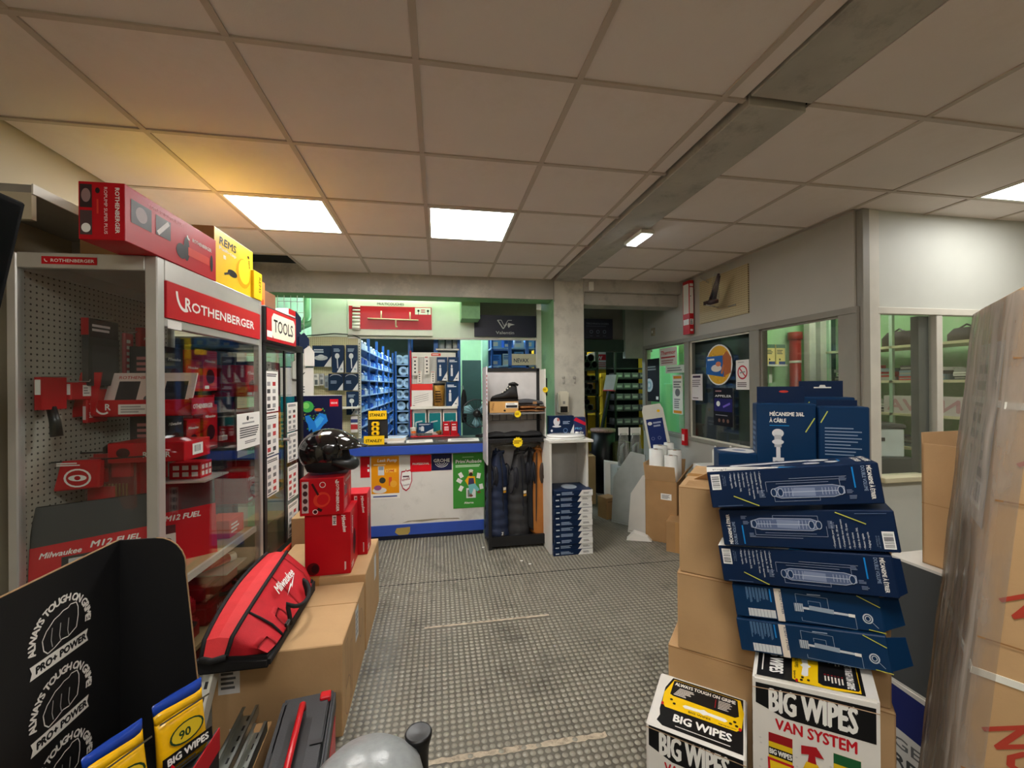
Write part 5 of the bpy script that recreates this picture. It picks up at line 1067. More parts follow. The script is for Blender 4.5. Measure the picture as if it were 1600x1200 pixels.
for i, (a, b) in enumerate(((692, 703), (704, 715))):
    stand_box('red_carton', 'small red carton, %s of two on the counter rack' % ('left', 'right')[i], a, 659, b, LB, YR-.175, .05, red_box, lambda P, W, H: (P.rect(W*.2, H*.35, W*.8, H*.65, (236, 200, 200)), P.text('110', W*.25, H*.42, H*.2, RED, .03, fit=W*.5), P.greek(W*.2, H*.75, W*.8, H*.85, 1, WHITE)))
t = thing('brass_fittings', 'heap of brass and black fittings beside the small red cartons', 'fittings', (at(686, 675, 'y', YR-.15).x, YR-.15, LB)); mb = MB(); mb.smooth = True
for k in range(9): a = Vector((random.uniform(-.03, .03), random.uniform(-.02, .02), random.uniform(.012, .035))); mb.cyl(a, a+Vector((random.uniform(-.02, .02), random.uniform(-.02, .02), .012)), .012, n=8)
tag(mb.build('pieces', mat('brass_bits', (150, 120, 60), .4, metal=.6), t), kind='stuff')
# ---- desk fan
fx = at(744, 646, 'y', 4.66)
t = thing('desk_fan', 'black desk fan with blue-grey blades at the right of the counter', 'fan', (fx.x, 4.66, CT)); hz = fx.z-CT; fr = .155
mb = MB(); mb.smooth = True; mb.lathe([(.001, 0), (.10, 0), (.095, .015), (.03, .03), (.001, .03)], 20, Matrix.Translation((.09, .02, 0))); mb.tube([(.09, .02, .02), (.085, .03, hz*.6), (.05, .04, hz)], .014, 8); mb.build('base_and_neck', black_pl, t)
mb = MB()
for yy in (-.035, .035): mb.tube([(fr*math.cos(2*PI*i/28), yy*.4, hz+fr*math.sin(2*PI*i/28)) for i in range(29)], .007, 6)
for k in range(24):
    a = 2*PI*k/24
    mb.tube([(.03*math.cos(a), -.06, hz+.03*math.sin(a)), (fr*.7*math.cos(a), -.055, hz+fr*.7*math.sin(a)), (fr*math.cos(a), -.014, hz+fr*math.sin(a))], .0022, 4)
mb.build('wire_guard', black_mt, t)
for k in range(3):
    a = 2*PI*k/3+.5; mb = MB(); mb.smooth = True; pts = [(.03*math.cos(a-.5), .03*math.sin(a-.5)), (.12*math.cos(a-.42), .12*math.sin(a-.42)), (.155*math.cos(a), .155*math.sin(a)), (.14*math.cos(a+.5), .14*math.sin(a+.5)), (.03*math.cos(a+.7), .03*math.sin(a+.7))]
    mb.prism([(u, v) for u, v in pts], -.004, .004, Matrix.Translation((0, -.02, hz))); mb.build('blade', mat('blue_grey_blade', (120, 164, 172), .3), t)
mb = MB(); mb.smooth = True; mb.cyl((0, -.05, hz), (.03, .10, hz), .04, .05, 16); mb.build('motor', black_pl, t)

# ================================================================== STORE BEHIND THE COUNTER
# cream pegboard gondola with navy shower packs
x0, x1 = -1.435, -.868
t = thing('pegboard_gondola', 'cream pegboard display wall left of the blue aisle', 'display rack', ((x0+x1)/2, 5.01, 0))
mb = MB(); mb.box(-.2835, .2835, 0, .02, .2, 2.105); mb.build('panel', peg_cream, t); mb = MB(); mb.box(.255, .2835, -.012, .0, .2, 2.1); up = mb.build('slotted_upright', white_pt, t)
mb = MB()
for k in range(60): mb.box(.266, .274, -.0135, -.012, .25+.03*k, .265+.03*k)
mb.build('slots', black_mt, up); mb = MB(); mb.box(-.2835, .2835, -.1, .02, .0, .2); mb.build('base', white_pt, t)
def shower(P, W, H, c=(22, 46, 76)):
    P.rect(0, 0, W, H, c); P.poly([(W*.4, 0), (W, 0), (W, H*.45)], (222, 224, 222)); P.ell(W*.45, H*.6, W*.2, H*.1, (214, 218, 220)); P.line([(W*.45, H*.55), (W*.5, H*.15)], W*.09, (200, 206, 210)); P.greek(W*.15, H*.75, W*.8, H*.88, 3, (160, 180, 200)); P.ell(W*.8, H*.12, W*.09, H*.04, (150, 170, 180))
def shower_w(P, W, H): P.rect(0, 0, W, H, (22, 46, 76)); P.poly([(W*.6, 0), (W, 0), (W, H*.5)], (222, 224, 222)); P.ell(W*.45, H*.42, W*.36, H*.12, (180, 186, 190)); P.greek(W*.08, H*.65, W*.7, H*.85, 2, (200, 210, 220)); P.ell(W*.45, H*.48, W*.18, H*.1, (200, 206, 208))
def arch(P, W, H): P.rect(0, 0, W, H*.8, (20, 42, 68)); P.ell(W*.5, H*.78, W*.42, H*.2, (210, 214, 214)); P.ell(W*.5, H*.74, W*.44, H*.2, (20, 42, 68)); P.greek(W*.15, H*.4, W*.6, H*.6, 3, (140, 160, 180)); P.poly([(W*.6, 0), (W, 0), (W, H*.45)], (222, 224, 222))
hang_front('shower_rail_pack', 'wide navy pack at the upper left of the cream pegboard', 488, 540, 518, 573, 4.93, navy_box, shower_w, .04)
hang_front('hand_shower_pack', 'navy hand shower pack in the middle of the cream pegboard top row', 518.5, 539, 537, 582, 4.90, navy_box, shower, .06)
hang_front('hand_shower_pack', 'navy hand shower pack at the right of the cream pegboard top row', 540.5, 539, 558.5, 582, 4.90, navy_box, shower, .06)
hang_front('hose_pack', 'navy round-topped pack, left of the lower pegboard row', 513, 584, 536, 610, 4.91, navy_box, arch, .05)
hang_front('hose_pack', 'navy round-topped pack, right of the lower pegboard row', 537.5, 584, 559.5, 610, 4.91, navy_box, arch, .05)
hang_front('hose_pack', 'dark navy pack hanging lowest at the right of the cream pegboard', 541, 612, 560, 648, 4.92, navy_box, shower, .05)
hang_front('sealant_pack', 'white and red pack hanging beside the yellow display', 548, 650, 559, 676, 4.92, white_box, lambda P, W, H: (P.rect(0, H*.6, W, H*.8, (60, 70, 120)), P.rect(0, H*.2, W, H*.5, (196, 60, 60))), .03)
for i, (a, b, c, d, col) in enumerate(((482, 588, 489, 604, WHITE), (490, 584, 498, 603, WHITE), (499, 584, 506, 602, (200, 204, 206)), (507, 587, 513, 606, (150, 160, 170)))):
    hang_front('tap_cartridge_pack', 'small pale blister pack on the cream pegboard, number %s from the left' % ('one', 'two', 'three', 'four')[i], a, b, c, d, 4.93, white_box, lambda P, W, H, col=col: (P.rect(0, 0, W, H, col), P.rect(W*.2, H*.1, W*.8, H*.5, (110, 116, 120)), P.greek(W*.1, H*.7, W*.9, H*.9, 2, (120, 120, 120))), .03)
for i in range(4):
    p = at(483+6.2*i, 626, 'y', 4.88); t = thing('red_bottle', 'red bottle in the row above the swirl board, %s from the left' % ('first', 'second', 'third', 'fourth')[i], 'bottle', (p.x, 4.88, 1.32), group='red bottles'); mb = MB(); mb.smooth = True; mb.lathe([(.001, 0), (.02, 0), (.02, .09), (.01, .105), (.01, .115), (.001, .116)], 12); mb.build('bottle_body', red_pl, t); mb = MB(); mb.cyl((0, 0, .116), (0, 0, .13), .011, n=10); mb.build('cap', white_pt, t)
o = bx('bottle_shelf', -1.43, -.87, 4.80, 5.0, 1.30, 1.319, white_pt); tag(o, 'narrow white shelf under the red bottles', 'shelf')
p0 = at(455, 572, 'y', 4.3); p1 = at(480, 622, 'y', 4.3)
o = thing('teal_sign_board', 'white and teal sign board behind the black cabinet', 'sign', ((p0.x+p1.x)/2-.05, 4.40, CT)); ww, hh = .30, p0.z-CT
mb = MB(); mb.box(-ww/2, ww/2, 0, .01, 0, hh); mb.build('board', white_box, o); P = Print(ww, hh); P.rect(0, 0, ww, hh*.62, (24, 128, 140)); P.text('BY', ww*.42, hh*.85, .085, (60, 60, 60), .01); P.text('LE', ww*.46, hh*.67, .085, (60, 60, 60), .01); P.ring(ww*.7, hh*.42, .05, .07, .008, (200, 225, 225)); P.rect(0, hh*.985, ww, hh, (40, 70, 80)); P.build('print', o, (-ww/2, -.0002, 0), (1, 0, 0), (0, 0, 1))
# wire grid with blue packs along the left wall
t = thing('wire_grid_panel', 'wire grid panel on the left wall behind the black cabinet', 'grid panel', (-1.55, 4.46, 1.3)); mb = MB()
for k in range(10): mb.tube([(0, 0, .1+.11*k), (.24, .0, .1+.11*k)], .003, 4)
for k in range(5): mb.tube([(.06*k, 0, 0), (.06*k, 0, 1.15)], .003, 4)
mb.build('wires', white_pt, t)
for i, (px, py, c) in enumerate(((455, 486, 0), (456, 514, 0), (446, 520, 0), (468, 520, 0), (462, 544, 1), (458, 560, 1), (476, 540, 1))):
    p = at(px, py, 'y', 4.38); t = thing('hook_pack', 'blue and white hanging pack %s of the wire grid' % ('at the top', 'in the middle', 'at the left', 'at the right', 'low in the middle', 'at the bottom', 'low at the right edge')[i], 'pack', (p.x+.03, 4.40, p.z-.20))
    mb = MB(); mb.prism([(-.045, 0), (.045, 0), (.045, .14), (.0, .20), (-.045, .16)], -.03, .03, Matrix.Rotation(.5, 4, 'Z')); mb.build('box', navy_box if c == 0 else white_box, t)
    P = Print(.06, .14); P.rect(0, 0, .06, .14, (222, 214, 190)); P.rect(.01, .03, .05, .1, (226, 196, 90) if c == 0 else (80, 140, 200)); P.build('side_print', t, Matrix.Rotation(.5, 3, 'Z') @ Vector((.0455, -.03, 0)), Matrix.Rotation(.5, 3, 'Z') @ Vector((0, 1, 0)), (0, 0, 1))
    mb = MB(); mb.tube([(0, .06, .2), (0, -.03, .195)], .003, 5); mb.build('peg_hook', steel, t)
# green painted pipes in the corner
t = thing('waste_pipes', 'light green painted pipes in the corner above the pegboard', 'pipe', (-1.52, 5.3, 2.1)); gp = mat('green_pipe_paint', (150, 214, 156), .4)
for dx in (0, .09):
    mb = MB(); mb.smooth = True; mb.tube([(dx, 0, .9), (dx, 0, .28), (dx-.03, -.02, .2), (dx-.14, -.05, .14), (dx-.36, -.1, .10)], .035, 10); mb.build('pipe', gp, t)
    mb = MB(); mb.smooth = True; mb.cyl((dx, 0, .5), (dx, 0, .54), .042, n=12); mb.build('collar', gp, t)
mb = MB(); mb.tube([(-.4, -.28, .06), (0, -.28, .02), (.3, -.28, .05), (.5, -.28, .04), (.58, -.28, .0)], .006, 6); tag(mb.build('loose_cable', black_mt, None, (-1.45, 5.27, 2.09)), 'thin dark cable drooping along the top of the pegboard', 'cable')
# red pipe sample board on the fascia
x0, x1, z0, z1 = span(543, 470, 676, 525, 4.985)
t = thing('pipe_sample_board', 'red sample board with white pipe pieces under the concrete beam', 'sample board', ((x0+x1)/2, 4.985, z0)); W, H = x1-x0, z1-z0
mb = MB(); mb.box(-W/2, W/2, 0, .018, 0, H); mb.build('white_board', white_pt, t); mb = MB(); mb.box(-W/2*.97, W/2*.98, -.003, 0, H*.18, H*.86); mb.build('red_panel', mat('sample_red', (190, 22, 40), .4), t)
for k in range(7):
    zz = H*(.83-.095*k); rr = .008+.0028*k; mb = MB(); mb.smooth = True; mb.cyl((-W*.44, -.003-rr, zz-.004*k), (-W*.355, -.003-rr, zz-.004*k), rr, n=12); mb.build('pipe_sample', white_pt, t)
mb = MB(); mb.smooth = True; mb.cyl((-W*.27, -.014, H*.49), (W*.33, -.014, H*.46), .009, n=8); mb.cyl((-W*.11, -.014, H*.49), (-W*.11, -.014, H*.72), .008, n=8); mb.cyl((W*.23, -.014, H*.47), (W*.23, -.014, H*.70), .008, n=8); mb.cyl((W*.06, -.014, H*.47), (W*.06, -.014, H*.27), .008, n=8); mb.cyl((W*.055, -.014, H*.26), (W*.08, -.014, H*.26), .008, n=8); mb.build('pipe_run', mat('cream_pipe', (226, 206, 170), .4), t)
P = Print(W, H); P.text('MULTICOUCHES', W*.34, H*.90, H*.1, (70, 66, 50), .02, fit=W*.32); P.rect(W*.79, H*.64, W*.98, H*.84, WHITE); P.rect(W*.86, H*.76, W*.91, H*.785, RED); P.rect(W*.86, H*.70, W*.91, H*.725, RED)
for a in (.83, .945): P.ell(W*a, H*.75, W*.013, H*.035, (30, 30, 30)); P.rect(W*a-.003, H*.62, W*a+.003, H*.74, (30, 30, 30))
P.build('board_print', t, (-W/2, -.0034, 0), (1, 0, 0), (0, 0, 1))
def valentin(P, W, H):
    c = (190, 190, 186); P.line([(W*.37, H*.78), (W*.46, H*.38), (W*.52, H*.62)], .012, c); P.line([(W*.37, H*.78), (W*.43, H*.78), (W*.475, H*.5), (W*.54, H*.78), (W*.60, H*.78)], .006, c); P.poly([(W*.54, H*.66), (W*.65, H*.58), (W*.58, H*.53), (W*.55, H*.42), (W*.53, H*.52)], c); P.text('Valentin', W*.34, H*.13, H*.2, c, .01, fit=W*.3)
x0, x1, z0, z1 = span(741, 492, 838, 527, 4.965); o = bx('shop_sign', x0, x1, 4.965, 4.985, z0, z1, mat('deep_navy_sign', (16, 20, 44), .45)); tag(o, 'navy sign board with a grey letter V emblem above the counter', 'sign')
P = Print(x1-x0, z1-z0); valentin(P, x1-x0, z1-z0); P.build('print', o, (-(x1-x0)/2, -.0101, 0), (1, 0, 0), (0, 0, 1))
# ---- blue shelving aisle
sblue = mat('shelf_blue_steel', (40, 96, 170), .45, var=.06); sgrey = mat('shelf_pale_steel', (170, 196, 226), .4, var=.05)
SZ = [.43, .63, .83, 1.03, 1.23, 1.43, 1.63, 1.83, 2.03]
t = thing('shelving_run', 'long blue steel shelving along the left side of the aisle', 'shelving', (-.95, 5.35, 0))
for z in SZ: bx('shelf', -.42, 0, 0, 4.0, z-.018, z, sgrey, t)
for y in (0, .8, 1.6, 2.4, 3.2, 4.0):
    mb = MB(); mb.box(-.03, .003, y-.018, y+.018, 0, 2.25); mb.box(-.42, -.39, y-.018, y+.018, 0, 2.25); mb.build('upright', sblue, t)
bx('back_sheet', -.43, -.42, 0, 4.0, 0, 2.2, mat('shelf_back_dark', (44, 64, 96), .6), t)
bin_cols = [mat('bin_blue', (40, 92, 190), .4), mat('bin_pale_blue', (150, 190, 228), .4), mat('bin_white', (214, 224, 232), .45), mat('bin_sky', (84, 150, 220), .4)]
lump = [mat('fittings_pale', (206, 220, 232), .4, var=.3, scale=50), mat('fittings_blue', (70, 130, 210), .4, var=.3, scale=50)]
protos = []
for k in range(4):
    mb = MB(); w, d, h = .19, .34, .12
    mb.add([(-d, -w/2, 0), (0, -w/2, 0), (0, w/2, 0), (-d, w/2, 0), (-d, -w/2, h), (.0, -w/2, h*.45), (.0, w/2, h*.45), (-d, w/2, h), (-d*.35, -w/2, h), (-d*.35, w/2, h)], [(0, 3, 2, 1), (1, 2, 6, 5), (0, 1, 5, 8, 4), (2, 3, 7, 9, 6), (0, 4, 7, 3)])
    o = mb.build('parts_bin', bin_cols[k]); tag(o, 'small blue parts bin in a row on the long aisle shelving', 'bin', 'parts bins on the long aisle shelving'); sd = o.modifiers.new('wall', 'SOLIDIFY'); sd.thickness = .004
    mb = MB(); mb.smooth = True
    for q in range(7):
        a = Vector((random.uniform(-.26, -.04), random.uniform(-.07, .07), random.uniform(.03, .075))); b = Vector((random.uniform(-.05, .05), random.uniform(-.06, .06), random.uniform(-.01, .05))); mb.cyl(a, a+b, random.uniform(.018, .03), n=7)
    tag(mb.build('fittings', lump[k % 2], o), kind='stuff'); protos.append(o)
first = [True]*4
ORD = ('first', 'second', 'third', 'fourth', 'fifth', 'sixth', 'seventh', 'eighth', 'ninth', 'tenth', 'eleventh', 'twelfth', 'thirteenth', 'fourteenth', 'fifteenth', 'sixteenth')
for zi, z in enumerate(SZ):
    for k in range(16):
        y = 5.35+.11+.25*k
        if y > 9.25 or random.random() < .06: continue
        j = random.choice((0, 1, 2, 3)) if z > 1.3 else random.choice((0, 0, 3, 1))
        o = protos[j] if first[j] else copy_tree(protos[j]); first[j] = False
        o['label'] = 'parts bin on the %s aisle shelf from the top, %s from the near end' % (ORD[len(SZ)-1-zi], ORD[k])
        o.location = (-.96, y, z+.0005); o.scale = (1, random.uniform(.85, 1.1), random.uniform(.85, 1.25))
# end shelves with rolls
ye = 9.55; xa, xb = at(617, 600, 'y', ye).x, at(646, 600, 'y', ye).x
t = thing('end_shelving', 'blue steel shelving across the far end of the aisle', 'shelving', ((xa+xb)/2, ye, 0)); EZ = [at(630, p, 'y', ye).z for p in (569, 587, 606, 624, 642, 660, 678)]
for z in EZ: bx('shelf', (xa-xb)/2, (xb-xa)/2, 0, .4, z-.02, z, sgrey, t)
for x in ((xa-xb)/2, (xb-xa)/2-.04): bx('upright', x, x+.04, 0, .04, 0, 2.3, sblue, t)
bx('back_sheet', (xa-xb)/2, (xb-xa)/2, .39, .4, 0, 2.3, mat('end_back_green', (60, 78, 70), .7), t)
mb = MB(); mb.smooth = True; mb.lathe([(.05, 0), (.10, 0), (.105, .02), (.10, .04), (.05, .04), (.045, .02), (.05, 0)], 18); rp = mb.build('hose_roll', mat('white_hose', (206, 224, 240), .4)); tag(rp, 'white hose roll standing on the far end shelves', 'roll', 'white rolls on the end shelves'); fr1 = True
for zi, z in enumerate(EZ):
    for xi, x in enumerate((-.1, .06, .2) if zi in (0, 2, 3) else (-.05, .12)):
        o = rp if fr1 else copy_tree(rp); fr1 = False; o['label'] = 'white hose roll on the %s end shelf from the top, %s from the left' % (ORD[zi], ORD[xi]); o.location = ((xa+xb)/2+x+random.uniform(-.03, .03), ye+.12, z+.106); o.rotation_euler = (PI/2, 0, random.uniform(-.4, .4))
# blue posts and shelf with cans
yb = 5.12; xp = [at(p, 600, 'y', yb).x for p in (640, 681.5, 717.5)]
t = thing('blue_post_rack', 'blue steel post rack behind the counter rack', 'shelving', (xp[1], yb, 0))
for x, w in zip(xp, (.03, .05, .035)): bx('post', x-xp[1]-w/2, x-xp[1]+w/2, 0, .05, 0, 2.6, sblue, t)
zc = at(700, 545, 'y', yb).z; bx('top_shelf', 0, xp[2]-xp[1], -.02, .38, zc-.02, zc, white_pt, t); bx('back_sheet', xp[0]-xp[1], xp[2]-xp[1], .40, .41, 0, 2.6, dark_m, t)
for x in (xp[0]-xp[1], xp[2]-xp[1]-.02): bx('rear_post', x, x+.02, .38, .42, 0, 2.6, sblue, t)
for i in range(3):
    x = at(690+11*i, 536, 'y', yb+.09).x; t = thing('white_can', 'white can on the top shelf of the blue post rack, %s of three' % ('left', 'middle', 'right')[i], 'can', (x, yb+.09, zc+.0005)); mb = MB(); mb.smooth = True; mb.cyl((0, 0, 0), (0, 0, .105), .037, n=16); mb.build('can', mat('grey_white_can', (196, 200, 200), .4), t); mb = MB(); mb.cyl((0, 0, .105), (0, 0, .112), .035, n=16); mb.build('lid', alu, t)
# rear green wall with door and shelves seen past the fan
struct(bx('wall_store_mid', .34, 1.2, 8.6, 8.7, 0, 3.0, green_wall)); struct(bx('door_1', .48, .98, 8.55, 8.6, 0, 2.05, mat('dark_green_door', (40, 66, 58), .5)))
struct(bx('store_pillar', .72, .90, 6.9, 7.1, 0, 3.0, mat('pale_green_pillar', (178, 220, 170), .6)))
t = thing('rear_shelving', 'blue shelving with bright packs beyond the clothes rack', 'shelving', (1.15, 6.5, 0))
for z in (1.2, 1.55, 1.85, 2.13): bx('shelf', -.33, .4, 0, .4, z-.02, z, sgrey, t)
for x in (-.33, .36): bx('upright', x, x+.03, 0, .03, 0, 2.6, sblue, t)
bx('back_sheet', -.33, .4, .39, .4, 0, 2.6, mat('shelf_back_dark', (44, 64, 96), .6), t)
k_ = 0
for zi, z in enumerate((1.2, 1.55, 1.85, 2.13)):
    for i in range(4):
        c = random.choice(((60, 130, 220), (220, 232, 244), (120, 176, 236), (226, 236, 246), (200, 60, 110) if zi == 3 else (80, 140, 220))); pbox('supply_pack', 'bright blue-white pack on the %s rear shelf, %s place' % (('lowest', 'second', 'third', 'top')[zi], ('first', 'second', 'third', 'fourth')[i]), 'pack', .15, .22, random.uniform(.14, .22), (1.15-.24+.18*i, 6.62, z+.0005), random.uniform(-.15, .15), mat('pack_%d' % (k_ % 5), c, .4), {'front': lambda P, W, H: (P.greek(W*.1, H*.5, W*.9, H*.9, 3, (30, 80, 170)), P.rect(W*.1, H*.1, W*.6, H*.4, WHITE))}); k_ += 1
x0, x1, z0, z1 = span(800, 553, 838, 570.5, 5.15); o = bx('brand_sign', x0, x1, 5.15, 5.17, z0, z1, mat('cream_sign', (196, 190, 160), .5)); tag(o, 'cream sign with dark blue lettering behind the clothes rack', 'sign'); P = Print(x1-x0, z1-z0); P.text('NEVAX', (x1-x0)*.06, (z1-z0)*.25, (z1-z0)*.5, (22, 34, 70), .02, fit=(x1-x0)*.62); P.build('print', o, (-(x1-x0)/2, -.0101, 0), (1, 0, 0), (0, 0, 1))
mb = MB(); mb.box(-.02, .02, 0, .03, 0, 2.6); mb.box(-.02+.22, .02+.22, 0, .03, 0, 2.6); mb.box(-.02, .24, .0, .03, z0-.03, z0); tag(mb.build('sign_frame', sblue, None, (x0-.02, 5.175, 0)), 'thin blue steel frame holding the cream lettered sign', 'frame')
p = at(712, 640, 'y', 5.0); t = thing('hanging_jacket', 'black jacket hanging from the blue post beside the fan', 'jacket', (xp[2]+.05, 5.04, 1.0)); mb = MB(); mb.smooth = True; mb.lathe([(.001, .1), (.03, .1), (.036, .25), (.034, .4), (.02, .48), (.001, .5)], 12, Matrix.Scale(.6, 4, (0, 1, 0))); mb.build('cloth', fab_k, t); mb = MB(); mb.tube([(0, 0, .48), (-.01, .03, .54), (-.02, .06, .53)], .004, 5); mb.build('hook', steel, t)
# ================================================================== CLOTHES RACK AND SEAT STAND
RX0, RX1, RY0, RY1 = .452, 1.027, 3.895, 4.235
rk = thing('clothes_rack', 'black framed shop rack with white back board, shelves and hanging vests', 'display rack', ((RX0+RX1)/2, RY0, 0)); hw = (RX1-RX0)/2
for x, y in ((-hw, 0), (hw-.03, 0), (-hw, .31), (hw-.03, .31)): bx('post', x, x+.03, y, y+.03, 0, 1.715 if y > .1 else 1.04, black_mt, rk, bevel=.003)
bx('top_rail', -hw, hw, .31, .34, 1.685, 1.716, black_mt, rk); bx('base_board', -hw+.002, hw-.002, .002, .338, .03, .07, black_mt, rk); bx('base_lip', -hw+.001, hw-.001, .001, .031, .07, .12, black_mt, rk)
mb = MB(); mb.box(-hw+.03, hw-.03, .325, .335, .07, 1.685); mb.build('back_board', mat('rack_back_white', (206, 202, 200), .5), rk)
mb = MB(); mb.box(-hw-.012, -hw, -.005, .345, .8, 1.72); sp1 = mb.build('side_panel', mat('lilac_white_panel', (206, 200, 204), .35), rk); mb = MB(); mb.box(hw, hw+.012, .1, .345, 0.95, 1.70); sp2 = mb.build('side_panel', white_pt, rk)
P = Print(.012, .9); P.greek(.001, .55, .011, .85, 8, (150, 90, 90)); P.build('edge_print', rk, (-hw-.012, -.0055, .8), (1, 0, 0), (0, 0, 1))
zs1 = at(800, 645, 'y', RY0+.02).z; zs2 = at(800, 690, 'y', RY0).z
mb = MB(); mb.box(-hw+.02, hw-.02, .03, .31, zs1-.015, zs1); mb.build('upper_shelf', mat('rack_shelf_grey', (120, 118, 116), .5), rk)
mb = MB(); mb.box(-hw, hw, -.01, .32, zs2-.01, zs2+.03); mb.build('lower_shelf', black_mt, rk, bevel=.003)
mb = MB()
for k in range(8): mb.tube([(-hw+.05+.066*k, .03, zs1-.015), (-hw+.05+.066*k, .03, zs1-.07)], .003, 4)
mb.tube([(-hw+.03, .03, zs1-.07), (hw-.05, .03, zs1-.07)], .003, 4); mb.build('wire_rail', black_mt, rk)
mb = MB(); mb.tube([(-hw+.02, .13, zs2-.05), (hw-.02, .13, zs2-.05)], .010, 8); mb.build('hanging_bar', steel, rk)
def star(px, py, y, r, label, parent_rot=0):
    p = at(px, py, 'y', y); mb = MB(); pts = []
    for k in range(24): a = 2*PI*k/24; rr = r if k % 2 else r*.8; pts.append((rr*math.cos(a), rr*math.sin(a)))
    mb.prism(pts, -.001, .001); o = mb.build('price_star', mat('yellow_price_card', (250, 214, 20), .5), None, (p.x, y, p.z)); tag(o, label, 'price tag'); P = Print(r, r); P.greek(r*.2, r*.6, r*1.6, r*1.3, 2, (150, 110, 20)); P.build('print', o, (-r*.9, -.0011, -r*.9), (1, 0, 0), (0, 0, 1))
star(809, 691, RY0-.014, .052, 'yellow star price tag on the lower shelf of the clothes rack'); star(809, 647, RY0+.02, .035, 'yellow star price tag on the upper shelf of the clothes rack'); star(852, 609, RY0+.085, .03, 'yellow star price tag on the white side of the clothes rack')
# boot on its box, folded trousers
x0, x1, _, z1 = span(766, 620, 811, 640, RY0+.03)
def bootbox(P, W, H): P.rect(W*.55, H*.42, W*.98, H*.9, WHITE); P.rect(W*.57, H*.45, W*.96, H*.68, (40, 40, 42)); P.greek(W*.6, H*.72, W*.9, H*.86, 2, GREY); P.ell(W*.52, H*.2, W*.04, H*.09, (30, 26, 22)); P.text('shoes', W*.12, H*.2, H*.3, (120, 84, 46), .01, rot=1.4)
sbx = pbox('shoe_box', 'brown shoe box under the black boot', 'box', x1-x0, .22, .105, ((x0+x1)/2, RY0+.145, zs1+.0005), -.05, mat('shoe_box_card', (196, 148, 84), .7), {'front': bootbox})
t = thing('safety_boot', 'black safety boot with pale lace hooks standing on the shoe box', 'boot', (x0+.155, RY0+.14, zs1+.106), (0, 0, PI)); bk = mat('black_nubuck', (24, 23, 24), .7, bump=.2)
prof = [(-.125, .0, .045, .05), (-.115, .0, .05, .15), (-.08, .0, .048, .165), (-.04, .0, .046, .155), (-.0, .0, .043, .10), (.04, 0, .046, .075), (.085, 0, .05, .065), (.12, 0, .045, .05), (.135, 0, .028, .03)]
mb = MB(); mb.smooth = True; rings = []
for x, _, w, h in prof: rings.append([Vector((x, w*math.cos(a), .018+max(0, (h-.018))*(.5+.5*math.sin(a)))) for a in [2*PI*i/12 for i in range(12)]])
mb.loft(rings); mb.build('upper', bk, t); mb = MB(); sole = [(-.13, .03), (-.1, .045), (0, .04), (.07, .05), (.12, .042), (.14, .02), (.14, -.02), (.12, -.042), (.07, -.05), (0, -.04), (-.1, -.045), (-.13, -.03)]
mb.loft([[Vector((a, b, 0)) for a, b in sole], [Vector((a, b, .02)) for a, b in sole]]); mb.build('sole', black_pl, t)
mb = MB(); mb.smooth = True
for k in range(4): mb.cyl((-.045+.024*k, .040, .140-.018*k), (-.045+.024*k, .052, .143-.018*k), .0075, n=8); 
mb.build('lace_hooks', white_pt, t); mb = MB(); mb.smooth = True; mb.tube([(-.125, -.03, .155), (-.09, -.045, .175), (-.05, -.02, .165), (-.05, .02, .165), (-.09, .045, .175), (-.125, .03, .155)], .012, 8); mb.build('collar', bk, t)
def folded(label, x, z, w, h, m, rz):
    t = thing('folded_trousers', label, 'clothing', (x, RY0+.16, z), (0, 0, rz)); mb = MB(); mb.smooth = True; rings = []
    for k in range(7): f = k/6; hh = h*(.7+.3*math.sin(PI*f+.4)); rings.append([Vector((w*(f-.5), .11*math.cos(a), hh*.5+hh*.5*math.sin(a))) for a in [2*PI*i/12 for i in range(12)]])
    mb.loft(rings); mb.build('cloth', m, t); mb = MB(); mb.box(w*.1, w*.25, -.115, -.108, h*.2, h*.6); mb.build('label', mat('tan_label', (150, 110, 70), .6), t); return t
xf = at(830, 640, 'y', RY0+.1).x
brown_c = mat('brown_canvas', (146, 92, 46), .8, var=.1, bump=.2); folded('folded brown work trousers, lowest on the rack shelf', xf, zs1+.0005, .24, .03, mat('rust_canvas', (130, 84, 44), .8), 0); folded('folded rust brown work trousers, middle of the pile', xf+.01, zs1+.031, .25, .035, brown_c, .05); folded('folded dark grey work trousers on top of the brown ones', xf-.01, zs1+.067, .25, .06, mat('dark_grey_cloth', (58, 58, 62), .8, bump=.2), -.08)
t = thing('folded_shirts', 'row of folded black garments on the lower rack shelf', 'clothing', ((RX0+RX1)/2-.02, RY0+.12, zs2+.0305)); mb = MB(); mb.smooth = True; rings = []
for k in range(13): f = k/12; hh = .035+.02*abs(math.sin(9*f)); rings.append([Vector((.52*(f-.5), .11*math.cos(a), hh*.5+hh*.5*math.sin(a))) for a in [2*PI*i/10 for i in range(10)]])
mb.loft(rings); mb.build('cloth', fab_k, t)
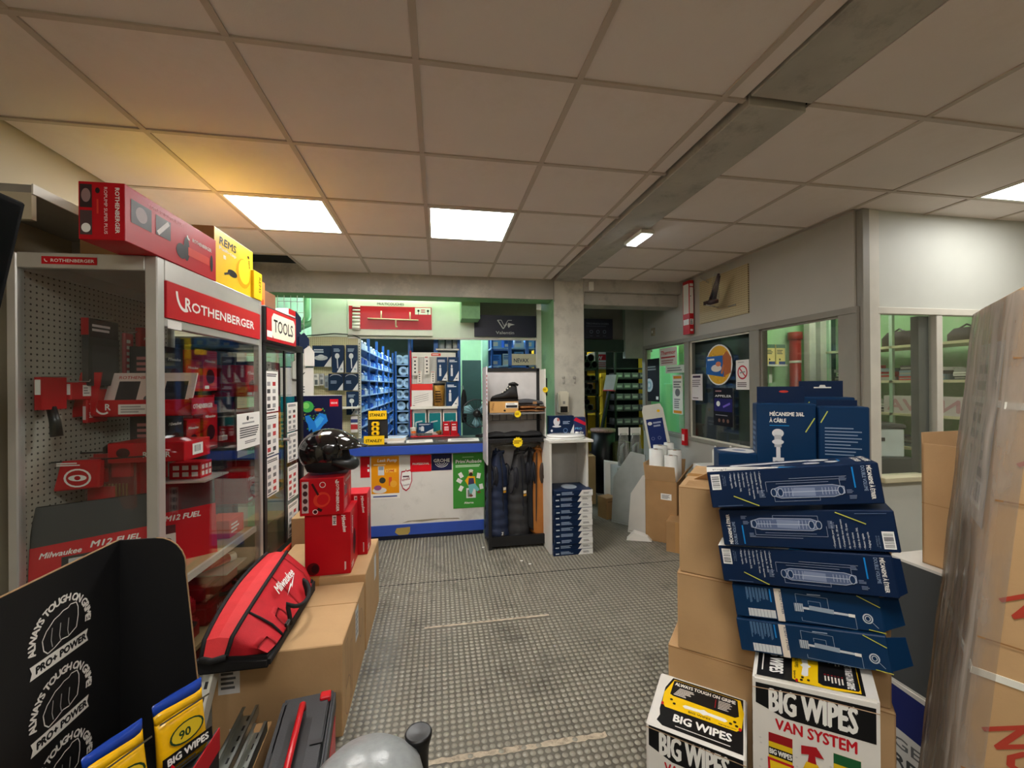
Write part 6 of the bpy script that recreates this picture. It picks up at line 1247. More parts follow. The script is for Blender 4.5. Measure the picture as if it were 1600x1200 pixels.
# vests
def vest(px, top, bottom, m, lining, label, half, dep, rz, tagc=None, quilts=9):
    zt, zb = at(px, top, 'y', RY0+.1).z, at(px, bottom, 'y', RY0+.1).z; x = at(px, 780, 'y', RY0+.1).x; H = zt-zb
    t = thing('work_vest', label, 'vest', (x, RY0+.125, zb), (0, 0, rz)); mb = MB(); mb.smooth = True; rings = []; N = 34
    for k in range(N+1):
        f = k/N; w = half*(1.06-.12*f if f < .68 else .98*(1-(f-.68)/.32*.66)); d = dep*(1.05-.25*f if f < .75 else .86-.9*(f-.75)); puff = .011*abs(math.sin(PI*quilts*f)) if f < .8 else 0
        rings.append([Vector(((w+puff)*math.copysign(abs(math.cos(a))**.75, math.cos(a)), (d+puff)*math.sin(a)*(1+.12*math.sin(3*a+f*4)), H*f + .02*math.sin(a*2)*(1-f)*(f < .1))) for a in [2*PI*i/20 for i in range(20)]])
    mb.loft(rings); mb.build('shell', m, t)
    mb = MB(); mb.smooth = True                              # arm holes
    for s in (-1, 1):
        pts = [(s*half*(1.0-.10*math.cos(a)*0)*(.98 if math.sin(a) < 0 else .80), -.4*dep+.055*math.cos(a)*.9, H*.70+H*.14*math.sin(a)) for a in [2*PI*i/16 for i in range(17)]]; mb.tube(pts, .007, 6)
    mb.build('arm_hole_binding', lining, t)
    for s in (-1, 1):
        nn = Vector((s*.62, -.78, 0)); uu = Vector((.78, s*.62, 0)); cc = Vector((s*half*.62, -dep*.80, H*.72)); mb = MB(); mb.smooth = True
        mb.loft([[cc+nn*(.002 if q == 0 else .013)+uu*(.028*rr*math.cos(a))+Vector((0, 0, H*.125*rr*math.sin(a)+.02*s*0)) for a in [2*PI*i/16 for i in range(16)]] for q, rr in ((0, 1), (1, .9), (1, .1))]); mb.build('arm_opening', lining, t)
    mb = MB(); mb.tube([(.0, -dep*1.02, H*.02), (0, -dep*1.02, H*.4), (.0, -dep*.95, H*.75), (0, -dep*.6, H*.95)], .008, 5); mb.build('zip', lining, t)
    mb = MB(); mb.smooth = True; mb.tube([(.05, -dep*.3, H*.97), (.03, -dep*.75, H*1.0), (-.03, -dep*.75, H*1.0), (-.05, -dep*.3, H*.97), (0, dep*.3, H*1.02), (.05, -dep*.3, H*.97)], .012, 6); mb.build('collar', m, t)
    mb = MB(); zb_ = zs2-.05-zb; mb.tube([(0, 0, H*.93), (0, 0, zb_-.01), (.012, 0, zb_+.012), (-.012, 0, zb_+.014)], .003, 5); mb.build('hanger_hook', steel, t)
    if tagc: mb = MB(); mb.box(-.02, .02, -.002, .002, 0, .06); a = mb.build('swing_tag', mat('swing_tag', (40, 34, 30), .5), t, (half*.1, -dep*1.15, H*.52)); P = Print(.04, .06); P.rect(.004, .03, .036, .056, (230, 220, 200)); P.rect(.004, .004, .036, .024, (210, 150, 40)); P.build('print', a, (-.02, -.0021, 0), (1, 0, 0), (0, 0, 1))
    return t
vest(778, 705, 838, mat('navy_quilt', (30, 42, 70), .55, var=.08, bump=.15, bscale=60), mat('vest_dark', (22, 24, 34), .7), 'navy quilted vest hanging left on the clothes rack', .112, .085, .5, True)
vest(811, 705, 848, mat('charcoal_quilt', (44, 44, 46), .6, var=.08, bump=.15, bscale=60), mat('vest_dark', (22, 24, 34), .7), 'charcoal quilted vest hanging in the middle of the clothes rack', .108, .08, .4, True)
vest(842, 700, 832, mat('ochre_canvas', (168, 104, 40), .75, var=.08, bump=.2, bscale=120), mat('vest_brown_lining', (60, 46, 36), .8), 'ochre brown canvas vest hanging right on the clothes rack', .088, .075, -.5, False, 0)
vest(829, 702, 825, mat('black_fleece', (20, 20, 22), .9), mat('vest_dark', (22, 24, 34), .7), 'black vest squeezed between the charcoal and ochre vests', .04, .06, 0, False, 0)
p = at(785, 838, 'y', RY0+.02); mb = MB(); mb.box(-.018, .018, -.001, .001, 0, .075); o = tag(mb.build('swing_tag', mat('swing_tag', (40, 34, 30), .5), None, (p.x, RY0+.02, p.z-.03)), 'black and yellow swing tag dangling below the navy vest', 'price tag'); P = Print(.036, .075); P.rect(.004, .004, .032, .03, (220, 170, 40)); P.greek(.006, .04, .03, .07, 3, WHITE); P.build('print', o, (-.018, -.0011, 0), (1, 0, 0), (0, 0, 1))
mb = MB(); mb.tube([(0, 0, .07), (0, .02, .22)], .001, 4); mb.build('string', black_mt, o)
# ---- white stand with toilet seat and boxed seats
SX0, SX1, SY0, SY1, STZ = .99, 1.405, 3.695, 4.05, 1.012
t = thing('white_plinth_unit', 'open white melamine stand carrying the toilet seat', 'stand', ((SX0+SX1)/2, SY0, 0)); w = (SX1-SX0)/2; mel = mat('white_melamine', (222, 220, 212), .4, var=.03)
bx('side_panel', -w, -w+.02, 0, .35, 0, STZ, mel, t); bx('side_panel', w-.045, w-.025, .06, .35, 0, STZ, mel, t); bx('top_board', -w-.005, w+.005, -.005, .36, STZ, STZ+.022, mel, t, bevel=.002); bx('back_board', -w+.02, w-.045, .335, .35, 0, STZ, mat('melamine_grey', (176, 174, 168), .5), t)
t = thing('toilet_seat', 'white toilet seat with lid lying on the white stand', 'toilet seat', ((SX0+SX1)/2-.005, SY0+.165, STZ+.023)); gloss_w = mat('gloss_white_plastic', (238, 238, 234), .12, var=0, coat=.5)
def oval(sx, sy, z, n=32): return [Vector((sx*math.cos(2*PI*i/n), sy*math.sin(2*PI*i/n), z)) for i in range(n)]
mb = MB(); mb.smooth = True; mb.loft([oval(.185, .15, 0), oval(.19, .155, .008), oval(.185, .15, .016)]); mb.build('seat_ring', gloss_w, t); mb = MB(); mb.smooth = True; mb.loft([oval(.18, .146, .018), oval(.186, .152, .024), oval(.182, .148, .034), oval(.15, .12, .04), oval(.02, .02, .042)]); mb.build('lid', gloss_w, t); mb = MB(); mb.cyl((.12, .02, .042), (.12, .02, .055), .018, .014, 12); mb.build('buffer', gloss_w, t)
def seatbox(P, W, H):
    P.poly([(W*.62, 0), (W, 0), (W, H), (W*.72, H)], (226, 226, 222)); P.greek(W*.75, H*.3, W*.92, H*.65, 2, (110, 110, 112)); P.greek(W*.18, H*.25, W*.5, H*.8, 3, (150, 170, 196)); P.rect(W*.05, H*.3, W*.14, H*.5, (200, 210, 220))
zz = .0005
for k in range(11):
    h = .054 if k > 1 else .050; label = 'navy and white boxed toilet seat, %s in the stack under the stand' % ('lowest', 'second from the bottom', 'third from the bottom', 'fourth from the bottom', 'fifth from the bottom', 'sixth from the bottom', 'fifth from the top', 'fourth from the top', 'third from the top', 'second from the top', 'topmost')[k]
    pbox('boxed_toilet_seat', label, 'box', .36 if k > 1 else .37, .30, h-.001, (1.198+random.uniform(-.006, .006), 3.845-.16+.12+random.uniform(-.006, .006), zz), random.uniform(-.02, .02), navy_box, {'front': seatbox, 'top': lambda P, W, H: P.ell(W*.5, H*.5, W*.2, H*.3, (160, 170, 180))}, group='boxed toilet seats'); zz += h
def wcbox(P, W, H): P.ell(W*.3, H*.72, W*.13, H*.2, (206, 206, 210)); P.ell(W*.36, H*.82, W*.05, H*.08, (190, 120, 110)); P.ell(W*.3, H*.5, W*.18, H*.05, (210, 210, 214)); P.greek(W*.55, H*.6, W*.85, H*.75, 3, (150, 170, 196)); P.ring(W*.65, H*.3, W*.09, W*.09, .006, (90, 120, 160)); P.poly([(W*.78, 0), (W, 0), (W, H*.6)], (224, 224, 222)); P.ell(W*.1, H*.3, W*.04, H*.06, (200, 204, 210))
x0, x1, z0, z1 = span(858, 649, 897, 681, 3.96); pbox('seat_carton', 'navy carton with a toilet picture standing behind the white seat', 'box', x1-x0, .08, z1-STZ-.03, ((x0+x1)/2, 4.0, STZ+.0225), .0, navy_box, {'front': wcbox})
x0, x1, z0, z1 = span(895, 651, 914, 681, 3.97); pbox('seat_carton', 'blue carton with a red corner flash beside the column', 'box', x1-x0, .08, z1-STZ-.03, ((x0+x1)/2+.004, 4.0, STZ+.0225), .0, mat('royal_navy_card', (26, 40, 92), .4), {'front': lambda P, W, H: (P.poly([(0, H*.85), (W*.2, H), (W, H*.72), (W, H*.55)], (206, 30, 60)), P.text('PRO', W*.1, H*.36, H*.16, (120, 190, 230), .03, fit=W*.6), P.text('aude', W*.12, H*.16, H*.16, WHITE, .03, fit=W*.7))})
# dispenser on the column
t = thing('soap_dispenser', 'cream wall dispenser with a dark window on the concrete column', 'dispenser', (1.315, 4.384, 1.238)); mb = MB(); mb.box(-.058, .058, -.09, 0, 0, .235); mb.build('cover', mat('cream_plastic', (228, 222, 200), .35), t, bevel=.014, seg=2); mb = MB(); mb.box(-.04, .04, -.092, -.088, .012, .075); mb.build('window', mat('dark_window', (26, 26, 26), .2), t, bevel=.004); mb = MB(); mb.box(-.012, .012, -.094, -.09, .10, .13); mb.build('button', grey_pt, t)
p = at(848, 590, 'x', 1.2445); o = bx('switch_box', 1.215, 1.2445, 4.72, 4.86, 1.42, 1.62, black_pl); tag(o, 'black box on the green side of the column', 'switch box'); mb = MB(); mb.box(-.017, -.0148, -.05, .05, .02, .18); mb.build('cover_plate', black_mt, o)

# ================================================================== PASSAGE TO THE RIGHT OF THE COLUMN
x0, x1, z0, z1 = span(905, 498, 957, 530, 5.30); o = bx('passage_sign', x0, x1, 5.29, 5.308, z0, z1, mat('deep_navy_sign', (16, 20, 44), .45)); tag(o, 'dark navy sign with faint round icons over the passage', 'sign'); W, H = x1-x0, z1-z0; P = Print(W, H); P.text('TECHNOLOGIES', W*.2, H*.72, H*.12, (120, 124, 140), .01, fit=W*.68); P.greek(W*.2, H*.6, W*.85, H*.68, 1, (80, 84, 100)); [P.ring(W*(.35+.2*k), H*.36, W*.05, W*.05, .006, (120, 130, 150), 12) for k in range(3)]; [P.greek(W*(.3+.2*k), H*.12, W*(.4+.2*k), H*.18, 1, (90, 94, 110)) for k in range(3)]; P.build('print', o, (-W/2, -.0091, 0), (1, 0, 0), (0, 0, 1))
# pipe ends in a rack
prx = 2.20; gpipe = mat('black_pipe', (34, 36, 38), .5); t = thing('pipe_rack', 'steel rack beside the column holding black pipes end on', 'rack', (prx+.1, 6.5, 0))
for x in (-.28, .24): bx('upright', x, x+.04, 0, .05, 0, 2.3, black_mt, t)
for z in (1.12, 1.38, 1.60, 1.80): bx('arm', -.28, .28, 0, .6, z-.03, z, black_mt, t)
bx('back_sheet', -.3, .3, .58, .6, 0, 2.3, dark_m, t)
n_ = 0
for zi, (z, r, cnt) in enumerate(((1.80, .062, 4), (1.60, .045, 5), (1.38, .045, 5), (1.12, .05, 4))):
    for k in range(cnt):
        for row in (0, 1):
            if row and (k == cnt-1 or zi in (1,)): continue
            x = -.24+r+(2*r+.003)*k+row*r; zc_ = z+r+row*r*1.75
            mb = MB(); mb.smooth = True; mb.cyl((0, 0, 0), (0, .5, 0), r, n=14, cap=False); mb.cyl((0, .0, 0), (0, .5, 0), r*.86, n=14, cap=False); vs = [(rr*math.cos(2*PI*i/14), 0, rr*math.sin(2*PI*i/14)) for rr in (r, r*.86) for i in range(14)]; mb.add(vs, [(i, (i+1) % 14, 14+(i+1) % 14, 14+i) for i in range(14)])
            o = mb.build('black_pipe', gpipe, None, (prx+.1+x, 6.47, zc_)); tag(o, 'black pipe end on, %s rack layer from the top, %s row, %s from left' % (ORD[zi], ('lower', 'upper')[row], ORD[k]), 'pipe', 'pipes in the rack by the column')
pl = bx('timber_plank', -.03, .03, -.012, .012, 0, 1.55, mat('raw_timber', (196, 150, 96), .7, var=.12, scale=12)); pl.location = (2.16, 5.75, 0); pl.rotation_euler = (-.10, -.07, 0); tag(pl, 'long timber plank leaning in the passage', 'plank'); mb = MB(); mb.box(-.031, .031, -.013, .013, 1.5, 1.53); mb.build('end_mark', mat('red_paint', (170, 40, 40), .6), pl)
o = bx('drain_board', -.05, .05, -.01, .01, 0, 1.5, mat('brown_board', (110, 72, 44), .7)); o.location = (2.02, 5.80, 0); o.rotation_euler = (-.1, .02, 0); tag(o, 'dark brown board leaning beside the timber plank', 'plank'); mb = MB(); mb.box(-.05, .05, -.011, -.01, .7, .72); mb.build('groove', black_mt, o)
t = thing('black_drum', 'black drum with a patterned rim in the passage', 'drum', (2.34, 5.75, 0)); mb = MB(); mb.smooth = True; mb.cyl((0, 0, 0), (0, 0, .88), .17, n=24); mb.build('drum', black_pl, t); mb = MB(); mb.smooth = True; mb.cyl((0, 0, .86), (0, 0, .90), .18, n=24); mb.build('rim', mat('red_white_rim', (190, 150, 140), .5, var=.4, scale=40), t)
# passage shelving on the right with dark trays
t = thing('tray_shelving', 'dark steel shelving full of grey trays at the back right of the passage', 'shelving', (3.05, 6.3, 0))
SZ2 = (.9, 1.12, 1.30, 1.47, 1.64, 1.80)
for z in SZ2: bx('shelf', -.28, .30, 0, .35, z-.015, z, mat('dark_shelf', (70, 70, 72), .5), t)
for x in (-.28, .27): bx('upright', x, x+.03, 0, .03, 0, 2.2, black_mt, t)
bx('back_sheet', -.28, .3, .34, .35, 0, 2.2, dark_m, t)
mb = MB(); mb.box(-.06, .06, -.14, .14, 0, .085); tp = mb.build('grey_tray', mat('grey_tray_plastic', (120, 120, 124), .5), bevel=.006); P = Print(.12, .085); P.rect(.02, .02, .10, .05, (190, 190, 188)); P.build('tray_label', tp, (-.06, -.1402, 0), (1, 0, 0), (0, 0, 1)); tag(tp, 'small grey tray on the dark passage shelving', 'tray', 'grey trays on the passage shelving'); f1 = True
for zi, z in enumerate(SZ2[:-1]):
    for k in range(4):
        o = tp if f1 else copy_tree(tp); f1 = False; o['label'] = 'grey tray on the %s passage shelf from below, %s from the left' % (ORD[zi], ORD[k]); o.location = (3.05-.19+.135*k, 6.46, z+.0005)
t = thing('yellow_shelving', 'yellow-lit shelving at the far end of the passage', 'shelving', (2.75, 8.7, 0))
for z in (.5, .9, 1.3, 1.7, 2.1): bx('shelf', -.8, .8, 0, .4, z-.03, z, mat('yellow_shelf_paint', (206, 176, 40), .6), t)
for x in (-.8, -.05, .75): bx('upright', x, x+.05, 0, .05, 0, 2.4, mat('yellow_shelf_paint', (206, 176, 40), .6), t)
for i in range(10): pbox('store_carton', 'carton on the %s of the yellow-lit passage shelves, %s from the left' % (('lower', 'upper')[i // 5], ORD[i % 5]), 'carton', .22, .25, random.uniform(.18, .3), (2.75-.62+.28*(i % 5), 8.9, (.9005, 1.3005)[i // 5]), random.uniform(-.1, .1), (card2, mat('dark_store_carton', (80, 66, 50), .7), mat('grey_store_carton', (120, 116, 104), .7))[i % 3], {'front': lambda P, W, H: P.rect(W*.2, H*.3, W*.6, H*.7, (180, 170, 150))}, group='cartons on the yellow-lit shelves')
p = at(950, 565, 'y', 6.9); t = thing('hanging_carton', 'white and red carton high in the passage', 'carton', (p.x, 6.9, 1.80)); mb = MB(); mb.box(-.25, .33, 0, .3, .0, .30); mb.build('carton', mat('grey_store_carton', (120, 116, 104), .7), t, rot=(0, 0, 0)); P = Print(.3, .3); P.rect(0, 0, .28, .3, (226, 220, 214)); P.rect(.03, .16, .25, .26, (196, 40, 50)); P.text('W', .05, .17, .09, WHITE, .04); P.greek(.03, .04, .24, .13, 3, (190, 90, 90)); P.build('print', t, (-.25, -.0005, 0), (1, 0, 0), (0, 0, 1)); bx('bracket_shelf', -.3, .4, -.02, 1.6, -.03, -.001, mat('yellow_shelf_paint', (206, 176, 40), .6), t)
p = at(958, 595, 'y', 6.0); o = bx('tilted_display', -.02, .02, -.12, .12, 0, .24, mat('dull_pale_panel', (140, 136, 126), .6)); o.location = (p.x-.02, 6.1, 1.45); o.rotation_euler = (0, .25, .3); tag(o, 'pale tilted display slab standing above the dark trays', 'display'); mb = MB(); mb.box(-.021, .021, -.12, .12, -.015, 0); mb.build('edge', red_pl, o); mb = MB(); mb.box(-.02, .02, -.02, .02, -1.45, 0); mb.build('post', black_mt, o)
for i, (x, y, w, d, h, c, lab) in enumerate(((1.83, 5.6, .3, .3, .95, card2, 'brown carton stack side beside the column in the passage'), (1.88, 5.25, .24, .2, .62, card, 'smaller brown carton at the foot of the column'), (2.44, 6.05, .2, .2, .85, mat('dark_teal_carton', (40, 62, 66), .6), 'dark teal carton in front of the tray shelving'), (2.55, 5.62, .26, .22, .72, mat('olive_sack', (84, 84, 40), .8), 'olive green sack-like pack in the passage'), (2.95, 5.85, .3, .3, .55, mat('grey_store_carton', (120, 116, 104), .7), 'grey carton behind the clear hanging bags'))):
    pbox('passage_carton', lab, 'carton', w, d, h, (x, y, 0), random.uniform(-.2, .2), c, {'front': lambda P, W, H: P.rect(W*.2, H*.5, W*.6, H*.75, (190, 186, 176))})
# ---- floor goods in front of the green pane
oc = thing('open_carton', 'open brown carton full of white plastic rolls by the partition', 'carton', (2.27, 3.93, 0), (0, 0, -.75)); w, d, h = .30, .42, .60
mb = MB(); th = .006
for a in ((-w/2, w/2, -d/2, -d/2+th), (-w/2, w/2, d/2-th, d/2), (-w/2, -w/2+th, -d/2, d/2), (w/2-th, w/2, -d/2, d/2)): mb.box(*a, 0, h)
mb.box(-w/2, w/2, -d/2, d/2, 0, th); mb.build('carton_walls', card2, oc)
for nm, o_, ax, ang in (('a', (0, -d/2, h), 'X', .35), ('b', (0, d/2, h), 'X', -.3), ('c', (-w/2, 0, h), 'Y', -.12), ('d', (w/2, 0, h), 'Y', .6)):
    mb = MB(); s = w*.47 if ax == 'X' else d*.47; mb.box(-s, s, -.003, .003, 0, .16) if ax == 'X' else mb.box(-.003, .003, -s, s, 0, .16); mb.build('flap', card, oc, o_, (ang if ax == 'X' else 0, ang if ax == 'Y' else 0, 0))
P = Print(.1, .06); P.rect(0, 0, .1, .06, WHITE); P.greek(.01, .01, .09, .05, 4, (110, 110, 110)); P.build('shipping_label', oc, (-.0, -d/2-.0005, .42), (1, 0, 0), (0, 0, 1))
Mo = Matrix.Translation((2.27, 3.93, 0)) @ Matrix.Rotation(-.75, 4, 'Z'); pf = mat('white_foam_roll', (232, 232, 226), .3, var=.04)
for i, (x, y, r, zt, nm) in enumerate(((-.07, -.10, .066, .88, 'nearest'), (.075, -.11, .062, .83, 'at the near right'), (-.065, .05, .07, .90, 'in the middle'), (.075, .06, .066, .86, 'at the right'), (.0, .145, .05, .92, 'furthest back'))):
    p = Mo @ Vector((x, y, .008)); t = thing('plastic_roll', 'white plastic film roll standing in the open carton, %s' % nm, 'roll', p); mb = MB(); mb.smooth = True; mb.cyl((0, 0, 0), (0, 0, zt), r, n=20); mb.build('film', pf, t); mb = MB(); mb.smooth = True; mb.cyl((0, 0, zt), (0, 0, zt+.002), r*.3, n=12); mb.build('core', card_in, t)
pbox('small_carton', 'small taped brown carton at the foot of the open one', 'carton', .20, .26, .28, (2.22, 3.60, 0), -.72, card2, {'front': lambda P, W, H: P.rect(W*.4, 0, W*.55, H, (176, 134, 84))})
def panel(name, label, pts, th, loc, rz, m, tilt=0):
    mb = MB(); mb.prism(pts, 0, th); o = mb.build(name, m, None, loc, (tilt, 0, rz)); tag(o, label, 'panel'); mb = MB(); mb.bar((pts[0][0]+.01, -.001, pts[0][1]+.02), (pts[1][0]-.01, -.001, pts[1][1]+.02), .003, .004); mb.build('fold_line', grey_pt, o); return o
gboard = mat('pale_grey_board', (172, 176, 172), .5)
panel('grey_board', 'tall pale grey board leaning behind the white folded boards', [(-.19, 0), (.17, 0), (.17, .78), (.0, .80), (-.19, .50)], .02, (2.02, 4.30, 0), -.9, gboard, -.12)
panel('white_board', 'white folded board standing on the floor left of the open carton', [(-.12, 0), (.12, .0), (.12, .62), (.02, .60), (-.10, .40)], .03, (2.02, 4.02, 0), -.8, white_box, -.1)
panel('white_board', 'white carton sheet with brown edge further down the passage', [(-.15, 0), (.15, 0), (.15, .58), (-.15, .62)], .1, (2.10, 4.72, 0), -.3, white_box)
mb = MB(); mb.prism([(-.12, 0), (.12, .01), (.08, .05), (-.05, .08)], -.05, .05); tag(mb.build('torn_wrapping', paper, None, (1.95, 3.88, 0), (0, 0, -.5)), 'torn white wrapping on the floor in front of the white boards', 'wrapping')
pbox('small_carton', 'small brown carton on the floor behind the white boards', 'carton', .16, .16, .24, (1.93, 4.62, 0), .3, card2, {'front': lambda P, W, H: P.rect(W*.1, H*.8, W*.9, H*.84, (120, 90, 60))})
clear_bag = pane_mat('clear_bag', (.86, .88, .86), haze=.28, crinkle=.6)
for i, (px, nm) in enumerate(((974, 'left'), (993, 'right'))):
    p = at(px, 668, 'y', 4.62); t = thing('fitting_bag', 'clear plastic bag of grey fittings with white header card, %s of two' % nm, 'bag', (p.x, 4.62, .59)); hgt = p.z-.59; mb = MB(); mb.smooth = True; mb.lathe([(.001, 0), (.07, .0), (.08, hgt*.3), (.06, hgt*.7), (.05, hgt*.85), (.001, hgt*.86)], 14, Matrix.Scale(.5, 4, (0, 1, 0))); mb.build('bag', clear_bag, t); mb = MB(); mb.box(-.062, .062, -.006, .006, hgt*.8, hgt); mb.build('header_card', white_box, t); mb = MB(); mb.smooth = True; mb.tube([(-.03, 0, .02), (-.02, 0, hgt*.5), (.02, 0, hgt*.6), (.035, 0, .04)], .022, 8); mb.build('fittings', mat('grey_fitting', (130, 134, 128), .4), t)
bx_ = bx('bag_plinth', 2.02, 2.36, 4.54, 4.74, 0, .589, gboard); tag(bx_, 'pale grey carton under the clear fitting bags', 'carton'); mb = MB(); mb.box(-.17, .17, -.1005, -.1, .55, .57); mb.build('seam', grey_pt, bx_)
# slanted sign
mb = MB(); pts = [(-.11, 0), (.13, 0), (.115, .60), (.09, .66), (-.09, .66), (-.115, .60)]; mb.prism(pts, 0, .012); o = mb.build('slanted_sign', white_pt, None, (2.46, 4.33, .66), (-.05, -.16, -.35)); tag(o, 'white slanted sign with a blue information panel behind the rolls', 'sign'); P = Print(.22, .6); P.rect(.02, .05, .2, .5, (28, 48, 110)); P.ell(.055, .45, .025, .02, WHITE, 12); P.greek(.09, .4, .18, .47, 2, (170, 180, 210)); [P.ring(.06+.07*(k % 2), .1+.09*(k//2), .018, .018, .003, (150, 160, 200), 10) for k in range(6)]; P.ell(.17, .58, .018, .016, YEL, 10); P.build('print', o, (-.11, -.0002, 0), (1, 0, 0), (0, 0, 1)); mb = MB(); mb.box(-.08, .10, .0, .012, -.66, 0); mb.build('support_post', white_pt, o)
pbox('white_carton', 'white carton by the partition carrying two sealant cartridges', 'carton', .34, .28, .80, (2.50, 3.42, 0), -.1, white_box, {'front': lambda P, W, H: (P.greek(W*.05, H*.72, W*.25, H*.92, 5, (140, 130, 130)),), 'left': lambda P, W, H: P.greek(W*.1, H*.75, W*.7, H*.9, 4, (140, 130, 130))})
for i, (x, y, nm, c) in enumerate(((2.42, 3.36, 'left, with blue label', (60, 80, 130)), (2.55, 3.33, 'right, plain grey', (190, 190, 186)))):
    t = thing('sealant_cartridge', 'sealant cartridge standing on the white carton, %s' % nm, 'cartridge', (x, y, .8005)); mb = MB(); mb.smooth = True; mb.cyl((0, 0, 0), (0, 0, .15), .024, n=16); mb.build('tube_body', white_pt, t); mb = MB(); mb.smooth = True; mb.lathe([(.001, .15), (.024, .15), (.02, .158), (.009, .162), (.007, .19), (.001, .19)], 14); mb.build('nozzle_cap', white_pt, t); P = Print(.034, .1); P.rect(0, 0, .034, .1, c); P.greek(.004, .05, .03, .09, 3, WHITE); P.build('label_print', t, (-.017, -.0245, .025), (1, 0, 0), (0, 0, 1))
o = bx('fire_call_box', PX-.05, PX-.012, 4.24, 4.30, .86, 1.04, red_pl); tag(o, 'small red box on the partition post', 'alarm box'); mb = MB(); mb.box(-.0205, -.019, -.02, .02, .05, .12); mb.build('cover_plate', white_pt, o)
# ---- things on the partition
def side_sheet(name, label, px0, py0, px1, py1, fn, cat='poster', x=PX+.018, shape=None):
    a, b = at(px0, py0, 'x', x), at(px1, py1, 'x', x); W, H = a.y-b.y, max(a.z, b.z)-min(a.z, b.z); za = min(a.z, b.z)
    mb = MB(); M = Matrix.Rotation(-PI/2, 4, 'Z')
    if shape: mb.prism([(u*W, v*H) for u, v in shape], 0, .0012, M)
    else: mb.prism([(0, 0), (W, 0), (W, H), (0, H)], 0, .0012, M)
    o = mb.build(name, paper, None, (x-.0012, a.y, za)); tag(o, label, cat); P = Print(W, H); fn(P, W, H); P.build('print', o, (0, 0, 0), (0, -1, 0), (0, 0, 1)); return o
side_sheet('heater_poster', 'white poster with red lettering at the top of the green pane', 1031, 545, 1058, 570, lambda P, W, H: (P.rect(0, 0, W, H, (226, 214, 206)), P.text('Thermor', W*.05, H*.62, H*.3, (206, 30, 44), .03, shear=.2, fit=W*.86), P.rect(W*.08, H*.42, W*.9, H*.5, (196, 50, 56)), P.greek(W*.1, H*.1, W*.9, H*.34, 2, (170, 120, 116))))
side_sheet('white_notice', 'white notice under the red-lettered poster', 1040, 572, 1069, 582, lambda P, W, H: (P.rect(0, 0, W, H, (220, 222, 210)), P.greek(W*.1, H*.2, W*.9, H*.8, 2, (130, 130, 130))), 'notice')
side_sheet('dark_wc_poster', 'black poster with a white oval basin on the green pane', 1009, 562, 1031, 628, lambda P, W, H: (P.rect(0, 0, W, H, (28, 28, 36)), P.greek(W*.1, H*.72, W*.8, H*.84, 2, (150, 150, 156)), P.ell(W*.25, H*.38, W*.28, H*.16, (200, 206, 208)), P.ell(W*.25, H*.38, W*.18, H*.10, (150, 180, 190)), P.ell(W*.25, H*.38, W*.08, H*.05, (210, 214, 214)), P.rect(W*.75, H*.05, W*.92, H*.12, WHITE)))
side_sheet('fixing_leaflet', 'white leaflet with orange ends on the green pane', 1051, 586, 1067, 648, lambda P, W, H: (P.rect(0, 0, W, H, (226, 224, 216)), P.rect(W*.1, H*.9, W*.9, H*.97, (214, 140, 40)), P.rect(W*.1, H*.02, W*.9, H*.09, (214, 140, 40)), P.ell(W*.5, H*.55, W*.25, H*.1, (110, 112, 116)), P.greek(W*.1, H*.66, W*.9, H*.85, 3, (120, 120, 120)), P.greek(W*.15, H*.14, W*.85, H*.4, 5, (120, 120, 120))))
side_sheet('paper_ticket', 'small white ticket sheet at the left of the dark pane', 1079, 585, 1098, 626, lambda P, W, H: (P.rect(0, 0, W, H, (222, 214, 212)), P.rect(W*.2, H*.86, W*.85, H*.94, (60, 40, 70)), P.greek(W*.15, H*.5, W*.85, H*.8, 4, (140, 130, 130)), P.greek(W*.2, H*.06, W*.8, H*.12, 1, (80, 60, 60))), 'notice')
ov = [(.5+.5*math.cos(a), .5+.5*math.sin(a)) for a in [2*PI*i/28 for i in range(28)]]
def oval_fn(P, W, H):
    P.ell(W*.5, H*.5, W*.5, H*.5, WHITE, 28); P.ell(W*.5, H*.5, W*.46, H*.47, (226, 172, 40), 28)
    for k in range(60): a, r = random.uniform(0, 2*PI), math.sqrt(random.random()); P.ell(W*(.5+.42*r*math.cos(a)), H*(.5+.44*r*math.sin(a)), W*.02, H*.014, random.choice(((200, 140, 30), (244, 200, 80), (214, 160, 40))), 6)
    P.poly([(W*.02, H*.28), (W*.7, H*.2), (W*.72, H*.72), (W*.02, H*.72)], (36, 96, 168)); P.greek(W*.08, H*.60, W*.35, H*.68, 1, WHITE); P.ell(W*.42, H*.42, W*.2, H*.09, (226, 216, 206)); P.ell(W*.5, H*.52, W*.1, H*.06, (220, 130, 90)); P.poly([(W*.66, H*.7), (W*.8, H*.82), (W*.97, H*.66), (W*.95, H*.3), (W*.78, H*.24), (W*.68, H*.36)], (176, 96, 50)); P.line([(W*.7, H*.5), (W*.62, H*.28)], W*.07, (190, 110, 60)); P.line([(W*.78, H*.42), (W*.72, H*.2)], W*.07, (180, 100, 54))
side_sheet('oval_poster', 'yellow oval sticker with a hand and a blue pack on the dark pane', 1103, 541, 1145, 602, oval_fn, 'sticker', shape=ov)
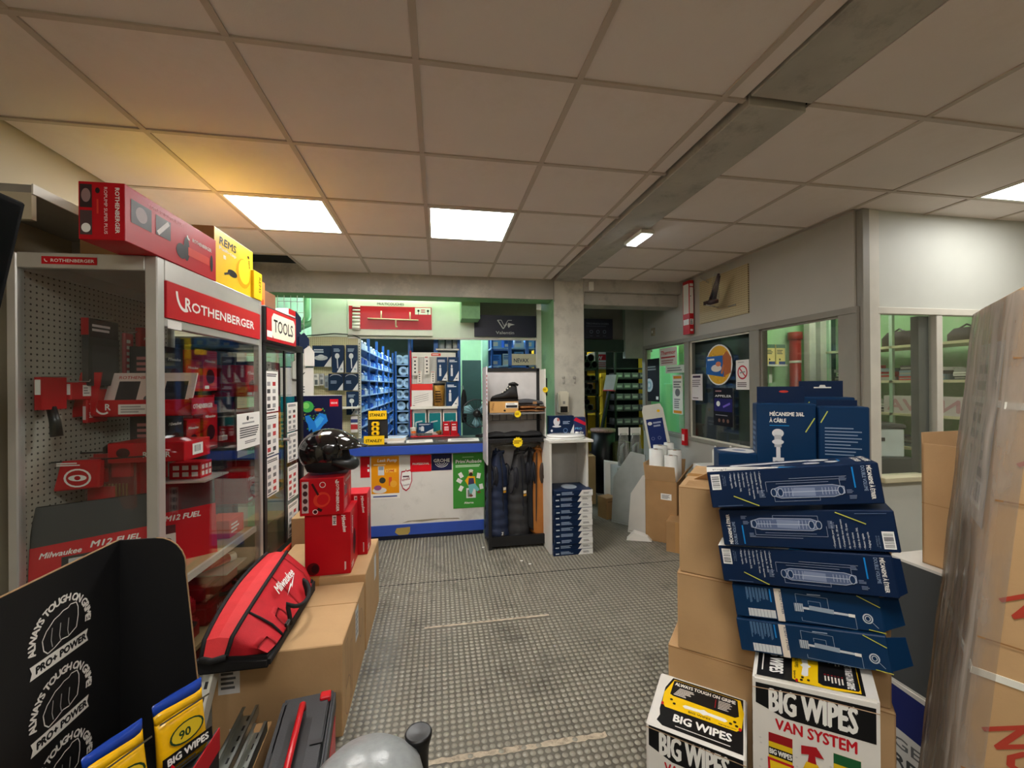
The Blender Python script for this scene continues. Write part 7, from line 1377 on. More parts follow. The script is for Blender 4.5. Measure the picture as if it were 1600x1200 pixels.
side_sheet('dark_product_poster', 'black and violet poster under the yellow oval sticker', 1115, 606, 1146, 668, lambda P, W, H: (P.rect(0, 0, W, H, (18, 18, 26)), P.rect(W*.04, H*.38, W*.96, H*.72, (36, 34, 100)), P.text('APPELER', W*.08, H*.76, H*.08, WHITE, .02, fit=W*.84), P.greek(W*.1, H*.88, W*.5, H*.95, 1, (170, 120, 120)), P.ell(W*.25, H*.58, W*.1, H*.07, WHITE), P.line([(W*.5, H*.5), (W*.85, H*.6)], .02, (120, 100, 200)), [P.ell(W*(.3+.22*k), H*.14, W*.06, H*.05, (120, 90, 80)) for k in range(3)], P.greek(W*.1, H*.26, W*.9, H*.3, 1, (140, 140, 150))))
def nosmoke(P, W, H): P.rect(0, 0, W, H, (226, 220, 216)); P.ring(W*.5, H*.58, W*.38, W*.38, W*.08, (190, 30, 50), 28); P.line([(W*.25, H*.58+W*.26), (W*.76, H*.58-W*.26)], W*.07, (190, 30, 50)); P.line([(W*.3, H*.56), (W*.7, H*.6)], W*.06, (130, 130, 134)); P.greek(W*.1, H*.08, W*.9, H*.26, 3, (110, 100, 100), ragged=.15); P.greek(W*.15, H*.9, W*.85, H*.94, 1, (150, 150, 150))
side_sheet('no_smoking_notice', 'white no smoking notice at the right of the dark pane', 1150, 563, 1171, 609, nosmoke, 'notice')
# tan peg panel with a clamp, red and white gauge
a, b = at(1092, 440, 'x', PX-.02), at(1168, 490, 'x', PX-.02); y0, y1 = b.y, a.y
t = thing('peg_panel', 'tan perforated panel high on the grey partition with a hanging clamp', 'peg panel', (PX-.001, (y0+y1)/2, 2.17)); hy = (y1-y0)/2
mb = MB(); mb.box(-.014, 0, -hy, hy, 0, .44); mb.build('panel', peg_tan, t); mb = MB(); mb.smooth = True; mb.tube([(-.02, .05, .12), (-.10, .0, .12), (-.22, -.06, .12)], .006, 6); mb.tube([(-.01, .2, .40), (-.18, .1, .42)], .004, 6); mb.tube([(-.02, -.1, .1), (-.02, -.2, .1)], .005, 6); mb.build('peg_hooks', steel, t)
mb = MB(); mb.smooth = True; mb.tube([(-.16, -.02, .14), (-.18, -.12, .26), (-.19, -.2, .38)], [.02, .016, .012], 8); mb.tube([(-.17, -.10, .14), (-.18, -.16, .26), (-.19, -.21, .36)], [.018, .014, .01], 8); mb.box(-.21, -.15, -.14, 0, .125, .16); mb.build('clamp', mat('dark_clamp', (70, 54, 56), .4, metal=.4), t); mb = MB(); mb.smooth = True; mb.lathe([(.001, 0), (.05, .02), (.04, .2), (.02, .26), (.001, .27)], 10, Matrix.Translation((-.19, -.15, .14)) @ Matrix.Scale(.5, 4, (1, 0, 0))); mb.build('clear_bag', pane_mat('thin_bag', (.93, .93, .93), haze=.06), t)
for k in range(6): pass
o = bx('gauge_board', PX-.07, PX-.02, 4.10, 4.22, 2.08, 2.655, red_pl); tag(o, 'tall narrow red and white gauge board above the partition frame', 'gauge board'); P = Print(.05, .575); P.rect(.004, .22, .046, .54, WHITE); P.rect(.004, .10, .046, .16, WHITE); P.greek(.008, .105, .042, .155, 3, (80, 80, 80)); P.rect(.01, .40, .02, .41, BLACK); P.rect(.004, .50, .046, .51, RED); P.rect(.01, .03, .04, .05, WHITE); P.build('print', o, (-.025, -.0605, 0), (1, 0, 0), (0, 0, 1)); P = Print(.12, .575); P.rect(.01, .22, .11, .54, WHITE); P.rect(.01, .10, .11, .16, WHITE); P.build('print', o, (-.0255, .06, 0), (0, -1, 0), (0, 0, 1))
mb = MB(); mb.box(-.045, -.001, -.03, .03, .25, .30); mb.build('wall_bracket', grey_pt, o, (.065, 0, 0))
o = bx('wall_switch', PX-.02, PX-.001, 4.95, 5.02, 2.16, 2.26, mat('beige_switch', (150, 140, 116), .5)); tag(o, 'small beige switch plate on the grey partition', 'switch'); mb = MB(); mb.box(-.0125, -.0095, -.012, .012, .035, .065); mb.build('rocker', white_pt, o)

# ================================================================== OFFICE BEHIND THE GLASS
SHX = 4.42
t = thing('office_shelving', 'cream shelving with papers along the right office wall', 'shelving', (SHX, 2.75, 0)); OZ = (.62, .92, 1.24, 1.56, 1.90); cream_s = mat('cream_shelf', (216, 208, 164), .5)
for z in OZ: bx('shelf', 0, .45, 0, 1.4, z-.025, z, cream_s, t)
for y in (0, .68, 1.36): bx('upright', 0, .03, y, y+.03, 0, 2.3, mat('pale_green_post', (170, 196, 170), .5), t)
cols = [paper, mat('red_file', (190, 40, 46), .5), mat('dark_file', (60, 58, 58), .5), mat('grey_file', (150, 148, 142), .5), mat('blue_grey_file', (120, 140, 150), .5)]; n_ = 0
ords = ('first', 'second', 'third', 'fourth', 'fifth', 'sixth'); lv = ('bottom', 'second', 'third', 'fourth', 'top')
for zi, z in enumerate(OZ[1:4]):
    for k in range(6):
        zz = z+.0005
        for q in range(3 if zi else 2):
            h = random.uniform(.03, .06); mb = MB(); mb.box(-.11, .11, -.085, .085, 0, h); o = mb.build('paper_stack', cols[(k*2+q*3+zi) % 5], None, (SHX+.16+random.uniform(-.02, .02), 2.75+.14+.22*k, zz), (0, 0, random.uniform(-.12, .12)), bevel=.001); tag(o, 'pile of papers on the %s office shelf, %s pile, layer %s' % (lv[zi+1], ords[k], ('one', 'two', 'three')[q]), 'papers', 'papers on the office shelves'); mb = MB(); mb.box(-.1105, -.11, -.08, .08, h*.3, h*.6); mb.build('page_edges', grey_pt, o); zz += h+.0003
t = thing('binder', 'white lever arch binder upright on the office shelf', 'binder', (SHX+.15, 2.86, 1.5605+.13)); t.location.z = 1.56+.12
mb = MB(); mb.box(-.1, .1, -.04, .04, -.0, .30); mb.build('cover', white_pt, t); mb = MB(); mb.box(-.101, -.1, -.03, .03, .03, .09); mb.build('spine_label', mat('dark_file', (60, 58, 58), .5), t); t.location = (SHX+.30, 2.90, 1.5605)
t = thing('letter_sign', 'pinkish letters of an old sign standing on the office shelf', 'sign', (SHX-.02, 3.1, 1.2405)); mb = MB(); mb.box(0, .01, -.25, .42, 0, .17); mb.build('board', mat('pale_pink_board', (210, 196, 192), .5), t); P = Print(.67, .17); P.text('NOVA', .64, .03, .15, (196, 150, 152), .05, xs=-1.4); P.build('letters', t, (-.0005, .42, 0), (0, -1, 0), (0, 0, 1)); t.location.x = SHX+.01; t.location.z = 1.2405
for i, (y, w, h) in enumerate(((2.95, .3, .12), (3.5, .35, .15))): 
    t = thing('cap_bag', 'dark soft case on the top office shelf, %s' % ('near end', 'far end')[i], 'bag', (SHX+.2, y, 1.9005)); mb = MB(); mb.smooth = True; mb.lathe([(.001, 0), (w/2, .0), (w/2, h*.6), (w*.35, h), (.001, h)], 14, Matrix.Scale(.6, 4, (1, 0, 0))); mb.build('case', mat('dark_brown_cloth', (54, 46, 42), .7), t); mb = MB(); mb.tube([(-.02, -.05, h), (-.02, 0, h+.03), (-.02, .05, h)], .008, 6); mb.build('handle', black_pl, t)
t = thing('office_printer', 'white office printer with dark scanner lid behind the glass', 'printer', (3.55, 3.15, 0), (0, 0, -.4)); mb = MB(); mb.box(-.3, .3, -.25, .25, .93, 1.16); mb.build('body', mat('printer_white', (206, 214, 208), .45), t, bevel=.01); mb = MB(); mb.box(-.31, .31, -.26, .26, 1.16, 1.20); mb.box(-.26, .05, -.2, .25, 1.20, 1.34); mb.build('scanner_lid', mat('printer_dark', (56, 60, 58), .4), t, bevel=.012); mb = MB(); mb.box(-.12, .02, -.256, -.25, 1.05, 1.07); mb.box(.12, .16, -.256, -.25, 1.06, 1.09); mb.build('tray_grip', black_pl, t); mb = MB(); mb.box(-.35, .35, -.3, .3, 0, .93); mb.build('cabinet', mat('dark_printer_stand', (70, 72, 70), .5), t)
t = thing('drain_pipe', 'red brown drain pipe standing in the office against the green wall', 'pipe', (at(1243, 600, 'y', 4.5).x, 4.5, 0)); mb = MB(); mb.smooth = True; zt = at(1243, 527, 'y', 4.5).z; mb.cyl((0, 0, 0), (0, 0, zt), .062, n=18); mb.build('pipe', mat('red_brown_pipe', (150, 42, 34), .4), t); mb = MB(); mb.smooth = True; mb.cyl((0, 0, zt-.03), (0, 0, zt+.06), .08, n=18); mb.build('socket', mat('red_brown_pipe', (150, 42, 34), .4), t); mb = MB(); mb.smooth = True; mb.cyl((0, 0, zt-.32), (0, 0, zt-.29), .065, n=18); mb.build('white_band', white_pt, t)
for i, (px, w, m) in enumerate(((1267, .09, white_pt), (1288, .12, white_pt), (1300, .14, dk_green))):
    x = at(px, 600, 'y', 4.45).x; struct(bx('trim_%d' % (20+i), x-w/2, x+w/2, 4.42+.02*i, 4.5+.02*i, 0, 2.7, m))
x = at(1203, 600, 'y', 4.5).x; zsb = at(1203, 570, 'y', 4.5).z; o = bx('wall_shelf_board', x-.14, x+.16, 4.4, 4.6, zsb-.02, zsb, white_pt); tag(o, 'white shelf board on the green office wall', 'shelf'); bx('bracket', -.02, .02, .0, .1, -.2, 0, white_pt, o)
for i, dx in enumerate((-.06, .08)): pbox('yellow_file_box', 'cream and yellow file box on the white office shelf, %s of two' % ('left', 'right')[i], 'box', .125, .14, .24, (x+dx, 4.49, zsb+.0005), 0, mat('cream_yellow_card', (226, 206, 130), .5), {'front': lambda P, W, H: (P.rect(0, H*.82, W, H, (90, 120, 100)), P.greek(W*.1, H*.5, W*.8, H*.75, 3, (90, 90, 80)), P.ell(W*.4, H*.25, W*.08, H*.05, (40, 40, 40)), P.rect(W*.3, 0, W, H*.15, (60, 80, 130)))})

# ================================================================== RIGHT FOREGROUND STACKS
RS = -.72; EX, EY = Vector((math.cos(RS), math.sin(RS), 0)), Vector((-math.sin(RS), math.cos(RS), 0))
def loc(ex, ey, z): return EX*ex + EY*ey + Vector((0, 0, z))
def plain(P, W, H): P.line([(0, H*.98), (W, H*.98)], .002, (150, 108, 66))
for i, (z0, z1, ex0, w, lab) in enumerate(((0, .31, -.275, .58, 'large brown carton at the floor of the right stack'), (.3105, .637, -.30, .60, 'large brown carton second from the floor in the right stack'), (.6375, .90, -.272, .56, 'large brown carton third from the floor in the right stack'), (.9005, 1.198, -.263, .555, 'large brown carton on top of the right stack'))):
    cc = pbox('large_carton', lab, 'carton', w, .40, z1-z0, loc(ex0+w/2, 1.735 + (.0 if i != 1 else -.0), z0), RS + (.02, -.015, .01, 0)[i], card, {'front': plain}, bevel=.004)
    if i == 3:
        tape(cc, w, .40, z1-z0, tape_m, 'x'); mb = MB()
        for k in range(5): mb.bar((-w/2+.02, -.19+.018*k, z1-z0+.0008), (-w/2+.2, -.18+.02*k, z1-z0+.0008), .003, .001)
        mb.build('top_creases', card2, cc); mb = MB(); mb.prism([(-.10, 0), (.10, .0), (.06, .05), (-.05, .06)], -.0015, .0015); mb.build('torn_flap', card, cc, (-w/2+.13, -.06, z1-z0+.002), (.9, 0, .2))
def mech_front(P, W, H, flip=False):
    """printed long side: title, drawing, bullet list, bar code; flip when the box lies the other way up"""
    f = (lambda u, v: (W-u, H-v)) if flip else (lambda u, v: (u, v)); r0 = PI if flip else 0
    def tx(t, u, v, s, c, b, rot, fit): a, b_ = f(u, v); P.text(t, a, b_, s, c, b, rot=rot+r0, fit=fit)
    def rc(u0, v0, u1, v1, c): a, b_ = f(u0, v0), f(u1, v1); P.rect(min(a[0], b_[0]), min(a[1], b_[1]), max(a[0], b_[0]), max(a[1], b_[1]), c)
    a, b_ = f(W*.02, H*.50), f(W*.08, H*.92); P.barcode(min(a[0], b_[0]), min(a[1], b_[1]), max(a[0], b_[0]), max(a[1], b_[1]), True)
    lines = ('• Compatible pour vase de', 'commande 36 - 50 mm', '• Compatible tous réservoirs', 'du raccord 70 - 72 mm', '• Double volume', '• Débit de chasse 3/6L', '• Hauteur réglable', '• Réglage rapide')
    for k, t in enumerate(lines[::-1]): tx(t, W*(.145+.026*k), H*.94, H*.055, (206, 212, 220), .02, -PI/2, H*(.42, .38, .52, .40, .62, .72, .58, .66)[k])
    for k in range(2): tx('réf. 39770210'[k*3:], W*(.095+.012*k), H*.9, H*.04, (120, 140, 165), 0, -PI/2, H*.3)
    tx('MÉCANISME À ÉTRIER', W*.935, H*.95, H*.115, WHITE, .03, -PI/2, H*.82); tx('DOUBLE VOLUME', W*.905, H*.95, H*.105, (150, 170, 200), .0, -PI/2, H*.62)
    rc(W*.855, H*.42, W*.863, H*.93, (20, 130, 210))
    c1, c2 = (128, 140, 168), (88, 102, 134)
    q = lambda pts: [f(W*u, H*v) for u, v in pts]
    P.poly(q([(.44, .22), (.74, .22), (.80, .30), (.80, .46), (.74, .52), (.44, .52), (.39, .44), (.39, .30)]), c2); P.line(q([(.44, .22), (.74, .22), (.80, .30), (.80, .46), (.74, .52), (.44, .52), (.39, .44), (.39, .30), (.44, .22)]), .0016, (170, 180, 200))
    P.poly(q([(.50, .27), (.64, .25), (.64, .46), (.52, .48)]), c1); P.line(q([(.42, .37), (.80, .37)]), .0018, (180, 190, 206))
    for k in range(6): P.line(q([(.41+.02*k, .26), (.41+.02*k, .48)]), .0012, (170, 180, 200)); P.line(q([(.68+.018*k, .28), (.68+.018*k, .46)]), .0012, (170, 180, 200))
    for u in (.40, .44, .78): a, b_ = f(W*u, H*.37); P.ell(a, b_, W*.016, H*.10, (24, 48, 82)); P.ring(a, b_, W*.018, H*.11, .0016, (180, 190, 206), 14)
    for v, u0, u1 in ((.66, .36, .78), (.60, .42, .72), (.14, .40, .66), (.72, .5, .82)): P.line(q([(u0, v), (u1, v)]), .0009, (150, 160, 182))
    for u, v0, v1 in ((.36, .40, .66), (.78, .5, .66), (.40, .14, .3), (.66, .14, .26)): P.line(q([(u, v0), (u, v1)]), .0009, (150, 160, 182))
    for u, v in ((.33, .3), (.83, .34), (.80, .66), (.33, .4), (.84, .2)): a, b_ = f(W*u, H*v); P.greek(a-W*.02, b_-H*.05, a+W*.02, b_+H*.05, 3, (110, 124, 150))
    P.line(q([(.15, .32), (.30, .04)]), .0025, (200, 200, 80)); P.line(q([(.04, .06), (.20, .07)]), .0012, (100, 120, 150))
def mech_top(P, W, H):
    P.poly([(0, 0), (W*.55, 0), (0, H*.75)], WHITE); P.poly([(W*.45, 0), (W*.56, 0), (W*.46, H*.14)], (30, 130, 200)); P.text('Pour', W*.04, H*.18, H*.2, (60, 64, 80), .02, rot=.1); P.greek(W*.12, H*.06, W*.38, H*.2, 2, (120, 124, 134)); P.ell(W*.10, H*.1, W*.012, H*.06, BLACK, 8)
    P.poly([(W*.16, H*.62), (W*.2, H*.74), (W*.62, H*.86), (W*.7, H*.78), (W*.62, H*.66), (W*.2, H*.5)], (190, 192, 200)); P.ell(W*.19, H*.62, W*.03, H*.12, (210, 212, 218)); P.ell(W*.72, H*.72, W*.06, H*.12, (200, 204, 210)); P.ell(W*.66, H*.35, W*.05, H*.12, (180, 184, 194)); P.ell(W*.78, H*.42, W*.04, H*.1, (200, 204, 210)); P.rect(W*.42, H*.22, W*.5, H*.32, (150, 156, 170))
    P.text('MÉCANISME', W*.95, H*.9, H*.16, WHITE, .03, rot=-PI/2, fit=H*.7); P.text('À ÉTRIER', W*.905, H*.8, H*.16, WHITE, .03, rot=-PI/2, fit=H*.6); P.rect(W*.82, H*.4, W*.83, H*.7, (30, 130, 200))
def rob_front(P, W, H):
    for k in range(7): P.greek(W*(.10+.024*k), H*(.45+.02*(k % 3)), W*(.118+.024*k), H*.96, 2, (96, 130, 166), vert=True)
    P.rect(W*.10, H*.06, W*.30, H*.30, (206, 210, 212))
    for k in range(7): P.line([(W*(.115+.025*k), H*.06), (W*(.115+.025*k), H*.30)], .0008, (90, 104, 124))
    P.rect(W*.275, H*.55, W*.285, H*.95, (30, 130, 210)); P.rect(W*.31, H*.0, W*.36, H*.98, (222, 212, 200)); P.text('ROBINET À ÉTRIER', W*.345, H*.92, H*.075, (40, 60, 90), .02, rot=-PI/2, fit=H*.7)
    c = (196, 204, 212); P.line([(W*.48, H*.48), (W*.80, H*.40)], .006, c); P.line([(W*.54, H*.5), (W*.70, H*.44)], .012, (150, 164, 180)); P.rect(W*.44, H*.36, W*.50, H*.60, (170, 180, 192))
    for k in range(4): P.line([(W*(.445+.015*k), H*.36), (W*(.445+.015*k), H*.60)], .001, (40, 60, 90))
    P.line([(W*.79, H*.40), (W*.83, H*.39)], .008, WHITE)
    for pts in (((.46, .62), (.46, .88), (.67, .82), (.67, .45)), ((.48, .2), (.48, .1), (.83, .02), (.83, .35)), ((.54, .6), (.54, .7), (.62, .68), (.62, .5))): P.line([(W*a, H*b) for a, b in pts], .0009, (150, 168, 190))
    P.greek(W*.54, H*.86, W*.64, H*.92, 1, (150, 168, 190)); P.ring(W*.905, H*.36, W*.032, H*.14, .003, (190, 200, 210), 16); P.ring(W*.905, H*.36, W*.018, H*.08, .002, (190, 200, 210), 14); P.line([(W*.93, H*.26), (W*.96, H*.12)], .001, (170, 184, 200)); P.line([(W*.9, H*.06), (W*1.0, H*-.0)], .002, (200, 200, 80)); P.line([(W*.86, H*.98), (W*.99, H*.7)], .0022, (200, 200, 80))
stackpos = [('B1', .98, 1.038, 1.212, -.600, -.141, .40, .105, .105, lambda P, W, H: mech_front(P, W, H), navy_box, 'topmost long navy box of the leaning stack, its white corner showing'),
            ('B2', 1.019, 1.031, 1.094, -.721, -.141, .40, .105, .105, lambda P, W, H: mech_front(P, W, H, True), navy_box, 'second long navy box in the leaning stack, printed the other way round'),
            ('B3', 1.023, 1.037, .980, -.780, -.142, .40, .105, .105, lambda P, W, H: mech_front(P, W, H), navy_box, 'third long navy box in the leaning stack with a white bar code at its left'),
            ('B4', 1.04, 1.052, .874, -.715, -.140, .345, .10, .093, rob_front, navy_lt, 'petrol blue box with an upright cream band, upper of two in the leaning stack'),
            ('B5', 1.045, 1.038, .778, -.74, -.15, .345, .10, .092, rob_front, navy_lt, 'petrol blue box with an upright cream band, lowest of the leaning stack')]
for nm, x, y, z, rz, ry, w, d, h, fn, m, lab in stackpos:
    pr_ = {'front': fn}
    if nm in ('B1', 'B3'): pr_['top'] = mech_top
    o = pbox('cistern_valve_box', lab, 'box', w, d, h, (x, y, z), (0, ry, rz), m, pr_, group='leaning stack of navy boxes', bevel=.0025)
    if nm in ('B3', 'B4', 'B5'): mb = MB(); fl = .022 if nm == 'B3' else .055; mb.prism([(0, .004), (fl, .012), (fl*.9, h*.9), (0, h-.004)], 0, .002); mb.build('end_flap', m, o, (w/2-.001, -d/2+.002, 0), (0, 0, .55))
# boxes behind on the top carton
def cable_front(P, W, H):
    P.text('MÉCANISME 3/6L', W*.22, H*.86, H*.062, WHITE, .03, fit=W*.58); P.text('À CÂBLE', W*.22, H*.785, H*.062, WHITE, .03, fit=W*.28); P.rect(W*.22, H*.745, W*.55, H*.752, (30, 140, 210)); P.line([(W*.82, H*.68), (W*.97, H*.84)], .003, (190, 200, 90)); P.poly([(W*.72, 0), (W, 0), (W, H*.24)], WHITE); P.poly([(W*.68, 0), (W*.72, 0), (W, H*.24), (W, H*.27)], (40, 150, 220))
    c = (214, 214, 216); P.ell(W*.36, H*.66, W*.1, H*.05, c); P.rect(W*.30, H*.50, W*.42, H*.64, (180, 180, 184)); P.ell(W*.36, H*.56, W*.1, H*.03, c); P.rect(W*.33, H*.38, W*.40, H*.5, c); P.rect(W*.27, H*.06, W*.46, H*.38, c); P.rect(W*.31, H*.1, W*.36, H*.34, (120, 122, 130)); P.rect(W*.40, H*.12, W*.44, H*.3, (90, 94, 104)); P.ell(W*.46, H*.16, W*.02, H*.02, (20, 20, 24))
def info_side(P, W, H): P.greek(W*.12, H*.45, W*.85, H*.78, 9, (120, 140, 166), .35); P.line([(W*.04, H*.82), (W*.18, H*.95)], .003, (190, 200, 90))
def tab_box(lab, ex, ey, w, d, h, rz, fn, side=None, slot=True, th=.055):
    pr_ = {'front': fn}
    if side: pr_['left'] = side
    o = pbox('flush_valve_box', lab, 'box', w, d, h, loc(ex, ey, 1.1985), rz, navy_lt, pr_, bevel=.003); mb = MB(); mb.box(-w*.42, w*.42, -.002, .002, 0, th); tb = mb.build('hang_tab', navy_box, o, (0, d/2-.004, h)); P = Print(.05, .02); (None if th < .03 else P.poly([(0, .004), (.015, .004), (.018, .011), (.032, .011), (.035, .004), (.05, .004), (.05, 0), (0, 0)], (226, 226, 220)) if slot else P.ell(.03, .008, .014, .004, (190, 60, 50))); P.build('slot', tb, (-.02, -.0022, .03), (1, 0, 0), (0, 0, 1)); return o
tab_box('tall navy cable flush valve box with white lettering behind the leaning stack', .045, 1.66, .165, .085, .282, -.55, cable_front, lambda P, W, H: P.greek(W*.15, H*.3, W*.8, H*.8, 8, (100, 120, 150)), False)
tab_box('tall navy box with small text, right of the cable flush valve box', .195, 1.655, .125, .085, .275, -.62, info_side, None, True, .018)
tab_box('tall navy hanging box at the back of the carton top, with white slot', .165, 1.775, .15, .085, .300, -.6, info_side)
o = pbox('low_navy_box', 'low navy box on the carton, left of the cable flush valve box', 'box', .145, .13, .115, loc(-.085, 1.665, 1.1985), -.5, navy_lt, {'top': lambda P, W, H: (P.poly([(0, H*.4), (W*.6, 0), (W, H*.5), (W*.5, H)], (200, 200, 200)), P.ell(W*.5, H*.5, W*.15, H*.12, (90, 110, 140))), 'front': lambda P, W, H: P.line([(0, H*.12), (W, H*.12)], .0015, (8, 26, 50))}, bevel=.004)
# white wipes boxes
def wipes_front(P, W, H, top_h):
    P.poly([(W*.03, H-.005), (W*.97, H-.005), (W*.97, H-top_h), (W*.28, H-top_h), (W*.03, H-top_h*.72)], BLACK); P.text('BIG WIPES', W*.14, H-top_h*.86, top_h*1.0, WHITE, .035, fit=W*.70); P.text('VAN SYSTEM', W*.20, H-top_h*1.40, top_h*.46, (190, 26, 36), .035, fit=W*.64)
    b = H-top_h*1.5
    for k in range(36): P.ell(random.uniform(.05, .95)*W, b-random.uniform(0, .14), .003, .0025, (206, 204, 198), 6)
    for u, c1, c2 in ((.24, (150, 24, 30), 1), (.76, (30, 90, 50), 1)):
        P.rect(W*(u-.10), b-.11, W*(u+.10), b-.005, (226, 190, 30)); P.rect(W*(u-.10), b-.03, W*(u+.10), b-.005, c1); P.rect(W*(u-.10), b-.068, W*(u+.10), b-.045, BLACK); P.text('BIG WIPES', W*(u-.095), b-.063, .02, WHITE, .04, fit=W*.19); P.poly([(W*(u-.11), b-.075), (W*(u+.11), b-.075), (W*(u+.1), b-.14), (W*u, b-.16), (W*(u-.1), b-.14)], (190, 26, 36)); P.poly([(W*(u-.09), b-.082), (W*(u+.09), b-.082), (W*(u+.08), b-.135), (W*u, b-.15), (W*(u-.08), b-.135)], (240, 200, 30))
    u = .5; P.poly([(W*(u-.09), b-.012), (W*(u+.03), b-.005), (W*(u+.09), b-.03), (W*(u+.02), b-.03), (W*(u+.03), b-.05), (W*(u-.04), b-.05), (W*(u-.03), b-.03), (W*(u-.09), b-.035)], (170, 26, 34)); P.poly([(W*(u-.05), b-.05), (W*(u+.04), b-.05), (W*(u+.10), b-.09), (W*(u+.10), b-.16), (W*(u-.10), b-.16), (W*(u-.10), b-.09)], (236, 190, 30)); P.poly([(W*(u-.12), b-.095), (W*(u+.12), b-.095), (W*(u+.12), b-.16), (W*(u-.12), b-.16)], (190, 26, 36))
def wipes_top(P, W, H, rot=False):
    T = (lambda u, v: (W*u, H*v)) if not rot else (lambda u, v: (W*v, H*(1-u)))
    S = W if not rot else H; Hh = H if not rot else W
    pl_ = lambda pts, c: P.poly([T(u, v) for u, v in pts], c); r = -PI/2 if rot else 0
    def tx(t, u, v, s, c, b, fit, ex=0): a, b_ = T(u, v); P.text(t, a, b_, s, c, b, rot=r+ex, fit=fit)
    pl_([(.10, .30), (.12, .20), (.10, .10), (.17, .04), (.97, .04), (.97, .14), (.96, .95), (.16, .95), (.10, .72)], BLACK)
    pl_([(.11, .42), (.15, .36), (.90, .36), (.95, .42), (.97, .70), (.93, .92), (.18, .92), (.10, .62)], (246, 200, 16))
    pl_([(.17, .62), (.21, .60), (.88, .58), (.92, .62), (.90, .90), (.86, .915), (.22, .915), (.18, .90)], (24, 24, 26))
    tx('ALWAYS TOUGH ON GRIME', .20, .82, Hh*.085, WHITE, .035, S*.68)
    for k in range(6):
        a, b_ = T(.26, .77-.03*k); L = S*(.16, .18, .15, .17, .12, .14)[k]; pts = [(.26-.01*k, .775-.028*k), (.26-.01*k+L/S, .775-.028*k)]; P.line([T(*p) for p in pts], Hh*.013, (226, 220, 206))
        pts = [(.70, .785-.028*k), (.70+.8*L/S, .785-.028*k)]; P.line([T(*p) for p in pts], Hh*.013, (226, 220, 206)); P.line([T(.665, .785-.028*k), T(.675, .785-.028*k)], Hh*.016, (196, 30, 40))
    pl_([(.33, .47), (.36, .44), (.52, .455), (.56, .43), (.60, .455), (.78, .44), (.81, .47), (.78, .50), (.60, .505), (.56, .53), (.52, .505), (.36, .50)], WHITE)
    for u, v in ((.2, .52), (.24, .46), (.88, .5), (.84, .45), (.9, .44)): a, b_ = T(u, v); P.ell(a, b_, S*.018, Hh*.02, (40, 34, 14), 8)
    tx('BIG WIPES', .40, .385, Hh*.045, (60, 50, 16), .02, S*.24); tx('bigwipes.com', .72, .375, Hh*.03, (60, 50, 16), .02, S*.18); tx('BIG WIPES', .26, .16, Hh*.17, WHITE, .04, S*.60)
    for u in (.115, .935): a, b_ = T(u, .40); P.ell(a, b_, S*.016, Hh*.03, (190, 30, 36), 8)
    P.line([T(.3, .09), T(.85, .09)], Hh*.012, (226, 222, 214))
w, d, h = .27, .20, .30
wr_ = thing('wipes_carton', 'white wipes carton with red VAN SYSTEM lettering under the leaning stack', 'carton', (1.017, 1.011, .4455), (0, 0, -.76))
mb = MB(); hs = [h-.006, h+.030, h+.034, h-.002]; vs = [(-w/2, -d/2, 0), (w/2, -d/2, 0), (w/2, d/2, 0), (-w/2, d/2, 0), (-w/2, -d/2, hs[0]), (w/2, -d/2, hs[1]), (w/2, d/2, hs[2]), (-w/2, d/2, hs[3])]
mb.add(vs, [(0, 3, 2, 1), (4, 5, 6, 7), (0, 1, 5, 4), (1, 2, 6, 5), (2, 3, 7, 6), (3, 0, 4, 7)]); mb.build('carton_body', white_box, wr_, bevel=.006, seg=2)
sl = math.atan2(hs[1]-hs[0], w); P = Print(w, h+.012); wipes_front(P, w, h+.004, .088); po = P.build('front_print', wr_, (-w/2, -d/2-.0003, -.004), (1, 0, 0), (0, 0, 1))
for v in po.data.vertices: v.co.z += (v.co.x/w)*.034*max(0, v.co.z/h)
P = Print(w, d); wipes_top(P, w*.96, d, True); U = Vector((math.cos(sl), 0, math.sin(sl))); P.build('top_print', wr_, Vector((-w/2, -d/2, hs[0]+.0008)), U, Vector((0, 1, .02)).normalized())
P = Print(d, h); P.poly([(d*.1, h*.2), (d*.9, h*.2), (d*.9, h*.95), (d*.1, h*.95)], BLACK); P.text('PIPE', d*.7, h*.8, .07, WHITE, .05, rot=-PI/2, fit=.2); P.build('side_print', wr_, (-w/2-.0003, d/2, 0), (0, -1, 0), (0, 0, 1))
mb = MB(); mb.tube([(-w/2, -d/2-.001, hs[0]-.03), (0, -d/2-.002, h-.012), (w/2, -d/2-.001, hs[1]-.03)], .0012, 4); mb.build('lid_fold', mat('lid_fold_brown', (170, 140, 110), .8), wr_)  # thin brown line along the lid fold
pbox('base_carton', 'plain carton under the white VAN SYSTEM wipes carton', 'carton', .28, .20, .445, (1.017, 1.011, 0), -.76, card2)
w, d, h = .265, .25, .53
wl_ = pbox('wipes_carton', 'white wipes carton with a yellow van top in the right foreground', 'carton', w, d, h, (.79, 1.19, 0), -.69, white_box, {'top': lambda P, W, H: wipes_top(P, W, H), 'front': lambda P, W, H: wipes_front(P, W, H, .09), 'left': lambda P, W, H: P.rect(W*.1, H*.6, W*.9, H*.9, (230, 228, 222))}, bevel=.005)
mb = MB(); mb.bar((-w/2, -d/2-.001, h-.012), (w/2, -d/2-.001, h-.018), .002, .0015); mb.build('lid_fold', mat('lid_fold_brown', (170, 140, 110), .8), wl_)
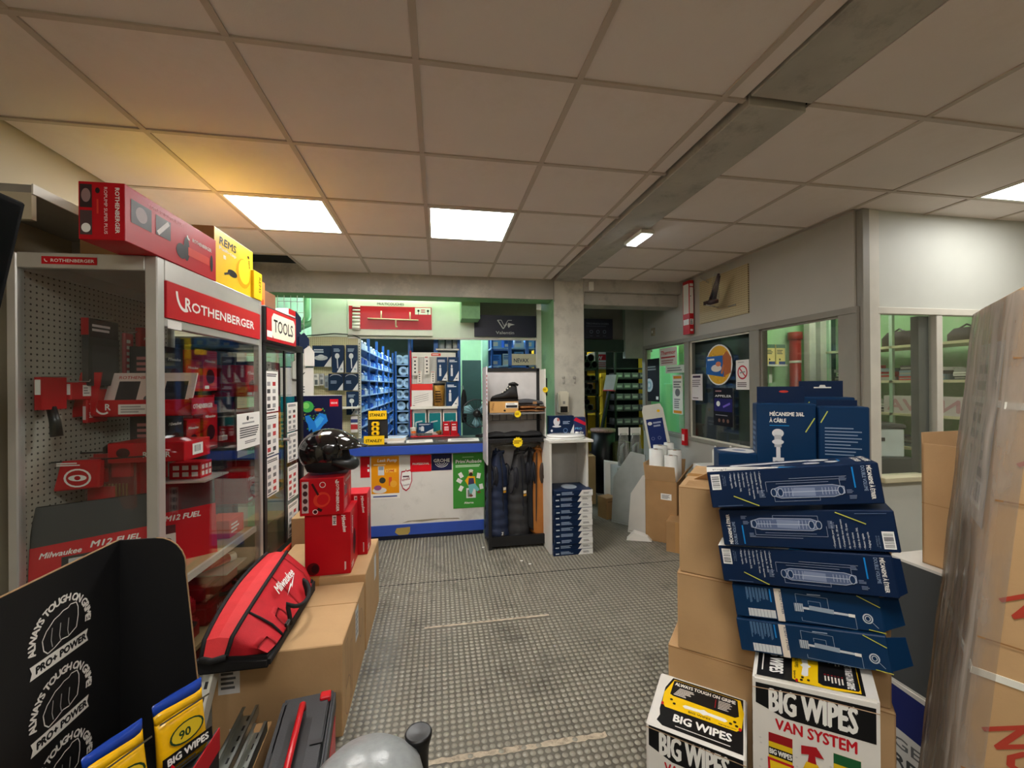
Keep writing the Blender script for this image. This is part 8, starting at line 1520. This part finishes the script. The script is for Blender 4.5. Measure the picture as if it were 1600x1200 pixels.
# sanitary boxes and open carton at the right
def gb_up(P, W, H): P.rect(0, 0, W, H, (196, 196, 190)); P.poly([(0, H*.02), (W*.80, H*.02), (W*.60, H*.18), (W*.45, H*.4), (W*.42, H*.98), (0, H*.98)], (66, 70, 72)); [P.ring(W*(.62+.0*k), H*(.86-.12*k), W*.06, H*.045, .003, (110, 110, 108), 12) for k in range(5)]; P.line([(W*.53, H*.93), (W*.71, H*.93), (W*.71, H*.28), (W*.53, H*.28), (W*.53, H*.93)], .002, (130, 130, 128))
def gb_lo(P, W, H): P.rect(0, 0, W, H, (186, 186, 182)); P.poly([(0, H*.58), (W, H*.50), (W, H*.92), (0, H*.97)], (24, 34, 92)); P.text('GEBERIT', W*.06, H*.40, H*.14, (90, 92, 94), .02, fit=W*.62); P.text('RENOVA', W*.06, H*.22, H*.16, (60, 62, 64), .05, fit=W*.62)
pbox('sanitary_carton', 'grey white ceramic carton with a blue band at the floor behind the leaning stack', 'carton', .36, .50, .40, (1.89, 1.12, 0), -.02, white_box, {'left': gb_lo})
pbox('sanitary_carton', 'white and dark grey ceramic carton on the blue-banded one', 'carton', .36, .50, .48, (1.90, 1.11, .4005), .02, white_box, {'left': gb_up})
t = thing('open_carton', 'tall open brown carton on the white ceramic carton', 'carton', (1.90, 1.14, .8815), (0, 0, .05)); w, d, h = .28, .26, .48; mb = MB()
for a in ((-w/2, w/2, -d/2, -d/2+.006), (-w/2, w/2, d/2-.006, d/2), (-w/2, -w/2+.006, -d/2, d/2), (w/2-.006, w/2, -d/2, d/2)): mb.box(*a, 0, h-.04 if a[1]-a[0] < .1 and a[0] < 0 else h)
mb.box(-w/2, w/2, -d/2, d/2, 0, .006); mb.build('carton_walls', card, t); mb = MB(); mb.box(-w/2-.001, -w/2, -d/2, d/2, .22, .223); mb.build('crease', card2, t); mb = MB(); mb.box(-.003, .003, -d/2+.005, d/2-.005, 0, .08); mb.build('flap', card_in, t, (w/2-.02, 0, h-.005), (0, .4, 0))
# tall shrink-wrapped carton
T1, B1_ = Vector((1.10, .62, 1.732)), Vector((1.023, .754, 0)); zax = (T1-B1_).normalized(); yax = Vector((.766, .643, 0)); yax = (yax-zax*yax.dot(zax)).normalized(); xax = yax.cross(zax)
Hc = (T1-B1_).length; dc, wc = .43, .44; Mx = Matrix((xax, yax, zax)).transposed().to_4x4(); Mx.translation = B1_ + xax*wc/2 + yax*dc/2 + Vector((0, 0, .0))
sc_ = thing('wrapped_carton', 'tall film-wrapped brown carton with red slanted lettering leaning at the right edge', 'carton'); sc_.matrix_world = Mx
mb = MB(); mb.box(-wc/2, wc/2, -dc/2, dc/2, .0, Hc); mb.build('carton_body', card, sc_, bevel=.006)
P = Print(wc, Hc); rr = (176, 64, 48)
for k in range(7):
    v = .16+.27*k; P.text('NOVA', .02, v+.16, .10, rr, .02, rot=-.95, fit=.17); P.text('NOVA', .20, v+.22, .10, rr, .02, rot=.9, fit=.17); P.text('NOVA', .30, v+.10, .10, rr, .02, rot=-.95, fit=.17)
for k in range(6): P.line([(0, .2+.28*k), (wc, .2+.28*k)], .003, (150, 108, 66))
P.build('red_lettering', sc_, (-wc/2, -dc/2-.0004, 0), (1, 0, 0), (0, 0, 1))
e = .003
for z in (.96, 1.50): mb = MB(); mb.box(-wc/2-e, wc/2+e, -dc/2-e, -dc/2, z, z+.014); mb.box(-wc/2-e, -wc/2, -dc/2, dc/2, z, z+.014); mb.build('white_strap', white_pt, sc_)
P = Print(dc, .4); P.rect(dc*.25, 0, dc*.85, .4, (196, 188, 178)); P.greek(dc*.3, .05, dc*.8, .36, 8, (130, 124, 118)); P.barcode(dc*.4, .03, dc*.75, .09); P.build('shipping_label', sc_, (-wc/2-.0005, dc/2, Hc-.5), (0, -1, 0), (0, 0, 1))
film = pane_mat('stretch_film', (.92, .91, .90), rough=.12, haze=.6, haze_rgb=(170, 160, 148), crinkle=.9)
mb = MB(); mb.smooth = True; rings = []
for k in range(25):
    z = .01+(Hc-.02)*k/24; o_ = .005+.0012*math.sin(k*1.7); rings.append([Vector((x, y, z)) for x, y in ((-wc/2+.03, -dc/2-.008), (-wc/2-o_, -dc/2-o_*.6), (-wc/2-.007-.0012*math.sin(k*2.3), -dc*.2), (-wc/2-.007-.0014*math.sin(k*1.1+1), .05), (-wc/2-.007-.0012*math.sin(k*3.1), dc*.3), (-wc/2-o_, dc/2+.004), (-wc/2+.04, dc/2+.006))])
mb.loft(rings, closed=False, caps=False); mb.build('stretch_film', film, sc_)
